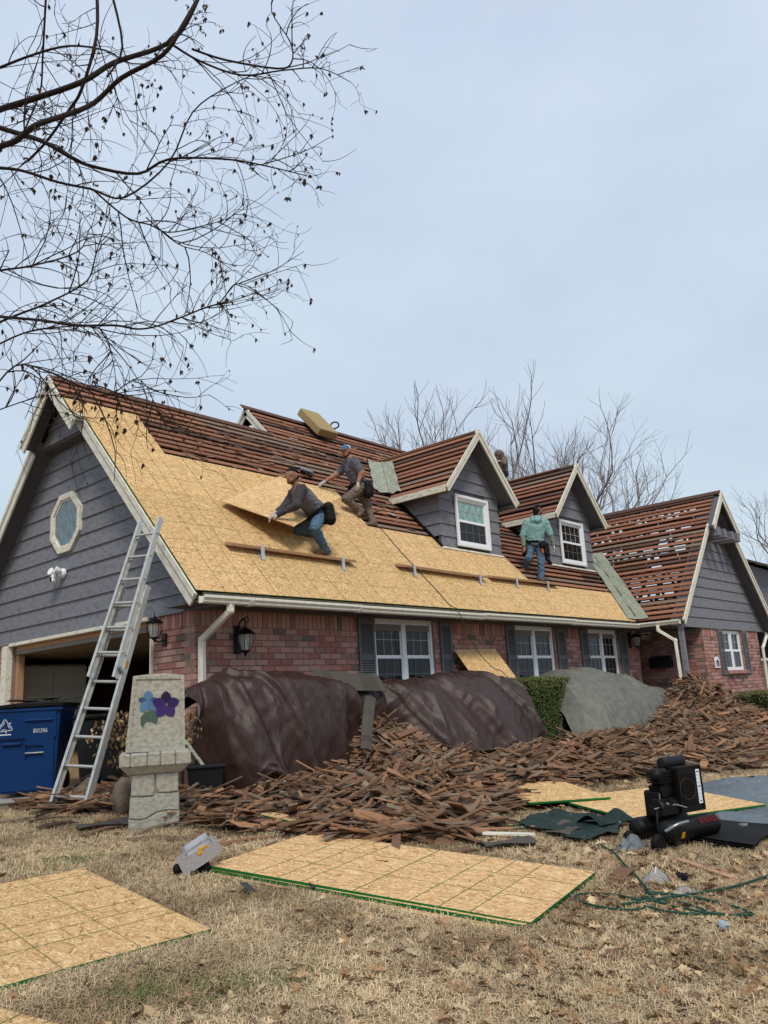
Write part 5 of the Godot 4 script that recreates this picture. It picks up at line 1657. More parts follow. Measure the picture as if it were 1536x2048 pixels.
# tarp over bushes: keys of [x, top height, z of the top, x of the foot, z of the foot]
func tarp(called_label: String, keys: Array, m: String, nu: int, seed_: int, fold: float, lift: Callable) -> void:
	var fn := FastNoiseLite.new(); fn.seed = seed_; fn.frequency = 1.0; fn.fractal_octaves = 3
	var fw := FastNoiseLite.new(); fw.seed = seed_ + 3; fw.frequency = 3.2; fw.fractal_octaves = 4; fw.fractal_type = FastNoiseLite.FRACTAL_RIDGED
	var rows := []
	var fr := RandomNumberGenerator.new(); fr.seed = seed_
	var folds := []
	for i in int((keys[keys.size() - 1][0] - keys[0][0]) * 7.0):
		folds.append([fr.randf_range(keys[0][0] - 0.3, keys[keys.size() - 1][0] + 0.2), fr.randf_range(-0.25, 1.1), fr.randf_range(0.03, 0.16), fr.randf_range(0.25, 1.0) * fold * 0.85, fr.randf_range(0.15, 0.6), fr.randf_range(0.6, 1.15)])
	var NV := 72
	for i in nu + 1:
		var f := float(i) / nu * (keys.size() - 1)
		var k := mini(int(f), keys.size() - 2)
		var w := f - k
		w = w * w * (3 - 2 * w)
		var a = keys[k]; var c = keys[k + 1]
		var q := []
		for j in 5: q.append(lerpf(a[j], c[j], w))
		var gf := gy(q[3], q[4])
		var row := PackedVector3Array()
		var prof := PackedVector3Array([Vector3(q[0], q[1] - 0.28, 0.10), Vector3(q[0], q[1] - 0.07, 0.17), Vector3(q[0], q[1] - 0.005, lerpf(0.2, q[2], 0.45)), Vector3(q[0], q[1] - 0.03, q[2] * 0.92),
			Vector3(lerpf(q[0], q[3], 0.10), q[1] - 0.16, q[2] + 0.12 + (q[4] - q[2]) * 0.12), Vector3(lerpf(q[0], q[3], 0.42), lerpf(q[1], gf, 0.42), lerpf(q[2], q[4], 0.55) + 0.07), Vector3(lerpf(q[0], q[3], 0.78), lerpf(q[1], gf, 0.78), lerpf(q[2], q[4], 0.84) + 0.03), Vector3(q[3], gf + 0.015, q[4])])
		var cv := curve(prof, 6)
		for j in NV:
			var s := float(j) / (NV - 1) * (cv.size() - 1)
			var p := cv[int(s)].lerp(cv[mini(int(s) + 1, cv.size() - 1)], s - int(s))
			var v := float(j) / (NV - 1)
			# folds run down the front from the top edge, and crumples everywhere
			var down := smoothstep(0.30, 0.75, v)
			var fo := (fn.get_noise_2d(p.x * 1.3 - v * 1.2, v * 0.9) * 1.3) * fold * down
			var cr := (fw.get_noise_2d(p.x * 0.8 + v * 1.3, p.y * 0.8 - p.x * 0.4) - 0.1) * 0.018 + fw.get_noise_2d(p.x * 1.6 - v * 1.1, p.y * 0.8 + p.x * 1.2) * 0.006
			cr *= clampf(fold / 0.09, 0.0, 1.0) if fold > 0.065 else 0.22
			var big := fn.get_noise_2d(p.x * 0.8 + 40, v * 2.2) * 0.07
			for e in folds:
				if v < e[4] - 0.1 or v > e[5]: continue
				var dd: float = absf(p.x - e[0] - e[1] * (v - 0.3) - 0.05 * sin(v * 9.0 + e[0] * 7.0)) / e[2]
				if dd < 1.0: fo += e[3] * pow(1.0 - dd, 1.3) * smoothstep(e[4] - 0.1, e[4] + 0.1, v) * (1.0 - smoothstep(e[5] - 0.15, e[5], v))
			var dir := Vector3(0, 1 - down, down).normalized()
			p += dir * (fo + cr + big * (1.0 - 0.6 * down))
			if v > 0.93: p.y = maxf(p.y, gy(p.x, p.z) + 0.01)
			p = lift.call(p, v)
			row.append(p)
		rows.append(row)
	var b := MB.new()
	b.sheet(rows, 1.0, false)
	tag(part("tarp", b, M[m], self), called_label, "tarp")

func build_tarps() -> void:
	var same := func(p: Vector3, _v: float) -> Vector3: return p
	var left := func(p: Vector3, v: float) -> Vector3:
		# a gap at the foot where the cloth is lifted
		var g := exp(-pow((p.x - 0.15) / 0.17, 2.0)) * smoothstep(0.78, 1.0, v)
		return p + Vector3(0.02, 0.26, 0.04) * g
	tarp("brown tarp draped over bushes under the left front wall", [[-0.38, 1.66, 0.42, -0.33, 0.52], [-0.22, 1.78, 0.5, -0.20, 0.78], [0.05, 1.88, 0.6, 0.02, 1.10], [0.45, 1.93, 0.66, 0.38, 1.24], [0.95, 1.90, 0.7, 0.88, 1.16], [1.45, 1.80, 0.66, 1.40, 1.02], [1.85, 1.73, 0.58, 1.85, 0.85], [2.2, 1.70, 0.52, 2.2, 0.70], [2.6, 1.69, 0.5, 2.6, 0.62]], "tarp_brown", 190, 3, 0.10, left)
	tarp("brown tarp draped over bushes below the middle window, right of the shake pile", [[2.45, 1.66, 0.50, 2.4, 0.60], [2.8, 1.71, 0.58, 2.62, 0.85], [3.2, 1.74, 0.68, 2.95, 1.30], [3.8, 1.79, 0.78, 3.35, 1.60], [4.5, 1.83, 0.82, 3.9, 1.74], [5.1, 1.79, 0.84, 4.5, 1.72], [5.45, 1.70, 0.82, 4.85, 1.66], [5.62, 1.50, 0.72, 5.1, 1.45], [5.7, 1.2, 0.55, 5.35, 1.2]], "tarp_brown", 190, 8, 0.09, same)
	tarp("grey weathered tarp over a bush by the porch, half buried in shakes", [[6.62, 1.45, 0.62, 6.30, 1.30], [6.82, 1.71, 0.85, 6.4, 1.55], [7.2, 1.78, 0.95, 6.6, 1.88], [7.9, 1.81, 1.0, 7.0, 2.0], [8.7, 1.74, 1.0, 7.7, 1.98], [9.5, 1.60, 1.0, 8.6, 1.95], [10.2, 1.48, 1.0, 9.6, 1.9], [10.9, 1.40, 0.95, 10.4, 1.8]], "tarp_grey", 160, 15, 0.06, same)
	hedge("dark green clipped hedge between the brown and the grey tarp", Vector3(5.62, 0.62, 0.15), Vector3(6.95, 1.72, 1.02), 17000, 0.03)
	hedge("clipped hedge with yellowed top under the right wing's window", Vector3(12.6, 0.4, 1.55), Vector3(17.0, 1.22, 2.4), 17000, 0.18)

# how high the torn-off shakes lie above the ground
var heap_poly := PackedVector2Array([Vector2(-1.75, -0.55), Vector2(-1.62, 0.25), Vector2(-1.25, 0.75), Vector2(-1.15, 1.9), Vector2(-0.85, 2.9), Vector2(-0.66, 3.6), Vector2(-0.15, 3.95), Vector2(0.55, 3.75), Vector2(1.35, 3.35), Vector2(1.9, 3.0), Vector2(2.7, 3.35), Vector2(3.7, 3.75), Vector2(5.0, 4.45), Vector2(7.0, 4.1), Vector2(9.5, 3.7), Vector2(11.8, 3.2), Vector2(12.6, 2.0), Vector2(12.3, 1.4), Vector2(10.4, 1.5), Vector2(7.8, 1.75), Vector2(6.4, 1.7), Vector2(4.9, 1.5), Vector2(3.4, 1.45), Vector2(2.7, 0.5), Vector2(2.0, 0.6), Vector2(1.3, 0.95), Vector2(0.3, 1.1), Vector2(-0.35, 0.5), Vector2(-0.55, -0.4)])
func bump(x: float, z: float, cx: float, cz: float, sx: float, sz: float) -> float:
	return exp(-pow((x - cx) / sx, 2.0) - pow((z - cz) / sz, 2.0))
func heap(x: float, z: float) -> float:
	var h := 0.05
	h += 0.46 * bump(x, z, 2.2, 0.85, 0.60, 0.75)
	h += 0.21 * bump(x, z, 0.9, 2.0, 1.2, 0.75)
	h += 0.13 * bump(x, z, 0.3, 3.0, 0.9, 0.6)
	h += 0.13 * bump(x, z, 3.8, 2.5, 2.0, 0.7)
	h += 0.17 * bump(x, z, 7.0, 2.8, 2.4, 0.8)
	h += 0.68 * bump(x, z, 10.4, 1.7, 1.15, 0.75)
	h += 0.28 * bump(x, z, 9.2, 2.3, 1.2, 0.7)
	h += 0.06 * bump(x, z, -0.9, 0.4, 0.5, 0.6)
	var fn := sin(x * 5.1 + z * 2.0) * sin(z * 4.3 - x) * 0.03
	return h + fn

func shake_mesh(k: int) -> MB:
	var b := MB.new()
	var L := [0.42, 0.36, 0.46, 0.30, 0.40, 0.24, 0.45, 0.34][k] as float
	var W := [0.09, 0.055, 0.035, 0.13, 0.07, 0.10, 0.045, 0.15][k] as float
	var t0 := 0.016; var t1 := 0.004
	# split board: ragged far end, warped, thick at the butt
	var n := 3
	var pts := []
	var warp := rf(-0.02, 0.02)
	for i in n + 1:
		var f := float(i) / n
		var w := W * (1.0 - 0.12 * f * rf(0, 1))
		var sk := rf(-0.008, 0.008)
		pts.append([Vector3(L * (f - 0.5) + (rf(-0.02, 0.03) if i == n else 0.0), warp * 4 * f * (1 - f), w * 0.5 + sk), Vector3(L * (f - 0.5) + (rf(-0.05, 0.02) if i == n else 0.0), warp * 4 * f * (1 - f) + rf(-0.004, 0.004), -w * 0.5 + sk), lerpf(t0, t1, f)])
	for i in n:
		var a = pts[i]; var c = pts[i + 1]
		var ua := Vector3(0, a[2], 0); var uc := Vector3(0, c[2], 0)
		b.quad(a[0] + ua, c[0] + uc, c[1] + uc, a[1] + ua)
		b.quad(a[1], c[1], c[0], a[0])
		b.quad(a[0], c[0], c[0] + uc, a[0] + ua)
		b.quad(c[1], a[1], a[1] + ua, c[1] + uc)
	var e = pts[0]; var f2 = pts[n]
	b.quad(e[1], e[0], e[0] + Vector3(0, t0, 0), e[1] + Vector3(0, t0, 0))
	b.quad(f2[0], f2[1], f2[1] + Vector3(0, t1, 0), f2[0] + Vector3(0, t1, 0))
	return b

func shake_tint() -> Color:
	var r := rng.randf()
	if r < 0.46: return Color(0.24, 0.14, 0.085) * rf(0.7, 1.25)
	if r < 0.68: return Color(0.40, 0.22, 0.12) * rf(0.8, 1.25)
	if r < 0.90: return Color(0.28, 0.215, 0.155) * rf(0.7, 1.3)
	return Color(0.10, 0.062, 0.045) * rf(0.7, 1.3)

func clear_of_sheets(x: float, z: float) -> bool:
	# the sheets that lie on top of the litter by the compressor
	var p := Vector2(x, z)
	var a := Vector2(0.92, 0.39); var s := Vector2(-0.39, 0.92)
	var d := p - Vector2(1.62, 3.68)
	if d.dot(a) > 0.05 and d.dot(a) < 1.8 and d.dot(s) > 0.0 and d.dot(s) < 1.25: return false
	a = Vector2(0.555, -0.832); s = Vector2(0.832, 0.555)
	d = p - Vector2(1.07, 3.88)
	if d.dot(a) > 0.0 and d.dot(a) < 1.5 and d.dot(s) > 0.0 and d.dot(s) < 0.40: return rng.randf() < 0.12
	return true

func build_heap() -> void:
	var b := MB.new()
	var g := []
	var x := -2.0
	var xs := []; var zs := []
	while x < 13.0: xs.append(x); x += 0.18
	var z := 4.9
	while z > -0.8: zs.append(z); z -= 0.18
	for q in zs:
		var row := PackedVector3Array()
		for p in xs:
			var inside := Geometry2D.is_point_in_polygon(Vector2(p, q), heap_poly)
			var h := heap(p, q) - 0.06 if inside else -0.06
			row.append(G(p, q, h))
		g.append(row)
	b.sheet(g, 0.2)
	tag(part("debris_bed", b, M.soil, self), "dark packed litter underneath the torn-off cedar shakes", "debris", "", "stuff")
	var items := []
	var tries := 0
	while items.size() < 12500 and tries < 70000:
		tries += 1
		var px := rf(-1.8, 12.6); var pz := rf(-0.6, 4.5)
		if px > 5.5 and rng.randf() < 0.35: continue
		if not Geometry2D.is_point_in_polygon(Vector2(px, pz), heap_poly):
			continue
		if not clear_of_sheets(px, pz): continue
		var e := 0.12
		var hh := heap(px, pz)
		var nx := (heap(px + e, pz) - heap(px - e, pz)) / (2 * e) + 0.018; var nz := (heap(px, pz + e) - heap(px, pz - e)) / (2 * e) - 0.0675
		var up := Vector3(-nx, 1, -nz).normalized()
		var messy := 0.16 + 0.26 * clampf(hh * 1.6, 0, 1)
		up = (up + Vector3(rng.randfn(0, messy), 0, rng.randfn(0, messy))).normalized()
		var yaw := rng.randfn(-0.6, 0.75) + (PI if rng.randf() < 0.5 else 0.0)
		var bs := Basis(Quaternion(Vector3.UP, up)) * Basis(Vector3.UP, yaw) * Basis.from_scale(Vector3(rf(0.75, 1.95), rf(0.7, 1.3), rf(0.35, 0.95)))
		var at := G(px, pz, hh + rf(-0.05, 0.045))
		items.append([at.distance_to(EYE), Transform3D(bs, at)])
	# a few strays out on the grass
	for q in [[-1.6, 0.9], [-1.85, 1.3], [-1.75, 1.9], [-1.9, 0.5], [-2.1, 0.2], [-1.55, 2.1], [-1.3, 2.6], [-1.2, 3.0], [-0.9, 3.5], [0.6, 4.3], [0.9, 4.5], [-0.5, 4.2], [-2.4, 0.0], [-0.35, 5.4], [-2.0, 0.75], [-1.5, 1.6], [-1.45, 2.35]]:
		var bs := ground_basis(rf(-1.0, 0.4)) * Basis.from_scale(Vector3(rf(0.9, 1.3), 1, rf(0.6, 1.2)))
		items.append([G(q[0], q[1]).distance_to(EYE), Transform3D(bs, G(q[0], q[1], 0.035))])
	items.sort_custom(func(p, q): return p[0] < q[0])
	var meshes := []
	for k in 8:
		var row := []
		for c in 4:
			var m := shake_mesh(k)
			m.uvo = Vector2(rf(0, 5), rf(0, 5))
			var tint: Color = [Color(0.24, 0.14, 0.085), Color(0.41, 0.22, 0.12), Color(0.28, 0.215, 0.155), Color(0.13, 0.08, 0.055)][c]
			for i in m.c.size(): m.c[i] = tint
			row.append(m.mesh(M.shake))
		meshes.append(row)
	var n1 := 0
	var lots := []; var lotc := []
	for k in 8: lots.append([]); lotc.append([])
	for it in items:
		var k := rng.randi_range(0, 7)
		if n1 < 300 and seen(it[1].origin, 0.0) > 0:
			n1 += 1
			var r := rng.randf()
			var c := 0 if r < 0.48 else (1 if r < 0.72 else (2 if r < 0.9 else 3))
			var o := put("cedar_shake", meshes[k][c], self, it[1])
			tag(o, "torn-off brown cedar shake lying in the debris along the lawn", "shake", "torn-off cedar shakes")
		else:
			lots[k].append(it[1]); lotc[k].append(shake_tint())
	# crumbs, splinters and torn felt among and in front of the shakes
	var cx := []; var cc := []
	for i in 2600:
		var px := rf(-2.3, 6.5); var pz := rf(-0.3, 4.9)
		if not Geometry2D.is_point_in_polygon(Vector2(px, pz), heap_poly) and rng.randf() < 0.80: continue
		var hh2 := heap(px, pz) if Geometry2D.is_point_in_polygon(Vector2(px, pz), heap_poly) else 0.02
		var sc := Vector3(rf(0.02, 0.13), 0.004, rf(0.006, 0.022))
		var cl := shake_tint() * 1.2
		if rng.randf() < 0.06: sc = Vector3(rf(0.05, 0.16), 0.003, rf(0.04, 0.10)); cl = Color(0.06, 0.06, 0.062) * rf(0.7, 1.6)
		if rng.randf() < 0.03: cl = Color(0.6, 0.52, 0.4)
		cx.append(Transform3D(ground_basis(rf(0, TAU)) * Basis.from_euler(Vector3(rng.randfn(0, 0.3), 0, rng.randfn(0, 0.3))) * Basis.from_scale(sc), G(px, pz, hh2 + rf(0.0, 0.05))))
		cc.append(cl)
	var cm := MB.new(); cm.box(Vector3.ZERO, Vector3.ONE)
	tag(crowd("splinters", cm.mesh(M.shake), cx, cc, self), "small wood splinters and torn felt bits among the shakes", "splinters")
	var all := thing("cedar_shakes", "spread of torn-off brown cedar shakes heaped against the front of the house", "shakes")
	all.set_meta("kind", "stuff")
	for k in 8:
		crowd("shakes", shake_mesh(k).mesh(M.shake), lots[k], lotc[k], all).name = "shakes" if k == 0 else "shakes_%03d" % k
	# asphalt strips and flat grey pieces on the heaps
	var flat := [[1.15, 2.05, 0.25, 0.46, 0.26, 0.5, 0.35], [1.75, 1.75, 0.28, 0.55, 0.30, -0.7, 0.5], [1.45, 1.35, 0.45, 0.42, 0.24, 0.9, -0.4], [0.35, 2.35, 0.24, 0.30, 0.20, 0.2, 0.5], [-1.75, 1.15, 0.0, 0.5, 0.22, -0.3, 0.0], [2.05, 1.15, 0.0, 0.42, 0.28, 0.4, 0.65], [0.55, 4.45, -0.06, 0.5, 0.22, 0.2, 0.0], [-0.15, 4.35, -0.05, 0.45, 0.16, -0.5, 0.0]]
	for q in flat:
		b = MB.new()
		var r := []
		for i in 4:
			var row := PackedVector3Array()
			for k in 5: row.append(Vector3(q[3] * (k / 4.0 - 0.5), 0.012 * sin(k * 1.3 + i), q[4] * (0.5 - i / 3.0)))
			r.append(row)
		b.sheet(r, 0.1)
		var low := []
		for row in r:
			var rr := PackedVector3Array()
			for p in row: rr.append(p - Vector3(0, 0.006, 0))
			low.append(rr)
		b.sheet(low, 0.1, true)
		var o := part("asphalt_shingle", b, M.asphalt_shingle, self)
		o.transform = Transform3D(ground_basis(q[5]) * Basis(Vector3.RIGHT, q[6]), G(q[0], q[1], heap(q[0], q[1]) * (1.0 if q[2] > 0.01 or q[0] > 1 else 0.3) + 0.05))
		tag(o, ["grey asphalt shingle at the middle of the front shake heap", "larger tilted asphalt shingle high on the centre shake heap", "asphalt shingle near the top left of the centre shake heap", "small grey shingle low on the left of the front heap", "grey shingle flat on the grass between the ladder and the pillar", "steep grey shingle near the top of the centre shake heap", "grey shingle at the front edge of the debris, right of the metal piece", "narrow grey shingle in front of the white metal piece"][flat.find(q)], "shingle", "torn asphalt shingles")
	# ridge strips: folded lengths of old shingle
	strip("grey strip of old ridge shingles lying across the brown tarp's dip", PackedVector3Array([Vector3(1.45, 1.83, 0.5), Vector3(1.95, 1.76, 0.62), Vector3(2.45, 1.73, 0.68)]), 0.30, 0.9)
	strip("dark strip of ridge shingles standing up beside the shake pile", PackedVector3Array([Vector3(1.45, 0.95, 1.35), Vector3(1.62, 1.2, 1.22), Vector3(1.95, 1.52, 0.98)]), 0.14, 0.5)
	strip("dark strip of ridge shingles at the foot of the middle tarp", PackedVector3Array([Vector3(2.45, 0.80, 1.62), Vector3(2.75, 0.78, 1.75), Vector3(3.15, 0.76, 1.92)]), 0.22, -0.6)
	b = MB.new()
	b.bar(Vector3(-0.62, 1.20, 0.70), Vector3(-0.26, 0.60, 0.92), 0.035, 0.02, Vector3(0, 0, 1))
	tag(part("metal_strip", b, M.galvanized, self), "pale metal strip leaning against the tarp beside the pillar", "metal strip")
	b = MB.new()
	b.bar(Vector3(0.42, 0.66, 1.36), Vector3(0.62, 0.60, 1.42), 0.03, 0.012, Vector3.UP); b.bar(Vector3(0.62, 0.60, 1.42), Vector3(0.74, 0.64, 1.40), 0.03, 0.012, Vector3.UP)
	tag(part("metal_strip", b, M.gutter, self), "bent white metal strip at the brown tarp's foot", "metal strip")
	b = MB.new()
	b.bar(G(0.02, 3.98, 0.05), G(0.28, 4.32, 0.04), 0.09, 0.015, Vector3.UP)
	tag(part("metal_strip", b, M.gutter, self), "white metal flashing piece lying where shakes meet the grass", "metal strip")

func strip(label: String, p: PackedVector3Array, w: float, roll: float) -> void:
	var t := thing("ridge_strip", label, "shingle strip")
	var cv := curve(p, 4)
	var n := 0
	for i in range(0, cv.size() - 1):
		var b := MB.new()
		var d := (cv[i + 1] - cv[i]).normalized()
		var up := Vector3(0, cos(roll), sin(roll))
		var s := d.cross(up).normalized()
		up = s.cross(d)
		b.col = Color.WHITE * rf(0.75, 1.1)
		b.uvo = Vector2(rf(0, 3), rf(0, 3))
		var a := cv[i] + up * 0.006 * (i % 2); var c := cv[i + 1] + d * 0.04 + up * 0.012
		b.hexa([a + s * w * 0.5 - up * 0.02, c + s * w * 0.5 - up * 0.02, c, a, a + s * w * 0.5 - up * 0.012, c + s * w * 0.5 - up * 0.012, c + up * 0.008, a + up * 0.008])
		b.hexa([a, c, c - s * w * 0.5 - up * 0.02, a - s * w * 0.5 - up * 0.02, a + up * 0.008, c + up * 0.008, c - s * w * 0.5 - up * 0.012, a - s * w * 0.5 - up * 0.012])
		part("shingle", b, M.asphalt_shingle, t)

var sheet_rects := []
func on_sheet(x: float, z: float) -> bool:
	for r in sheet_rects:
		var d: Vector2 = Vector2(x, z) - r[0]
		var u := d.dot(r[1]); var v := d.dot(r[2])
		if u > 0.01 and u < r[3] - 0.01 and v > 0.01 and v < r[4] - 0.01: return true
	return false

func flat_sheet(label: String, o: Vector2, dir: Vector2, w: float, h: float, lift: float, group := "", lines := true, tip := 0.0) -> void:
	# lies on the lawn: starts at o, runs w along dir and h to dir's left (seen from above with z down)
	var a := Vector3(dir.x, 0, dir.y).normalized()
	a.y = 0.0179 * a.x - 0.0675 * a.z + tip
	a = a.normalized()
	var up := Vector3(-0.0179, 1, 0.0675).normalized()
	up = (up - a * up.dot(a)).normalized()
	var s := up.cross(a).normalized()
	var o3 := G(o.x, o.y, lift)
	sheet_rects.append([o, Vector2(a.x, a.z).normalized(), Vector2(s.x, s.z).normalized(), w, h])
	var m := osb_sheet(self, Transform3D(Basis(a, s, up), o3), w, h, "osb_sheet", lines, 0.018)
	tag(m, label, "board sheet", group)

func build_sheets() -> void:
	var d := Vector2(0.182, 0.983)
	# stack of three in the middle of the lawn
	flat_sheet("lowest sheet of the stack of new board on the lawn, slid towards the camera", Vector2(-2.10, 2.98), Vector2(0.150, 0.988), 2.44, 1.2, 0.024, "stack of board sheets on the lawn", false)
	flat_sheet("second sheet of the board stack on the lawn, under the top one", Vector2(-2.065, 3.05), Vector2(0.168, 0.984), 2.44, 1.2, 0.047, "stack of board sheets on the lawn", false)
	flat_sheet("top sheet of the board stack on the lawn, a saw at its corner", Vector2(-2.055, 3.11), d, 2.40, 1.17, 0.070, "stack of board sheets on the lawn", true, -0.006)
	flat_sheet("cut square board sheet with a green line grid at the left edge", Vector2(-2.78, 4.137), Vector2(0.10, -0.995), 1.80, 1.22, 0.0415)
	flat_sheet("board sheet directly under the cut square one at the left edge", Vector2(-2.80, 4.14), Vector2(0.095, -0.995), 1.80, 1.22, 0.021, "", false)
	flat_sheet("board sheet whose corner shows at the bottom left", Vector2(-3.62, 5.55), Vector2(-0.258, -0.966), 2.44, 1.22, 0.035)
	flat_sheet("pale board sheet on the debris behind the air compressor, uppermost", Vector2(1.12, 4.84), Vector2(0.92, 0.39), 1.5, 1.22, 0.075, "board sheets by the compressor", false)
	flat_sheet("pale board sheet under the one behind the air compressor", Vector2(1.24, 4.80), Vector2(0.905, 0.425), 1.47, 1.2, 0.05, "board sheets by the compressor", false)
	flat_sheet("board sheet half buried in shakes, left of the compressor", Vector2(1.86, 4.20), Vector2(-0.555, 0.832) * -1.0, 1.6, 0.85, 0.10, "board sheets by the compressor", false)
	flat_sheet("narrow offcut of new board lying in front of the shakes", Vector2(-0.72, 2.62), Vector2(0.03, -1.0), 0.9, 0.14, 0.12, "", false)
	# offcut leaning on the wall between the windows
	var o := osb_sheet(self, Transform3D(Basis(Vector3(0.998, 0.02, 0), Vector3(0.0, 0.80, -0.60).normalized(), Vector3(0, 0.6, 0.8)), Vector3(4.98, 1.70, 0.46)), 1.16, 0.66, "osb_offcut", false, 0.0115, false)
	tag(o, "small new board offcut leaning on the bricks between two windows", "board sheet")

func build_grass() -> void:
	var t := MB.new()
	var blade := func(b: MB, p: Vector3, a: float, len: float, lean: float, w: float, col: Color) -> void:
		var d := Vector3(cos(a), 0, sin(a)); var s := Vector3(-d.z, 0, d.x) * w
		var m := p + d * len * lean * 0.45 + Vector3(0, len * (1 - lean * 0.55) * 0.62, 0)
		var e := p + d * len * lean + Vector3(0, len * (1 - lean) * 0.85 + 0.008, 0)
		b.col = col
		b.tri(p - s, p + s, m + s * 0.8); b.tri(p - s, m + s * 0.8, m - s * 0.8); b.tri(m - s * 0.8, m + s * 0.8, e)
	var clumps := []
	for k in 5:
		var b := MB.new()
		for i in 22:
			var a := rf(0, TAU)
			var r := sqrt(rng.randf()) * 0.055
			var c := Color(0.46, 0.345, 0.20).lerp(Color(0.66, 0.53, 0.34), rf(0, 1)) * rf(0.65, 1.15)
			if rng.randf() < 0.14: c = Color(0.20, 0.13, 0.075)
			blade.call(b, Vector3(cos(a) * r, 0, sin(a) * r), rf(0, TAU), rf(0.035, 0.085), rf(0.55, 0.98), rf(0.0011, 0.0021), c)
		clumps.append(b.mesh(M.grass))
	var xs := []; var cs := []
	for k in 5: xs.append([]); cs.append([])
	var fn := FastNoiseLite.new(); fn.seed = 77; fn.frequency = 0.9
	var n := 0; var tries := 0
	while n < 52000 and tries < 500000:
		tries += 1
		var x := rf(-8.5, 8.0); var z := rf(-0.5, 8.6)
		var p := G(x, z)
		var d := seen(p, 0.26)
		if d < 0: continue
		# even on the picture rather than on the ground, but not too sparse far off
		if rng.randf() > clampf(pow(3.2 / d, 1.35), 0.12, 1.0): continue
		if Geometry2D.is_point_in_polygon(Vector2(x, z), heap_poly) and rng.randf() < 0.93: continue
		if x < 0 and x > -9 and z < -0.6: continue
		if on_sheet(x, z): continue
		n += 1
		var k := n % 5
		var v := fn.get_noise_2d(x, z)
		var c := Color(1, 1, 1) * (1.0 + v * 0.5)
		if v < -0.18: c = c * Color(0.86, 0.80, 0.76)
		var gpatch := maxf(bump(x, z, -3.25, 4.75, 0.20, 0.16) , maxf(bump(x, z, -3.45, 4.55, 0.25, 0.2), maxf(bump(x, z, -2.55, 2.0, 0.25, 0.15), bump(x, z, -2.95, 5.0, 0.12, 0.12))))
		if rng.randf() < gpatch * 0.55: c = Color(0.42, 0.62, 0.36) * rf(0.6, 1.0)
		c.a = 1
		xs[k].append(Transform3D(ground_basis(rf(0, TAU)) * Basis.from_scale(Vector3(1, rf(0.6, 1.4), 1) * rf(0.8, 1.35)), p + Vector3(0, 0.004, 0)))
		cs[k].append(c)
	var all := thing("dry_grass", "straw-coloured dry winter grass covering the lawn", "grass")
	all.set_meta("kind", "stuff")
	for k in 5:
		crowd("grass_clumps", clumps[k], xs[k], cs[k], all).name = "grass_clumps" if k == 0 else "grass_clumps_%03d" % k

func leaf_mesh(k: int, col: Color) -> ArrayMesh:
	var b := MB.new()
	b.col = col
	var L := 0.10
	var lobes := [[0.0, 0.006], [0.10, 0.010], [0.20, 0.034], [0.30, 0.013], [0.42, 0.045], [0.53, 0.014], [0.66, 0.042], [0.78, 0.012], [0.90, 0.020], [1.0, 0.0]]
	var curl: float = [2.5, -1.5, 4.0, 1.0][k]
	var fold: float = [0.5, 0.25, -0.35, 0.7][k]
	var at := func(u: float, w: float, tipf: float) -> Vector3:
		var x := (u + tipf - 0.5) * L
		return Vector3(x, x * x * curl + absf(w) * fold + 0.004 * sin(u * 9.0 + w * 90), w)
	for s in [-1.0, 1.0]:
		for i in lobes.size() - 1:
			var a = lobes[i]; var c = lobes[i + 1]
			var fa: float = 0.05 if a[1] > 0.02 else 0.0; var fc: float = 0.05 if c[1] > 0.02 else 0.0
			var p0: Vector3 = at.call(a[0], 0.0, 0.0); var p1: Vector3 = at.call(c[0], 0.0, 0.0); var p2: Vector3 = at.call(c[0], s * c[1], fc); var p3: Vector3 = at.call(a[0], s * a[1], fa)
			if s > 0:
				b.tri(p0, p3, p2); b.tri(p0, p2, p1)
			else:
				b.tri(p0, p2, p3); b.tri(p0, p1, p2)
	b.bx(Vector3(-0.062, 0.003 + 0.0025 * curl, 0), Vector3(0.03, 0.0016, 0.0016))
	return b.mesh(M.leaf)

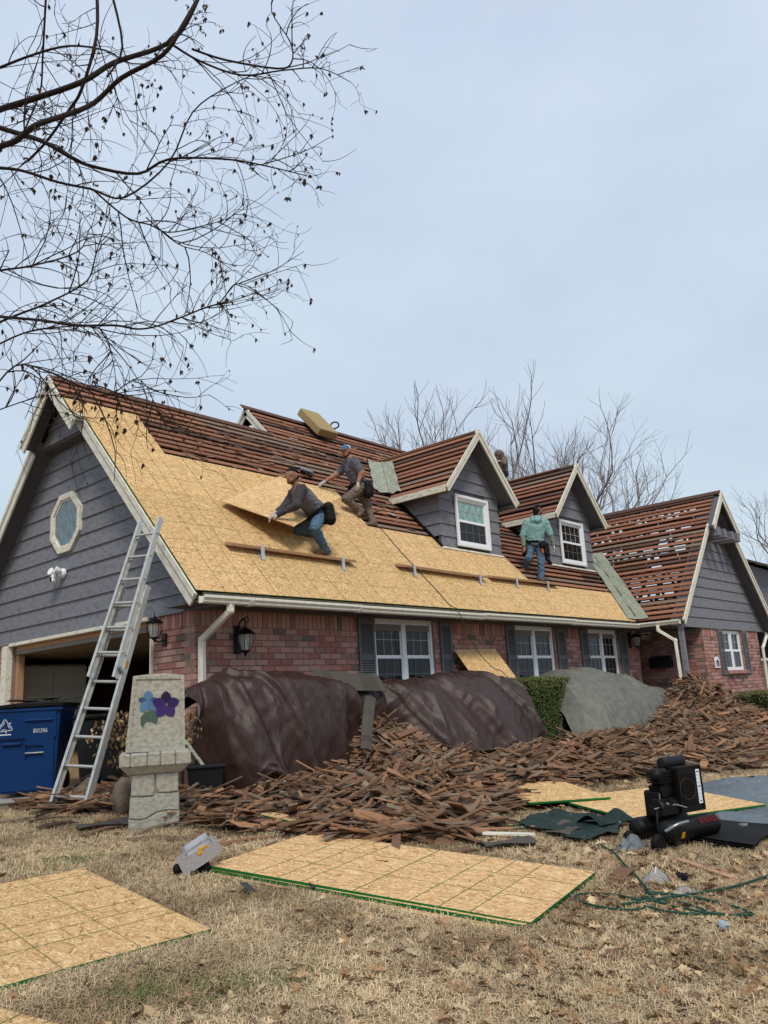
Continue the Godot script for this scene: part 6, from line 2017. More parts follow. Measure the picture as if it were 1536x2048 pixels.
func build_leaves() -> void:
	var tints := [Color(0.43, 0.30, 0.165), Color(0.27, 0.17, 0.09), Color(0.54, 0.41, 0.25), Color(0.17, 0.105, 0.062), Color(0.33, 0.195, 0.10)]
	var items := []
	var tries := 0
	while items.size() < 4400 and tries < 400000:
		tries += 1
		var x := rf(-6.5, 6.5); var z := rf(1.5, 8.8)
		var p := G(x, z)
		var d := seen(p, 0.24)
		if d < 0: continue
		var s := smoothstep(4.2, 6.0, z + 0.18 * (x + 2.0))
		s = s * (0.35 + 0.65 * smoothstep(-3.6, -1.6, x)) + 0.22 * bump(x, z, -3.4, 4.9, 0.6, 0.4)
		if rng.randf() > 0.05 + 0.95 * s: continue
		if Geometry2D.is_point_in_polygon(Vector2(x, z), heap_poly): continue
		var lift := 0.031
		# not through the sheets
		var q := Vector2(x, z) - Vector2(-2.055, 3.11)
		if q.dot(Vector2(0.182, 0.983)) > -0.05 and q.dot(Vector2(0.182, 0.983)) < 2.5 and q.dot(Vector2(0.983, -0.182)) > -0.15 and q.dot(Vector2(0.983, -0.182)) < 1.25: continue
		if x < -2.55 and z > 2.3 and z < 4.15 and x > -4.2: continue
		q = Vector2(x, z) - Vector2(-3.62, 5.55)
		if q.dot(Vector2(-0.258, -0.966)) > -0.02 and q.dot(Vector2(-0.966, 0.258)) > -0.02 and q.dot(Vector2(-0.966, 0.258)) < 1.3: continue
		if x > 0.4 and z > 4.2 and z < 5.9: continue
		items.append([d, Transform3D(ground_basis(rf(0, TAU)) * Basis.from_euler(Vector3(rng.randfn(0, 0.35), 0, rng.randfn(0, 0.35))) * Basis.from_scale(Vector3.ONE * rf(0.38, 0.9)), p + Vector3(0, lift + rf(-0.008, 0.014), 0))])
	items.sort_custom(func(p, q): return p[0] < q[0])
	var ms := []
	for k in 4:
		var row := []
		for c in 5: row.append(leaf_mesh(k, tints[c]))
		ms.append(row)
	var plain := []
	for k in 4: plain.append(leaf_mesh(k, Color.WHITE))
	var xs := [[], [], [], []]; var cs := [[], [], [], []]
	var n := 0
	for it in items:
		var k := rng.randi_range(0, 3)
		if n < 300 and seen(it[1].origin, 0.0) > 0:
			n += 1
			tag(put("fallen_leaf", ms[k][rng.randi_range(0, 4)], self, it[1]), "dry lobed oak leaf fallen on the grass in the foreground", "leaf", "fallen oak leaves")
		else:
			xs[k].append(it[1]); cs[k].append(tints[rng.randi_range(0, 4)] * rf(0.75, 1.2))
	var all := thing("fallen_leaves", "litter of dry brown oak leaves scattered over the lawn", "leaves")
	all.set_meta("kind", "stuff")
	for k in 4:
		crowd("leaf_litter", plain[k], xs[k], cs[k], all).name = "leaf_litter" if k == 0 else "leaf_litter_%03d" % k
# ---------------------------------------------------------------- people: distances to tapered bones, joined smoothly and meshed as surface nets
# a bone is [from, to, radius, radius, colour, crumple]
func flesh(dst: MB, bones: Array, cell: float, k: float) -> void:
	var lo := Vector3.ONE * 1e6; var hi := -lo
	for b in bones:
		var r: float = maxf(b[2], b[3]) + k + cell * 2
		for e in 2:
			lo = lo.min(b[e] - Vector3.ONE * r); hi = hi.max(b[e] + Vector3.ONE * r)
	var nx := int((hi.x - lo.x) / cell) + 2; var ny := int((hi.y - lo.y) / cell) + 2; var nz := int((hi.z - lo.z) / cell) + 2
	var f := PackedFloat32Array(); f.resize(nx * ny * nz); f.fill(9.0)
	var best := PackedFloat32Array(); best.resize(nx * ny * nz); best.fill(9.0)
	var who := PackedByteArray(); who.resize(nx * ny * nz)
	var fn := FastNoiseLite.new(); fn.seed = 21; fn.frequency = 13.0; fn.fractal_octaves = 2
	for bi in bones.size():
		var b = bones[bi]
		var A: Vector3 = b[0]; var B: Vector3 = b[1]; var ra: float = b[2]; var rb: float = b[3]
		var d := B - A
		var dd := maxf(d.length_squared(), 1e-9)
		var r := maxf(ra, rb) + k + cell * 2
		var a0 := ((A.min(B) - Vector3.ONE * r - lo) / cell).floor(); var a1 := ((A.max(B) + Vector3.ONE * r - lo) / cell).ceil()
		var crumple: float = b[5] if b.size() > 5 else 0.0
		for z in range(maxi(int(a0.z), 0), mini(int(a1.z) + 1, nz)):
			for y in range(maxi(int(a0.y), 0), mini(int(a1.y) + 1, ny)):
				var row := (z * ny + y) * nx
				for x in range(maxi(int(a0.x), 0), mini(int(a1.x) + 1, nx)):
					var p := lo + Vector3(x, y, z) * cell
					var t := clampf((p - A).dot(d) / dd, 0.0, 1.0)
					var q := (p - A - d * t).length() - lerpf(ra, rb, t)
					if q > r: continue
					if crumple > 0.0: q += crumple * fn.get_noise_3dv(p * Vector3(1, 1.6, 1))
					var i := row + x
					if q < best[i]:
						best[i] = q; who[i] = bi
					var o := f[i]
					var h := maxf(k - absf(o - q), 0.0) / k
					f[i] = minf(o, q) - h * h * k * 0.25
	var idx := {}
	var vs := PackedVector3Array(); var ns := PackedVector3Array(); var cs := PackedColorArray()
	var sx := 1; var sy := nx; var sz := nx * ny
	var co := [0, sx, sy, sx + sy, sz, sx + sz, sy + sz, sx + sy + sz]
	var off := [Vector3(0, 0, 0), Vector3(1, 0, 0), Vector3(0, 1, 0), Vector3(1, 1, 0), Vector3(0, 0, 1), Vector3(1, 0, 1), Vector3(0, 1, 1), Vector3(1, 1, 1)]
	var edges := [[0, 1], [2, 3], [4, 5], [6, 7], [0, 2], [1, 3], [4, 6], [5, 7], [0, 4], [1, 5], [2, 6], [3, 7]]
	for z in range(1, nz - 2):
		for y in range(1, ny - 2):
			for x in range(1, nx - 2):
				var i := (z * ny + y) * nx + x
				if absf(f[i]) > cell * 2.2: continue
				var m := 0
				for c in 8:
					if f[i + co[c]] < 0.0: m |= 1 << c
				if m == 0 or m == 255: continue
				var s := Vector3.ZERO; var n := 0
				for e in edges:
					var u := f[i + co[e[0]]]; var w := f[i + co[e[1]]]
					if (u < 0.0) != (w < 0.0):
						s += (off[e[0]] as Vector3).lerp(off[e[1]], u / (u - w)); n += 1
				idx[i] = vs.size()
				vs.append(lo + (Vector3(x, y, z) + s / n) * cell)
				ns.append(Vector3(f[i + 1] - f[i - 1] + f[i + 1 + sy + sz] - f[i + sy + sz - 1 + 0], f[i + sy] - f[i - sy] + f[i + sy + sx + sz] - f[i - sy + sx + sz], f[i + sz] - f[i - sz] + f[i + sz + sx + sy] - f[i - sz + sx + sy]).normalized())
				cs.append(bones[who[i]][4])
	for i in idx:
		for ax in 3:
			var s1 := [sy, sz, sx][ax] as int; var s2 := [sz, sx, sy][ax] as int; var st := [sx, sy, sz][ax] as int
			var in0 := f[i] < 0.0; var in1 := f[i + st] < 0.0
			if in0 == in1: continue
			var a = idx.get(i, -1); var b = idx.get(i - s1, -1); var c = idx.get(i - s1 - s2, -1); var d2 = idx.get(i - s2, -1)
			if a < 0 or b < 0 or c < 0 or d2 < 0: continue
			var q := [a, b, c, d2] if in0 else [d2, c, b, a]
			for t in [[0, 1, 2], [0, 2, 3]]:
				for w in [0, 2, 1]:      # clockwise outside
					var j: int = q[t[w]]
					dst.v.append(vs[j]); dst.n.append(ns[j]); dst.t.append(Vector2.ZERO); dst.c.append(cs[j])

func hand(dst: MB, wrist: Vector3, dir: Vector3, back: Vector3, curl: float, col: Color, side := 1.0) -> void:
	var d := dir.normalized()
	var s := d.cross(back).normalized() * side
	var n := s.cross(d).normalized() * side
	var b := []
	b.append([wrist, wrist + d * 0.03, 0.025, 0.024, col])
	for q in [-0.026, -0.009, 0.009, 0.026]:
		b.append([wrist + d * 0.025 + s * q * 0.6, wrist + d * 0.095 + s * q, 0.016, 0.013, col])
	var ls := [0.072, 0.082, 0.077, 0.060]
	for i in 4:
		var q := [-0.030, -0.010, 0.010, 0.030][i] as float
		var p0 := wrist + d * 0.095 + s * q
		var d1 := (d * cos(curl * 0.5) - n * sin(curl * 0.5) + s * q * 1.2).normalized()
		var p1: Vector3 = p0 + d1 * ls[i] * 0.5
		var d2 := (d * cos(curl * 1.3) - n * sin(curl * 1.3)).normalized()
		var p2: Vector3 = p1 + d2 * ls[i] * 0.55
		b.append([p0, p1, 0.0105, 0.0098, col]); b.append([p1, p2, 0.0098, 0.0085, col])
	var tb := wrist + d * 0.03 + s * -0.028
	var t1 := tb + (d * 0.6 - s * 0.75 - n * 0.25).normalized() * 0.05
	b.append([tb, t1, 0.014, 0.012, col]); b.append([t1, t1 + (d * 0.9 - s * 0.3 - n * 0.3).normalized() * 0.035, 0.0115, 0.0095, col])
	flesh(dst, b, 0.006, 0.008)

func head(dst: MB, c: Vector3, fwd: Vector3, up: Vector3, skin: Color, beard: Color, neck_to: Vector3) -> Basis:
	var z := fwd.normalized(); var x := up.cross(z).normalized(); var y := z.cross(x)
	var B := Basis(x, y, z)
	var L := func(px: float, py: float, pz: float) -> Vector3: return c + B * Vector3(px, py, pz)
	var b := [[L.call(0, 0.035, -0.035), L.call(0, 0.032, 0.02), 0.083, 0.077, skin], [L.call(0, 0.0, 0.032), L.call(0, -0.058, 0.045), 0.056, 0.044, skin],
		[L.call(0, -0.082, 0.055), L.call(0, -0.045, 0.0), 0.032, 0.05, beard], [L.call(-0.03, -0.072, 0.05), L.call(-0.058, -0.035, 0.0), 0.024, 0.022, beard], [L.call(0.03, -0.072, 0.05), L.call(0.058, -0.035, 0.0), 0.024, 0.022, beard],
		[L.call(0, 0.006, 0.088), L.call(0, -0.024, 0.106), 0.0085, 0.013, skin], [L.call(-0.036, 0.022, 0.076), L.call(0.036, 0.022, 0.076), 0.012, 0.012, skin],
		[L.call(-0.018, -0.050, 0.088), L.call(0.018, -0.050, 0.088), 0.0075, 0.0075, skin * Color(0.9, 0.6, 0.55)],
		[L.call(-0.081, -0.014, -0.008), L.call(-0.085, 0.016, -0.016), 0.011, 0.014, skin], [L.call(0.081, -0.014, -0.008), L.call(0.085, 0.016, -0.016), 0.011, 0.014, skin],
		[L.call(0, -0.05, -0.02), neck_to, 0.052, 0.060, skin]]
	flesh(dst, b, 0.0085, 0.022)
	for s in [-1.0, 1.0]:
		dst.col = Color(0.55, 0.52, 0.5)
		dst.ell(L.call(s * 0.031, 0.006, 0.078), Vector3(0.012, 0.008, 0.008), B, 8, 5)
		dst.col = Color(0.02, 0.015, 0.012)
		dst.ell(L.call(s * 0.031, 0.006, 0.0845), Vector3(0.005, 0.005, 0.003), B, 6, 4)
	dst.col = Color.WHITE
	return B

func hair(t: Node, c: Vector3, B: Basis, full: bool) -> void:
	var b := MB.new()
	var k := Color(1, 1, 1)
	var L := func(px: float, py: float, pz: float) -> Vector3: return c + B * Vector3(px, py, pz)
	flesh(b, [[L.call(0, 0.060, -0.035), L.call(0, 0.062, 0.008), 0.086, 0.072, k, 0.02], [L.call(0, 0.0, -0.062), L.call(0, -0.06, -0.050), 0.072, 0.055, k, 0.014], [L.call(-0.062, 0.02, -0.02), L.call(-0.066, -0.01, -0.015), 0.024, 0.014, k], [L.call(0.062, 0.02, -0.02), L.call(0.066, -0.01, -0.015), 0.024, 0.014, k]], 0.009, 0.02)
	part("hair", b, M.hair, t)

# joints: pelvis chest neck shl ell wrl shr elr wrr hipl knl anl hipr knr anr, toes tol tor
func figure(b: MB, j: Dictionary, top: Color, sleeve: float, arm: Color, legs: Color, boots: Color, bulk := 1.0, seat := Color(-1, 0, 0)) -> void:
	var bs := []
	var w := 0.017
	if seat.r < 0: seat = legs
	bs.append([j.pelvis, j.chest, 0.125 * bulk, 0.135 * bulk, top, w])
	bs.append([j.chest, j.neck.lerp(j.chest, 0.25), 0.135 * bulk, 0.085, top, w])
	bs.append([j.shl.lerp(j.chest, 0.12), j.shr.lerp(j.chest, 0.12), 0.078, 0.078, top, w])
	bs.append([j.chest.lerp(j.shl, 0.55), j.pelvis.lerp(j.hipl, 0.5), 0.10 * bulk, 0.11, top, w]); bs.append([j.chest.lerp(j.shr, 0.55), j.pelvis.lerp(j.hipr, 0.5), 0.10 * bulk, 0.11, top, w])
	bs.append([j.hipl, j.hipr, 0.105, 0.105, seat, w])
	bs.append([j.chest, j.neck, 0.07, 0.058, top, 0.0])
	for s in ["l", "r"]:
		var sh: Vector3 = j["sh" + s]; var el: Vector3 = j["el" + s]; var wr: Vector3 = j["wr" + s]
		if sleeve >= 2.0:
			bs.append([sh, el, 0.076, 0.060, top, w]); bs.append([el, wr, 0.058, 0.040, top, w])
		elif sleeve >= 1.5:       # print on the forearms
			bs.append([sh, el, 0.074, 0.058, top, w]); bs.append([el, wr, 0.056, 0.040, arm, w])
		else:
			var m := sh.lerp(el, 0.72)
			bs.append([sh, m, 0.074, 0.072, top, w]); bs.append([m.lerp(sh, 0.1), el, 0.050, 0.047, arm]); bs.append([el, wr, 0.047, 0.031, arm])
		var hp: Vector3 = j["hip" + s]; var kn: Vector3 = j["kn" + s]; var an: Vector3 = j["an" + s]; var to: Vector3 = j["to" + s]
		bs.append([hp, kn, 0.102, 0.072, legs if s == "r" or true else legs, w * 1.3]); bs.append([kn, an, 0.072, 0.060, legs, w * 1.5])
		var heel := an + (an - to).normalized() * 0.035 - (kn - an).normalized() * 0.055
		bs.append([an + (kn - an).normalized() * 0.02, an - (kn - an).normalized() * 0.03, 0.047, 0.045, boots])
		bs.append([heel, to, 0.040, 0.040, boots])
	flesh(b, bs, 0.0155, 0.035)

func tool_belt(t: Node, c: Vector3, up: Vector3, right: Vector3, pouches: Array) -> Node:
	var u := up.normalized(); var r := (right - u * right.dot(u)).normalized(); var f := u.cross(r)
	var k := Color.WHITE
	var bs := []
	var n := 14
	for i in n:
		var a := TAU * i / n; var a2 := TAU * (i + 1) / n
		bs.append([c + r * cos(a) * 0.178 + f * sin(a) * 0.145, c + r * cos(a2) * 0.178 + f * sin(a2) * 0.145, 0.024, 0.024, k])
	for p in pouches:      # [angle, drop, size]
		var o: Vector3 = c + r * cos(p[0]) * 0.20 + f * sin(p[0]) * 0.165
		bs.append([o - u * 0.05, o - (u * 0.35 + Vector3(0, 0.65, 0)) * p[1], 0.055 * p[2], 0.062 * p[2], k, 0.01])
		var tn: Vector3 = r * -sin(p[0]) + f * cos(p[0])
		bs.append([o - u * 0.06 + tn * 0.045, o - (u * 0.35 + Vector3(0, 0.65, 0)) * p[1] * 0.9 + tn * 0.05, 0.045 * p[2], 0.055 * p[2], k, 0.01])
	var b := MB.new()
	flesh(b, bs, 0.014, 0.018)
	return part("tool_belt", b, M.leather, t)

func person(label: String, at: Vector3) -> Node3D:
	return thing("person", label, "person", at)

func shift(j: Dictionary, o: Vector3) -> Dictionary:
	var r := {}
	for k in j: r[k] = (j[k] as Vector3) - o
	return r

func build_people() -> void:
	var skin := Color(0.30, 0.155, 0.10); var denim := Color(0.085, 0.155, 0.235)
	# the man who holds the sheet
	var o := Vector3(2.45, 3.60, -0.28)
	var t := person("roofer crouching over the tilted board, grey raglan shirt, jeans and tool belt", o)
	var j := shift({pelvis = Vector3(2.36, 4.27, -0.29), chest = Vector3(2.10, 4.455, -0.32), neck = Vector3(2.02, 4.59, -0.34), shl = Vector3(1.94, 4.515, -0.17), ell = Vector3(1.79, 4.24, -0.12), wrl = Vector3(1.57, 4.105, -0.27),
		shr = Vector3(2.09, 4.56, -0.49), elr = Vector3(1.92, 4.33, -0.50), wrr = Vector3(1.70, 4.20, -0.42), hipl = Vector3(2.34, 4.20, -0.20), knl = Vector3(2.13, 3.95, -0.12), anl = Vector3(2.45, 3.69, -0.25),
		hipr = Vector3(2.43, 4.20, -0.38), knr = Vector3(2.25, 4.02, -0.58), anr = Vector3(2.60, 4.00, -0.57), tol = Vector3(2.30, 3.64, -0.28), tor = Vector3(2.61, 3.86, -0.47)}, o)
	var b := MB.new()
	var shirt := Color(0.145, 0.14, 0.15); var dark := Color(0.055, 0.05, 0.056)
	figure(b, j, shirt, 2.0, dark, denim, Color(0.20, 0.13, 0.08), 1.1, Color(0.07, 0.09, 0.12))
	# dark raglan sleeves
	for i in b.v.size():
		var p := b.v[i]
		for s in ["l", "r"]:
			var sh: Vector3 = j["sh" + s]; var el: Vector3 = j["el" + s]; var wr: Vector3 = j["wr" + s]
			var c1 := Geometry3D.get_closest_point_to_segment(p, sh + (sh - el) * 0.25, el); var c2 := Geometry3D.get_closest_point_to_segment(p, el, wr)
			if (minf(p.distance_to(c1), p.distance_to(c2)) < 0.085) and b.c[i].is_equal_approx(shirt): b.c[i] = dark
	var hc := Vector3(1.925, 4.735, -0.355) - o
	var B := head(b, hc, Vector3(-0.96, -0.12, 0.22), Vector3(-0.15, 1, 0), skin, Color(0.12, 0.065, 0.045), j.neck)
	hand(b, j.wrl, Vector3(-0.75, -0.30, -0.45), Vector3(-0.2, 1, 0.3), 0.9, Color(0.42, 0.38, 0.37), 1.0)
	hand(b, j.wrr, Vector3(-0.8, -0.5, -0.2), Vector3(0, 1, 0.2), 0.7, Color(0.42, 0.38, 0.37), -1.0)
	part("body", b, M.cloth, t)
	hair(t, hc, B, true)
	tool_belt(t, Vector3(2.29, 4.235, -0.235) - o, Vector3(-0.5, 0.75, -0.3), Vector3(0.3, 0, 1), [[0.75, 0.25, 1.35], [0.1, 0.25, 1.3], [1.5, 0.2, 1.0]])
	# the man with the cap, kneeling on one knee
	o = Vector3(4.40, 4.45, -1.08)
	t = person("bearded roofer in blue and white cap, grey t-shirt and brown trousers", o)
	j = shift({pelvis = Vector3(4.30, 5.20, -1.24), chest = Vector3(4.22, 5.47, -1.30), neck = Vector3(4.17, 5.65, -1.32), shl = Vector3(4.12, 5.555, -1.14), ell = Vector3(4.15, 5.34, -1.03), wrl = Vector3(4.10, 5.18, -1.08),
		shr = Vector3(4.25, 5.61, -1.47), elr = Vector3(4.10, 5.43, -1.60), wrr = Vector3(3.94, 5.31, -1.71), hipl = Vector3(4.25, 5.12, -1.15), knl = Vector3(3.96, 4.885, -1.25), anl = Vector3(4.26, 4.71, -1.22),
		hipr = Vector3(4.35, 5.12, -1.30), knr = Vector3(4.42, 4.82, -1.18), anr = Vector3(4.42, 4.51, -1.08), tol = Vector3(4.20, 4.62, -1.20), tor = Vector3(4.29, 4.45, -1.08)}, o)
	b = MB.new()
	var tee := Color(0.10, 0.105, 0.125)
	figure(b, j, tee, 1.0, Color(0.40, 0.20, 0.135), Color(0.155, 0.125, 0.095), Color(0.16, 0.11, 0.09), 1.06)
	hc = Vector3(4.125, 5.80, -1.355) - o
	B = head(b, hc, Vector3(-0.95, -0.28, 0.10), Vector3(-0.2, 1, 0), Color(0.38, 0.19, 0.125), Color(0.07, 0.035, 0.022), j.neck)
	hand(b, j.wrl, Vector3(-0.1, -1, 0.05), Vector3(0.2, 0, 1), 0.7, Color(0.55, 0.48, 0.42), 1.0)
	hand(b, j.wrr, Vector3(-0.75, -0.5, -0.4), Vector3(-0.2, 1, 0.4), 0.5, Color(0.45, 0.43, 0.41), -1.0)
	part("body", b, M.cloth, t)
	b = MB.new()
	var cb := MB.new()
	for s in 2:
		cb.col = Color(0.075, 0.15, 0.30) if s == 0 else Color(0.62, 0.63, 0.66)
		for i in 8:
			for k in 8:
				var q := []
				for e in [[i, k], [i, k + 1], [i + 1, k + 1], [i + 1, k]]:
					var th: float = PI * 0.53 * e[0] / 8.0; var ph: float = PI * e[1] / 8.0 + (0.0 if s == 0 else PI)
					var u := Vector3(sin(th) * cos(ph), cos(th), sin(th) * sin(ph))
					q.append([hc + B * (Vector3(0, 0.042, -0.008) + u * Vector3(0.088, 0.085, 0.104)), B * u])
				cb.trin(q[0][0], q[1][0], q[2][0], q[0][1], q[1][1], q[2][1]); cb.trin(q[0][0], q[2][0], q[3][0], q[0][1], q[2][1], q[3][1])
	cb.col = Color(0.05, 0.085, 0.16)
	var br := PackedVector2Array([Vector2(-0.078, 0.0), Vector2(0.078, 0.0), Vector2(0.070, 0.055), Vector2(0.035, 0.085), Vector2(-0.035, 0.085), Vector2(-0.070, 0.055)])
	cb.xf = Transform3D(B * Basis(Vector3.RIGHT, PI / 2 + 0.18), hc + B * Vector3(0, 0.043, 0.07))
	cb.prism(br, -0.004, 0.004)
	part("cap", cb, M.cloth, t)
	tool_belt(t, Vector3(4.29, 5.19, -1.23) - o, Vector3(-0.1, 1, -0.05), Vector3(0.4, 0, 1), [[-0.5, 0.22, 1.3], [3.0, 0.12, 0.8]])
	# the man in the teal hooded top, seen from behind
	o = Vector3(8.48, 3.62, -0.29)
	t = person("roofer seen from behind in pale teal hooded top, hammer in his tool belt", o)
	j = shift({pelvis = Vector3(8.46, 4.45, -0.33), chest = Vector3(8.48, 4.73, -0.29), neck = Vector3(8.49, 4.93, -0.265), shl = Vector3(8.385, 4.86, -0.445), ell = Vector3(8.31, 4.60, -0.51), wrl = Vector3(8.255, 4.38, -0.47),
		shr = Vector3(8.595, 4.85, -0.115), elr = Vector3(8.63, 4.58, -0.05), wrr = Vector3(8.67, 4.37, -0.03), hipl = Vector3(8.41, 4.38, -0.41), knl = Vector3(8.33, 4.12, -0.43), anl = Vector3(8.47, 3.985, -0.61),
		hipr = Vector3(8.52, 4.38, -0.25), knr = Vector3(8.50, 4.03, -0.25), anr = Vector3(8.485, 3.70, -0.285), tol = Vector3(8.36, 3.91, -0.60), tor = Vector3(8.60, 3.655, -0.30)}, o)
	b = MB.new()
	var teal := Color(0.20, 0.36, 0.345)
	figure(b, j, teal, 1.5, Color(0.17, 0.23, 0.19), denim * 1.05, Color(0.15, 0.075, 0.05), 1.02, Color(0.035, 0.045, 0.085))
	hc = Vector3(8.525, 5.065, -0.225) - o
	B = head(b, hc, Vector3(0.90, -0.35, 0.12), Vector3(0.2, 1, 0.1), Color(0.28, 0.15, 0.10), Color(0.10, 0.055, 0.04), j.neck)
	hand(b, j.wrl, Vector3(-0.1, -1, 0.1), Vector3(-0.6, 0, 0.6), 0.8, Color(0.25, 0.14, 0.09), 1.0)
	hand(b, j.wrr, Vector3(0.1, -1, 0.05), Vector3(0.6, 0, 0.6), 0.8, Color(0.55, 0.52, 0.48), -1.0)
	flesh(b, [[j.neck + Vector3(-0.05, 0.01, 0.03), j.neck + Vector3(-0.09, -0.07, 0.07), 0.055, 0.05, teal, 0.01], [j.neck + Vector3(-0.06, 0.02, -0.06), j.neck + Vector3(0.03, 0.02, 0.08), 0.045, 0.045, teal, 0.01], [j.neck + Vector3(-0.1, -0.05, -0.03), j.neck + Vector3(-0.04, -0.05, 0.10), 0.05, 0.05, teal, 0.01]], 0.012, 0.03)
	part("body", b, M.cloth, t)
	hair(t, hc, B, true)
	var belt := tool_belt(t, Vector3(8.46, 4.44, -0.33) - o, Vector3(0.05, 1, 0.05), Vector3(0.55, 0, 0.8), [[0.0, 0.22, 1.35], [3.1, 0.22, 1.2], [-0.9, 0.1, 0.7]])
	b = MB.new()
	b.tube(PackedVector3Array([Vector3(8.42, 4.36, -0.16) - o, Vector3(8.44, 4.20, -0.15) - o]), PackedFloat32Array([0.014, 0.019]), 8)
	part("hammer_handle", b, mat("orange_grip", Color(0.80, 0.36, 0.10), 0.6), t)
	b = MB.new()
	b.tube(PackedVector3Array([Vector3(8.415, 4.42, -0.165) - o, Vector3(8.42, 4.36, -0.16) - o]), 0.009, 6)
	b.cbox(Vector3(8.41, 4.43, -0.165) - o, Vector3(0.11, 0.025, 0.025), 0.004)
	part("hammer_head", b, M.steel, t)
	# the hooded man behind the first dormer
	o = Vector3(12.85, 7.0, -3.9)
	t = person("roofer in a brown hooded jacket bending over behind the front dormer", o)
	j = shift({pelvis = Vector3(12.90, 7.50, -3.80), chest = Vector3(12.87, 7.73, -3.76), neck = Vector3(12.80, 7.87, -3.76), shl = Vector3(12.74, 7.81, -3.62), ell = Vector3(12.66, 7.65, -3.56), wrl = Vector3(12.52, 7.72, -3.64),
		shr = Vector3(12.90, 7.84, -3.92), elr = Vector3(12.74, 7.70, -4.0), wrr = Vector3(12.58, 7.72, -3.95), hipl = Vector3(12.86, 7.44, -3.72), knl = Vector3(12.76, 7.12, -3.98), anl = Vector3(12.86, 6.86, -4.24),
		hipr = Vector3(12.94, 7.44, -3.88), knr = Vector3(12.95, 7.10, -4.05), anr = Vector3(12.95, 6.82, -4.30), tol = Vector3(12.74, 6.80, -4.26), tor = Vector3(12.83, 6.76, -4.32)}, o)
	b = MB.new()
	var jacket := Color(0.155, 0.125, 0.11)
	figure(b, j, jacket, 2.0, jacket, Color(0.035, 0.04, 0.07), Color(0.1, 0.07, 0.05), 1.05)
	hc = Vector3(12.69, 7.94, -3.75) - o
	head(b, hc, Vector3(-0.85, -0.5, 0.1), Vector3(-0.5, 1, 0), skin, skin, j.neck)
	hand(b, j.wrl, Vector3(-0.9, -0.1, 0), Vector3(0, 1, 0), 0.8, Color(0.6, 0.58, 0.56), 1.0)
	hand(b, j.wrr, Vector3(-0.9, -0.1, 0), Vector3(0, 1, 0), 0.8, Color(0.6, 0.58, 0.56), -1.0)
	flesh(b, [[hc + Vector3(0.03, 0.04, 0.0), hc + Vector3(0.07, -0.02, 0), 0.125, 0.12, jacket, 0.012], [hc + Vector3(-0.01, 0.05, 0), hc + Vector3(0.05, 0.05, 0), 0.115, 0.12, jacket, 0.01]], 0.014, 0.03)
	part("body", b, M.cloth, t)
# ---------------------------------------------------------------- tools and fittings
func toe_board(label: String, x0: float, y0: float, x1: float, y1: float, brs: Array) -> void:
	var a := RP(x0, y0, 0.075); var c := RP(x1, y1, 0.075)
	var t := thing("toe_board", label, "toe board", a, 0.0, "toe boards on the roof")
	var b := MB.new()
	b.uvo = Vector2(rf(0, 3), rf(0, 3))
	var up := Vector3(0, 1, 0.25).normalized()
	b.bar(Vector3.ZERO, c - a, 0.14, 0.038, up, 0.003)
	part("plank", b, M.lumber, t)
	for f in brs:
		var p := (c - a) * (f as float)
		b = MB.new()
		b.bx(p + RN * -0.055 - RU * 0.06, Vector3(0.06, 0.30, 0.005), Basis(Vector3.RIGHT, RU, RN))
		b.bx(p + up * -0.022 + Vector3(0, 0, 0.005), Vector3(0.06, 0.005, 0.155), Basis(Vector3.RIGHT, up, Vector3.RIGHT.cross(up)))
		b.bx(p + Vector3(0, -0.03, 0.085), Vector3(0.06, 0.10, 0.005))
		b.bar(p + RN * -0.05 - RU * 0.20, p + Vector3(0, -0.06, 0.08), 0.06, 0.005, RN)
		part("roof_bracket", b, M.aluminium, t)

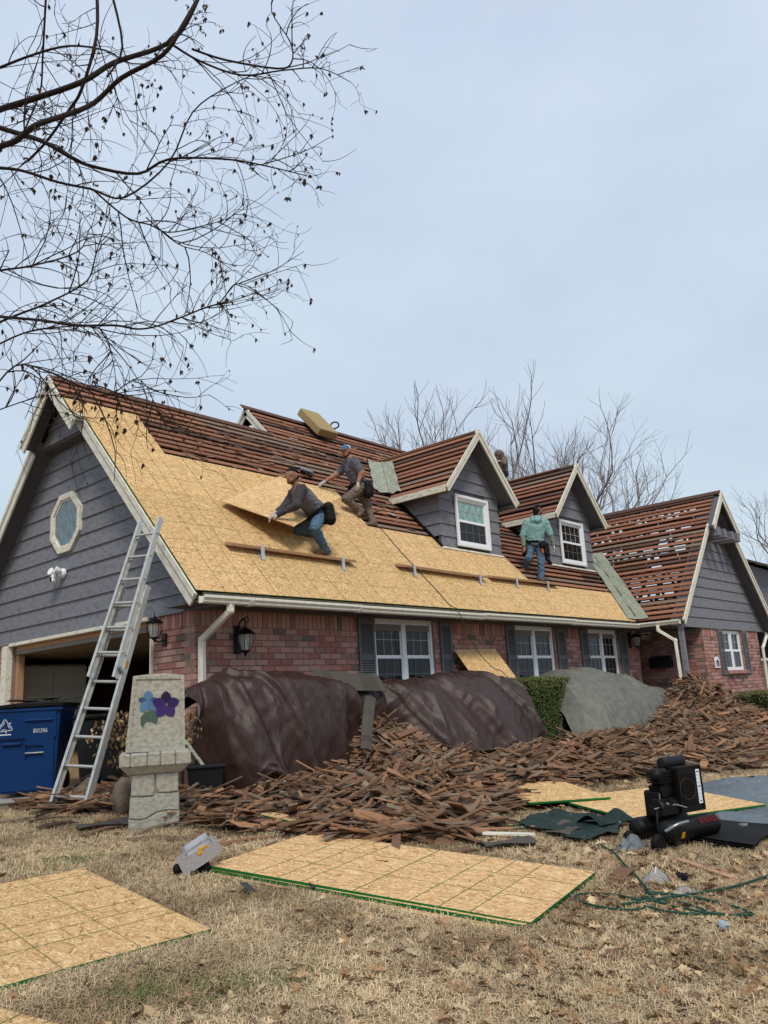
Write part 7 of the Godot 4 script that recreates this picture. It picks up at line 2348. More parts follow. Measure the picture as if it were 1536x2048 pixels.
func lantern(label: String, at: Vector3, yaw: float, scroll: bool) -> void:
	var t := thing("wall_lantern", label, "lantern", at, yaw, "wall lanterns")
	if scroll: t.scale = Vector3.ONE * 1.15
	# local +z points away from the wall
	var b := MB.new()
	var cy := 0.0; var cz := 0.0
	if scroll:
		b.cbox(Vector3(0, 0.02, -0.14), Vector3(0.10, 0.30, 0.02), 0.008)
	else:
		b.cbox(Vector3(0, -0.13, -0.14), Vector3(0.10, 0.16, 0.025), 0.01)
	part("back_plate", b, M.black_metal, t)
	b = MB.new()
	if scroll:
		b.tube(curve(PackedVector3Array([Vector3(0, 0.10, -0.13), Vector3(0, 0.20, -0.09), Vector3(0, 0.235, -0.03), Vector3(0, 0.20, 0.01), Vector3(0, 0.15, 0.0)]), 4), 0.009, 6)
		b.tube(curve(PackedVector3Array([Vector3(0, 0.235, -0.03), Vector3(0, 0.25, 0.04), Vector3(0, 0.21, 0.06), Vector3(0, 0.19, 0.035)]), 4), 0.006, 6)
		b.tube(curve(PackedVector3Array([Vector3(0, 0.12, -0.12), Vector3(0, 0.10, -0.07), Vector3(0, 0.15, -0.06)]), 4), 0.006, 6)
	else:
		b.tube(curve(PackedVector3Array([Vector3(0, -0.13, -0.13), Vector3(0, -0.16, -0.06), Vector3(0, -0.13, 0.0)]), 4), 0.010, 6)
	part("arm", b, M.black_metal, t)
	b = MB.new()
	b.lathe([Vector2(0, 0.165), Vector2(0.018, 0.15), Vector2(0.02, 0.135), Vector2(0.06, 0.115), Vector2(0.112, 0.075), Vector2(0.105, 0.068), Vector2(0.0, 0.068)], 8)
	if not scroll: b.tube(PackedVector3Array([Vector3(0, 0.15, 0), Vector3(0, 0.22, 0)]), PackedFloat32Array([0.008, 0.002]), 6)
	part("cap", b, M.black_metal, t)
	b = MB.new()
	for k in 8:
		var a := TAU * (k + 0.0) / 8
		b.tube(PackedVector3Array([Vector3(cos(a) * 0.088, 0.07, sin(a) * 0.088), Vector3(cos(a) * (0.08 if scroll else 0.095), -0.02, sin(a) * (0.08 if scroll else 0.095)), Vector3(cos(a) * 0.055, -0.105, sin(a) * 0.055)]), 0.0045, 4)
	b.lathe([Vector2(0.0, -0.17), Vector2(0.012, -0.16), Vector2(0.012, -0.14), Vector2(0.03, -0.125), Vector2(0.06, -0.11), Vector2(0.06, -0.10), Vector2(0, -0.10)], 8)
	part("cage", b, M.black_metal, t)
	b = MB.new()
	b.lathe([Vector2(0.050, -0.10), Vector2(0.074, -0.02), Vector2(0.080, 0.066)], 12)
	part("glass", b, M.plastic_clear, t)
	b = MB.new()
	b.tube(PackedVector3Array([Vector3(0, -0.10, 0), Vector3(0, -0.02, 0)]), 0.011, 8); b.ell(Vector3(0, 0.0, 0), Vector3(0.014, 0.03, 0.014), Basis.IDENTITY, 8, 6)
	part("bulb", b, M.white, t)

func ring(c: Vector3, rx: float, rz_: float, n: int, h: Callable, a0 := 0.0, turns := 1.0) -> PackedVector3Array:
	var p := PackedVector3Array()
	for i in n + 1:
		var a := a0 + TAU * turns * i / n
		var x := c.x + cos(a) * rx * (1 + 0.08 * sin(a * 2.3)); var z := c.z + sin(a) * rz_ * (1 + 0.1 * cos(a * 1.7))
		p.append(Vector3(x, h.call(x, z), z))
	return p

func compressor() -> void:
	var x0 := 0.87; var z0 := 5.27
	var t := thing("air_compressor", "black twin-tank air compressor standing on the lawn", "compressor", G(x0, z0, 0.01), deg_to_rad(-17))
	t.scale = Vector3.ONE * 0.93
	var tank := func(z: float, l0: float, l1: float, called: String) -> Node:
		var b := MB.new()
		b.xf = Transform3D(Basis(Vector3(0, 0, 1), -PI / 2), Vector3(0, 0.135, z))
		var r := 0.086
		b.lathe([Vector2(0, l0 - 0.02), Vector2(r * 0.5, l0 - 0.012), Vector2(r * 0.85, l0 + 0.012), Vector2(r, l0 + 0.045), Vector2(r, l1 - 0.045), Vector2(r * 0.85, l1 - 0.012), Vector2(r * 0.5, l1 + 0.012), Vector2(0, l1 + 0.02)], 20)
		b.xf = Transform3D.IDENTITY
		for q in [l0 + 0.10, l1 - 0.10]:
			b.box(Vector3(q, 0.035, z), Vector3(0.03, 0.09, 0.07)); b.box(Vector3(q, 0.005, z + 0.01), Vector3(0.05, 0.012, 0.13))
		return part(called, b, M.machine_black, t)
	var front = tank.call(0.15, -0.36, 0.30, "tank")
	tank.call(-0.15, -0.36, 0.28, "tank")
	# red lettering and scuffs on the front tank
	var tm := TextMesh.new()
	tm.text = "MWAIR"; tm.font_size = 32; tm.pixel_size = 0.0022; tm.depth = 0.003
	var sf := SystemFont.new(); sf.font_names = PackedStringArray(["Droid Sans"]); sf.font_weight = 700; tm.font = sf; tm.material = M.print_red
	put("lettering", tm, front, Transform3D(Basis(Vector3.RIGHT, -0.62), Vector3(0.13, 0.187, 0.2225)))
	var b := MB.new()
	b.bx(Vector3(-0.21, 0.105, 0.2325), Vector3(0.04, 0.05, 0.002), Basis(Vector3.RIGHT, 0.35)); part("warning_sticker", b, M.yellow, front)
	# housing with its louvred panel
	b = MB.new()
	b.cbox(Vector3(0.10, 0.43, -0.02), Vector3(0.30, 0.37, 0.26), 0.008)
	var hs := part("housing", b, M.machine_black, t)
	b = MB.new()
	for s in [-1, 1]:
		b.box(Vector3(0.10 + s * 0.143, 0.43, 0.112), Vector3(0.014, 0.37, 0.012)); b.box(Vector3(0.10, 0.43 + s * 0.178, 0.113), Vector3(0.272, 0.014, 0.010))
	part("panel_frame", b, M.machine_black, hs)
	b = MB.new()
	for k in 13:
		b.bx(Vector3(0.075, 0.305 + k * 0.0205, 0.116), Vector3(0.165, 0.014, 0.004), Basis(Vector3.RIGHT, 0.6))
	tag(part("louvers", b, mat("louver_grey", Color(0.13, 0.125, 0.12), 0.55), hs), "", "", "", "stuff")
	b = MB.new()
	b.tube(ring(Vector3(0.05, 0, 0), 0.09, 0.09, 20, func(_x, _z): return 0.0), 0.003, 4)
	var rg := part("fan_ring", b, M.rust, hs)
	rg.transform = Transform3D(Basis(Vector3.RIGHT, PI / 2), Vector3(0, 0.43, 0.121))
	b = MB.new(); b.box(Vector3(0.205, 0.44, 0.1125), Vector3(0.045, 0.28, 0.003)); var lb := part("label_plate", b, M.print_white, hs)
	b = MB.new()
	for k in 9: b.box(Vector3(0.205, 0.32 + k * 0.03, 0.1145), Vector3(0.034 if k % 3 else 0.022, 0.002 if k % 4 else 0.008, 0.001))
	part("label_print", b, M.bin_dark, lb)
	# pump and motor up on the left, top tray
	b = MB.new()
	for k in 6: b.cbox(Vector3(-0.15 - 0.0 * k, 0.50 + k * 0.017, -0.0), Vector3(0.15, 0.010, 0.15), 0.003)
	b.cbox(Vector3(-0.15, 0.545, 0.0), Vector3(0.11, 0.13, 0.11), 0.015)
	b.bx(Vector3(-0.14, 0.44, -0.01), Vector3(0.13, 0.10, 0.13), Basis(Vector3(0, 0, 1), 0.3))
	b.ell(Vector3(-0.21, 0.56, 0.03), Vector3(0.05, 0.055, 0.05))
	part("pump_head", b, M.machine_black, t)
	b = MB.new()
	b.cbox(Vector3(-0.11, 0.32, -0.06), Vector3(0.20, 0.22, 0.18), 0.015)
	b.xf = Transform3D(Basis(Vector3(0, 0, 1), PI / 2), Vector3(-0.15, 0.30, 0.02)); b.lathe([Vector2(0, -0.11), Vector2(0.07, -0.105), Vector2(0.08, -0.09), Vector2(0.08, 0.09), Vector2(0.07, 0.105), Vector2(0, 0.11)], 16)
	part("motor", b, M.machine_black, t)
	b = MB.new()
	b.xf = Transform3D(Basis(Vector3(0, 0, 1), PI / 2), Vector3(0.06, 0.645, -0.03))
	b.lathe([Vector2(0, -0.14), Vector2(0.045, -0.135), Vector2(0.05, -0.12), Vector2(0.05, 0.12), Vector2(0.045, 0.135), Vector2(0, 0.14)], 14)
	part("air_filter", b, M.bin_dark, t)
	b = MB.new()
	b.cbox(Vector3(-0.16, 0.28, 0.02), Vector3(0.20, 0.09, 0.16), 0.012)
	b.tube(curve(PackedVector3Array([Vector3(-0.26, 0.30, 0.05), Vector3(-0.34, 0.27, 0.10), Vector3(-0.37, 0.18, 0.12), Vector3(-0.36, 0.10, 0.15)]), 4), 0.009, 6)
	for q in [[-0.22, 0.35, 0.07], [-0.15, 0.355, 0.09]]:
		b.xf = Transform3D(Basis(Vector3.RIGHT, PI / 2), Vector3(q[0], q[1], q[2])); b.lathe([Vector2(0, -0.01), Vector2(0.026, -0.01), Vector2(0.026, 0.012), Vector2(0, 0.012)], 12); b.xf = Transform3D.IDENTITY
	part("manifold", b, M.machine_black, t)
	b = MB.new()
	b.tube(PackedVector3Array([Vector3(-0.30, 0.30, 0.04), Vector3(-0.10, 0.32, 0.10), Vector3(-0.02, 0.29, 0.14)]), 0.008, 6)
	b.tube(PackedVector3Array([Vector3(-0.24, 0.37, 0.06), Vector3(-0.24, 0.42, 0.06)]), 0.006, 6)
	b.cbox(Vector3(-0.20, 0.335, 0.10), Vector3(0.03, 0.02, 0.02), 0.004)
	part("fittings", b, M.steel, t)
	b = MB.new()
	b.tube(curve(PackedVector3Array([Vector3(-0.38, 0.15, 0.20), Vector3(-0.30, 0.20, 0.26), Vector3(-0.18, 0.21, 0.27)]), 4), 0.014, 8)
	part("carry_handle", b, M.steel, t)
	for s in [-0.15, 0.15]:
		b = MB.new()
		b.xf = Transform3D(Basis(Vector3.RIGHT, PI / 2), Vector3(-0.42, 0.06, s))
		b.lathe([Vector2(0, -0.03), Vector2(0.06, -0.03), Vector2(0.07, -0.015), Vector2(0.07, 0.015), Vector2(0.06, 0.03), Vector2(0, 0.03)], 16)
		part("wheel", b, M.rubber, t)
	# folded black felt under it
	t = thing("folded_felt", "folded black roofing felt lying under the right end of the compressor", "felt")
	for k in 4:
		b = MB.new()
		var g := []
		for i in 7:
			var row := PackedVector3Array()
			for q in 9:
				var u := q / 8.0; var v := i / 6.0
				var px := lerpf(0.72, 1.52, u) + 0.05 * k * (1 - v) + v * 0.12; var pz := lerpf(5.28, 5.80, v) - u * 0.06 + 0.02 * k
				row.append(G(px, pz, 0.028 + k * 0.016 + 0.014 * sin(u * 7 + k * 1.3 + v * 2) * (0.3 + u)))
			g.append(row)
		b.sheet(g, 0.15)
		part("felt_layer", b, M.felt, t)

func saw() -> void:
	var t := thing("circular_saw", "circular saw with metal base plate standing at the stack's near left corner", "saw")
	t.transform = Transform3D(Basis(Vector3(0.80, 0.46, 0.42).normalized(), Vector3(-0.30, 0.80, -0.52).normalized(), Vector3(-0.52, 0.25, 0.80)).orthonormalized(), Vector3(-2.13, 0.53, 3.12))
	var b := MB.new()
	# base plate in x/y, seen from below
	b.prism(PackedVector2Array([Vector2(-0.16, -0.075), Vector2(0.11, -0.075), Vector2(0.14, -0.05), Vector2(0.14, 0.045), Vector2(0.115, 0.065), Vector2(0.10, 0.065), Vector2(0.10, 0.03), Vector2(-0.09, 0.03), Vector2(-0.09, 0.065), Vector2(-0.16, 0.065)]), 0.0, 0.005)
	b.prism(PackedVector2Array([Vector2(-0.09, 0.052), Vector2(0.10, 0.052), Vector2(0.10, 0.066), Vector2(-0.09, 0.066)]), 0.0, 0.005)
	b.box(Vector3(-0.01, 0.0665, -0.008), Vector3(0.30, 0.003, 0.02))
	part("base_plate", b, M.saw_plate, t)
	b = MB.new()
	b.xf = Transform3D(Basis(Vector3.RIGHT, PI / 2), Vector3(0.0, 0.045, 0.0))
	b.prism(PackedVector2Array([Vector2(-0.095, -0.002), Vector2(0.095, -0.002), Vector2(0.08, 0.002), Vector2(-0.08, 0.002)]), -0.06, 0.045)
	part("blade", b, M.steel, t)
	b = MB.new()
	b.xf = Transform3D(Basis.IDENTITY, Vector3(0.0, 0.040, -0.075))
	b.lathe([Vector2(0, -0.030), Vector2(0.085, -0.026), Vector2(0.10, -0.014), Vector2(0.10, 0.016), Vector2(0.09, 0.024), Vector2(0, 0.026)], 20, Vector2(1.15, 0.7))
	part("blade_guard", b, M.saw_plate, t)
	b = MB.new()
	b.xf = Transform3D(Basis.IDENTITY, Vector3(-0.02, -0.06, -0.075))
	b.lathe([Vector2(0, -0.05), Vector2(0.04, -0.05), Vector2(0.045, -0.03), Vector2(0.045, 0.05), Vector2(0, 0.06)], 14)
	b.xf = Transform3D.IDENTITY
	b.tube(curve(PackedVector3Array([Vector3(-0.15, 0.02, -0.05), Vector3(-0.13, 0.03, -0.14), Vector3(0.0, 0.03, -0.17), Vector3(0.08, 0.03, -0.12)]), 4), 0.018, 8)
	b.ell(Vector3(-0.18, 0.0, -0.05), Vector3(0.03, 0.04, 0.035))
	part("motor", b, M.rubber, t)
	b = MB.new()
	b.cbox(Vector3(0.03, 0.022, -0.004), Vector3(0.07, 0.026, 0.03), 0.008); b.cbox(Vector3(-0.005, 0.005, 0.006), Vector3(0.035, 0.03, 0.012), 0.005)
	part("lever", b, M.yellow, t)

func rag(called: String, label: String, category: String, at: Vector2, w: float, d: float, m: String, seed_: int, hgt := 0.05) -> void:
	var fn := FastNoiseLite.new(); fn.seed = seed_; fn.frequency = 7.0; fn.fractal_octaves = 3
	var g := []
	for i in 12:
		var row := PackedVector3Array()
		for k in 16:
			var u := k / 15.0 * 2 - 1; var v := i / 11.0 * 2 - 1
			var e := 1.0 + 0.5 * fn.get_noise_2d(u * 0.6, v * 0.6 + 3)
			var x := at.x + (u * 0.95 + v * 0.3) * w * 0.5 * e; var z := at.y + (v - u * 0.2) * d * 0.5 * e
			row.append(G(x, z, 0.035 + maxf(0.0, (1 - u * u) * (1 - v * v)) * hgt * (1.0 + 1.4 * fn.get_noise_2d(x * 2.2, z * 2.2))))
		g.append(row)
	var b := MB.new()
	b.sheet(g, 0.1)
	tag(part(called, b, M[m], self), label, category)

func ground_cloth(called: String, label: String, pts: Array, m: String, lift: float, seed_: int) -> void:
	# four corners on the ground, rippled
	var fn := FastNoiseLite.new(); fn.seed = seed_; fn.frequency = 2.4; fn.fractal_octaves = 3
	var g := []
	for i in 22:
		var row := PackedVector3Array()
		for k in 26:
			var u := k / 25.0; var v := i / 21.0
			var p := (pts[0] as Vector2).lerp(pts[1], u).lerp((pts[3] as Vector2).lerp(pts[2], u), v)
			p += Vector2(fn.get_noise_2d(p.x, p.y), fn.get_noise_2d(p.y + 9, p.x)) * 0.10
			row.append(G(p.x, p.y, lift + 0.030 * (0.5 + fn.get_noise_2d(p.x * 1.6, p.y * 1.6))))
		g.append(row)
	var b := MB.new()
	b.sheet(g, 0.2, true)
	tag(part(called, b, M[m], self), label, "tarp")

func build_fittings() -> void:
	toe_board("long toe board under the crouching roofer's boot, nearest the gable", 0.62, 3.53, 2.91, 3.49, [0.22, 0.87])
	toe_board("middle toe board crossed by the black hose below the front dormer", 3.97, 3.53, 6.29, 3.50, [0.13, 0.9])
	toe_board("toe board under the teal-topped roofer's boot", 6.52, 3.53, 8.9, 3.55, [0.32, 0.80])
	# the sheet being set down
	var L := Vector3(1.07, 4.35, -0.87); var T := Vector3(3.01, 5.26, -1.85); var Bc := Vector3(1.69, 3.92, -0.07)
	var x := (T - L).normalized(); var y := (L - Bc); y = (y - x * y.dot(x)).normalized(); var z := x.cross(y)
	var o := osb_sheet(self, Transform3D(Basis(x, y, z), Bc), 2.36, 1.12, "osb_sheet", false, 0.0115, false)
	tag(o, "board sheet tilted on the roof, held by the crouching roofer", "board sheet")
	# bundle on the ridge and a loop handle behind it
	var t := thing("board_bundle", "tan bundle lying across the top of the roof", "bundle", Vector3(5.50, 7.14, -3.56))
	var b := MB.new()
	b.cbox(Vector3.ZERO + RN * 0.10, Vector3(0.52, 0.86, 0.17), 0.015, Basis(Vector3.RIGHT, RU, RN))
	part("pack", b, M.bundle, t)
	b = MB.new()
	for k in 3: b.bx(RN * 0.10 - RU * 0.4315, Vector3(0.50, 0.004, 0.004), Basis(Vector3.RIGHT, RU, RN)) if k == 0 else b.bx(RN * (0.10 + (k - 1.5) * 0.09) - RU * 0.4315, Vector3(0.515, 0.003, 0.006), Basis(Vector3.RIGHT, RU, RN))
	part("layer_line", b, M.lumber, t).set_meta("kind", "stuff")
	b = MB.new()
	b.tube(ring(Vector3(0, 0, 0), 0.085, 0.075, 18, func(_x, _z): return 0.0), 0.017, 8)
	o = part("loop_handle", b, M.rubber, self)
	o.transform = Transform3D(Basis(Vector3(0.75, 0, 0.6), Vector3(0, 0.3, -0.95), Vector3(0, 1, 0.3)).orthonormalized(), Vector3(6.35, 7.46, -3.83))
	tag(o, "black loop handle sticking up above the ridge beside the bundle", "handle")
	b = MB.new()
	b.tube(PackedVector3Array([Vector3(3.7, 6.35, -3.45), Vector3(3.7, 6.75, -3.45)]), 0.045, 12)
	b.tube(PackedVector3Array([Vector3(3.7, 6.42, -3.45), Vector3(3.7, 6.50, -3.45)]), PackedFloat32Array([0.10, 0.05]), 12)
	part("vent_pipe", b, M.white, house)
	# nail gun on the boards
	t = thing("nail_gun", "grey nail gun lying on the bare boards beside the capped roofer's hand", "nail gun")
	t.transform = Transform3D(Basis(Vector3.RIGHT, RU, RN) * Basis(Vector3(0, 0, 1), -0.25), RP(3.80, 5.50, 0.06))
	b = MB.new(); b.cbox(Vector3(0, 0, 0), Vector3(0.26, 0.075, 0.075), 0.012); part("body", b, M.steel, t)
	b = MB.new(); b.cbox(Vector3(0.05, -0.09, 0), Vector3(0.05, 0.14, 0.04), 0.01); part("handle", b, M.rubber, t)
	b = MB.new(); b.bx(Vector3(-0.05, -0.10, 0.0), Vector3(0.20, 0.035, 0.03), Basis(Vector3(0, 0, 1), -0.5)); part("magazine", b, M.machine_black, t)
	# lanterns
	lantern("black caged wall lantern on the front bricks beside the left downspout", Vector3(0.62, 2.30, 0.165), 0.0, true)
	lantern("black lantern with white globe on the short brick wall beside the garage door", Vector3(-0.16, 2.50, -0.62), -PI / 2, false)
	lantern("black wall lantern at the porch, right of the third window", Vector3(11.52, 2.46, 0.165), 0.0, true)
	# twin floodlight camera
	t = thing("floodlight_camera", "white floodlight camera on the grey gable below the octagon window", "floodlight", Vector3(-0.03, 3.58, -3.30), -PI / 2)
	b = MB.new(); b.xf = Transform3D(Basis(Vector3.RIGHT, PI / 2), Vector3(0.03, 0, 0.03)); b.lathe([Vector2(0, 0.05), Vector2(0.05, 0.04), Vector2(0.075, 0.0), Vector2(0.075, -0.03), Vector2(0, -0.03)], 16); part("mount", b, M.white, t)
	for s in [-1, 1]:
		b = MB.new(); b.xf = Transform3D(Basis(Vector3.RIGHT, 1.2) * Basis(Vector3(0, 0, 1), s * 0.2), Vector3(-0.03 + s * 0.085, 0.025, 0.10)); b.lathe([Vector2(0, -0.05), Vector2(0.03, -0.045), Vector2(0.05, 0.0), Vector2(0.058, 0.05), Vector2(0, 0.05)], 14); part("lamp", b, M.white, t)
	b = MB.new(); b.xf = Transform3D(Basis(Vector3(0, 0, 1), 0.1), Vector3(-0.06, -0.075, 0.11)); b.cbox(Vector3.ZERO, Vector3(0.075, 0.12, 0.08), 0.02); var cm := part("camera_body", b, M.white, t)
	b = MB.new(); b.xf = Transform3D(Basis(Vector3(0, 0, 1), 0.1), Vector3(-0.06, -0.075, 0.11)); b.cbox(Vector3(-0.01, -0.01, 0.041), Vector3(0.05, 0.07, 0.006), 0.002); part("lens", b, M.rubber, cm)
	# keypad on the garage jamb
	b = MB.new(); b.cbox(Vector3(-0.105, 1.62, -5.02), Vector3(0.03, 0.14, 0.08), 0.006)
	tag(part("keypad", b, M.gutter, self), "small grey keypad on the white garage door post", "keypad")
	# what stands inside the garage
	t = thing("refrigerator", "tall pale cabinet standing in the dark open garage", "refrigerator", Vector3(1.05, 0.5, -6.05), 0.0)
	b = MB.new(); b.cbox(Vector3(0, 0.95, 0), Vector3(1.2, 1.9, 0.7), 0.02); part("body", b, M.door_white, t)
	b = MB.new(); b.cbox(Vector3(-0.301, 0.95, 0.36), Vector3(0.59, 1.84, 0.04), 0.01); var dr := part("door", b, M.door_white, t)
	b = MB.new(); b.cbox(Vector3(-0.04, 1.0, 0.40), Vector3(0.025, 0.7, 0.04), 0.008); part("handle", b, M.steel, dr)
	b = MB.new(); b.cbox(Vector3(0.301, 0.95, 0.36), Vector3(0.59, 1.84, 0.04), 0.01); dr = part("door", b, M.door_white, t)
	b = MB.new(); b.cbox(Vector3(0.04, 1.0, 0.40), Vector3(0.025, 0.7, 0.04), 0.008); part("handle", b, M.steel, dr)
	# mailbox and plaque
	t = thing("mailbox", "dark wall mailbox on the shaded porch bricks", "mailbox", Vector3(12.58, 1.86, 0.20), -PI / 2)
	b = MB.new(); b.xf = Transform3D(Basis(Vector3(0, 0, 1), Vector3(0, 1, 0), Vector3(-1, 0, 0)), Vector3.ZERO)
	b.prism(PackedVector2Array([Vector2(-0.10, 0), Vector2(0.10, 0), Vector2(0.10, 0.17), Vector2(0.06, 0.22), Vector2(0, 0.24), Vector2(-0.06, 0.22), Vector2(-0.10, 0.17)]), -0.24, 0.24); part("box", b, mat("mailbox_teal", Color(0.05, 0.09, 0.11), 0.5), t)
	b = MB.new(); b.cbox(Vector3(0, 0.225, 0.03), Vector3(0.50, 0.02, 0.20), 0.006, Basis(Vector3.RIGHT, 0.35)); part("flap", b, M.black_metal, t)
	t = thing("house_plaque", "white arched number plaque on the right wing's bricks", "plaque", Vector3(13.26, 1.78, 1.222))
	b = MB.new(); b.prism(PackedVector2Array([Vector2(-0.13, 0), Vector2(0.13, 0), Vector2(0.13, 0.18), Vector2(0.09, 0.225), Vector2(0.05, 0.25), Vector2(-0.05, 0.25), Vector2(-0.09, 0.225), Vector2(-0.13, 0.18)]), -0.01, 0.015); var pl := part("plate", b, M.white, t)
	b = MB.new(); b.tube(ring(Vector3(0, 0, 0), 0.062, 0.072, 18, func(_x, _z): return 0.0), 0.012, 6); var wr := part("wreath", b, mat("wreath_green", Color(0.12, 0.15, 0.13), 0.8), t)
	wr.transform = Transform3D(Basis(Vector3.RIGHT, PI / 2), Vector3(0, 0.105, 0.017))
	var tm := TextMesh.new(); tm.text = "D"; tm.font_size = 32; tm.pixel_size = 0.0032; tm.depth = 0.004; tm.material = M.black_metal
	var sf := SystemFont.new(); sf.font_names = PackedStringArray(["Droid Serif"]); tm.font = sf
	put("letter", tm, t, Transform3D(Basis.IDENTITY, Vector3(0, 0.105, 0.018)))
	# hoses
	var hz := func(px: float, pz: float) -> float: return gy(px, pz) + (heap(px, pz) + 0.05 if Geometry2D.is_point_in_polygon(Vector2(px, pz), heap_poly) else 0.045)
	b = MB.new()
	b.tube(curve(PackedVector3Array([RP(4.45, 4.46, 0.03), RP(4.55, 4.35, 0.022), RP(4.50, 3.90, 0.022), RP(4.50, 3.26, 0.022), RP(4.47, 2.88, 0.03), Vector3(4.45, 2.80, 0.585), Vector3(4.50, 2.55, 0.66), Vector3(4.66, 2.17, 0.74), Vector3(4.86, 1.90, 0.86), Vector3(4.92, 1.80, 1.02), Vector3(4.85, 1.50, 1.30), Vector3(4.65, 1.10, 1.62), Vector3(4.35, 0.75, 1.86), Vector3(4.20, 0.70, 1.95)]), 6), 0.0065, 6)
	tag(part("air_hose", b, M.hose, self), "thin hose running down the new roof sheets, over the gutter and the brown tarp", "hose")
	b = MB.new()
	var pts := PackedVector3Array()
	for q in [[0.15, 3.35], [-0.1, 3.1], [0.0, 2.7], [0.4, 2.75], [0.9, 3.1], [1.25, 3.35], [1.7, 3.3], [2.1, 2.95], [2.5, 2.85], [2.6, 3.1], [2.3, 3.25], [2.1, 3.0], [2.35, 2.65], [3.0, 2.6], [3.6, 2.7], [4.0, 3.0], [4.5, 3.1]]: pts.append(Vector3(q[0], hz.call(q[0], q[1]), q[1]))
	b.tube(curve(pts, 5), 0.008, 6)
	pts = PackedVector3Array()
	for q in [[0.1, 3.55], [0.3, 3.85], [0.55, 4.05], [0.6, 3.75], [0.35, 3.7], [0.25, 3.95], [0.6, 4.25], [1.0, 4.3]]: pts.append(Vector3(q[0], hz.call(q[0], q[1]), q[1]))
	b.tube(curve(pts, 5), 0.008, 6)
	tag(part("air_hose", b, M.hose, self), "green air hose looping over the shake debris in the middle", "hose")
	b = MB.new()
	var lawn := func(px: float, pz: float) -> float: return gy(px, pz) + 0.05
	for q in [[[0.25, 4.9], [0.1, 5.1], [-0.15, 5.3], [-0.45, 5.55], [-0.75, 5.78]], [[0.35, 6.2], [0.1, 6.15], [-0.3, 6.05], [-0.7, 5.85], [-1.0, 5.7]]]:
		pts = PackedVector3Array()
		for e in q: pts.append(Vector3(e[0], lawn.call(e[0], e[1]), e[1]))
		b.tube(curve(pts, 5), 0.0075, 6)
	b.tube(ring(Vector3(-0.98, 0, 5.62), 0.13, 0.22, 26, lawn, 0.3, 1.1), 0.006, 6)
	b.tube(ring(Vector3(-0.72, 0, 6.02), 0.12, 0.30, 40, lawn, 1.0, 2.1), 0.006, 6)
	b.tube(ring(Vector3(-0.85, 0, 5.92), 0.10, 0.20, 26, lawn, 2.0, 1.3), 0.006, 6)
	tag(part("air_hose", b, M.hose, self), "green hose lying coiled on the lawn at the lower right", "hose")
	# cloths and litter on the lawn
	ground_cloth("tarp", "dark green tarp flat on the ground left of the compressor", [Vector2(0.45, 4.02), Vector2(1.15, 3.95), Vector2(1.05, 4.75), Vector2(0.25, 4.85)], "tarp_green", 0.055, 3)
	ground_cloth("tarp", "blue-grey tarp on the ground to the right of the compressor", [Vector2(1.25, 5.2), Vector2(3.4, 4.35), Vector2(5.2, 5.3), Vector2(1.75, 6.0)], "tarp_blue", 0.04, 6)
	b = MB.new()
	var gg := []
	for i in 9:
		var row := PackedVector3Array()
		for k in 12:
			var u := k / 11.0; var v := i / 8.0
			var px := 0.72 + u * 0.42; var pz := 4.45 + v * 0.22 + u * 0.12
			row.append(G(px, pz, 0.05 + 0.09 * sin(PI * v) * (0.5 + 0.5 * sin(u * 9.0 + v)) + 0.03))
		gg.append(row)
	b.sheet(gg, 0.1)
	tag(part("tarp_fold", b, M.tarp_green, self), "crumpled fold of dark green tarp with an eyelet by the compressor's left", "tarp")
	rag("plastic_bag", "grey plastic scrap on the grass in front of the compressor", "plastic bag", Vector2(0.33, 5.12), 0.30, 0.16, "plastic_grey", 4, 0.07)
	rag("plastic_film", "clear plastic film crumpled on the lawn beside a dark glove", "plastic film", Vector2(-0.34, 5.62), 0.20, 0.12, "plastic_clear", 7, 0.05)
	rag("plastic_film", "pale flat plastic film on the lawn, below the dark glove", "plastic film", Vector2(-0.50, 5.86), 0.18, 0.10, "plastic_clear", 12, 0.03)
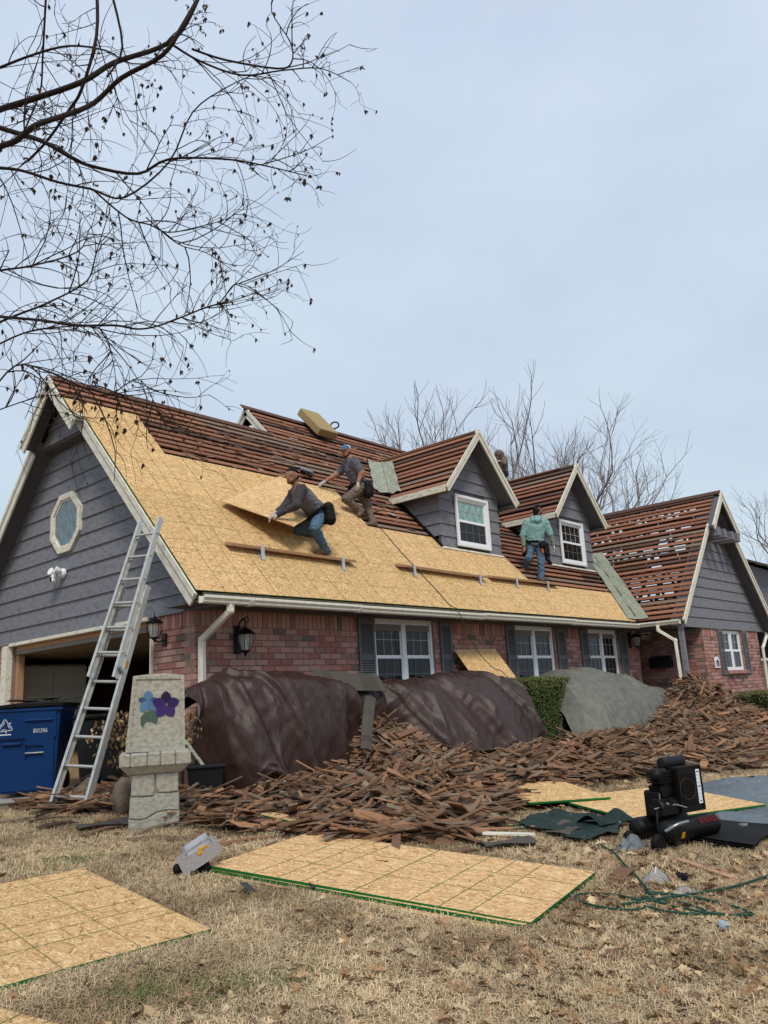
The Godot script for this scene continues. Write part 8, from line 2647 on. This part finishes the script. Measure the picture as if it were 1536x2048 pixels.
	t = thing("glove", "dark blue work glove lying on the lawn by the plastic film", "glove", G(-0.24, 5.76, 0.05), 0.5)
	b = MB.new()
	hand(b, Vector3.ZERO, Vector3(1, 0, 0), Vector3.UP, 0.2, Color.WHITE, 1.0)
	part("cloth", b, M.cloth_dark, t)
	t = thing("bottle_cap", "pale blue cup lid at the end of the green hose coil", "lid", G(-0.98, 6.28, 0.05))
	b = MB.new(); b.xf = Transform3D(Basis(Vector3.RIGHT, 0.3), Vector3.ZERO); b.lathe([Vector2(0, 0.012), Vector2(0.03, 0.012), Vector2(0.036, 0.0), Vector2(0.036, -0.006), Vector2(0, -0.006)], 14); part("disc", b, mat("lid_blue", Color(0.55, 0.62, 0.66), 0.4), t)
	b = MB.new()
	b.bar(G(0.20, 5.55, 0.05), G(-0.02, 6.0, 0.045), 0.05, 0.010, Vector3.UP)
	tag(part("board", b, M.lumber, self), "thin reddish board strip on the grass right of the dark scrap", "board")
	# scraps on the lid of the bin
	var lid := [[-1.42, 1.72, -1.32, 0.5], [-1.28, 1.735, -1.12, -0.4], [-1.14, 1.72, -1.22, 0.9], [-1.5, 1.71, -1.18, 0.1], [-1.18, 1.74, -1.4, -0.8], [-1.05, 1.715, -1.02, 0.3]]
	for q in lid:
		b = MB.new(); b.col = Color.WHITE * rf(0.55, 0.9)
		b.cbox(Vector3.ZERO, Vector3(rf(0.25, 0.4), 0.012, rf(0.12, 0.18)), 0.003)
		o = part("shingle_scrap", b, M.asphalt_shingle, self)
		o.transform = Transform3D(Basis.from_euler(Vector3(rf(-0.08, 0.08), q[3], rf(-0.08, 0.08))), Vector3(q[0], q[1], q[2]))
		tag(o, "dark shingle scrap on the lid of the blue bin", "shingle", "shingle scraps on the blue bin")
func _ready() -> void:
	setup_view()
	build_materials()
	build_ground()
	build_house()
	build_neighbor()
	build_far_trees()
	build_near_tree()
	build_tarps()
	build_heap()
	build_sheets()
	ladder()
	recycling_bin()
	dark_bin()
	pillar()
	dead_shrub()
	build_fittings()
	compressor()
	saw()
	build_people()
	build_grass()
	build_leaves()
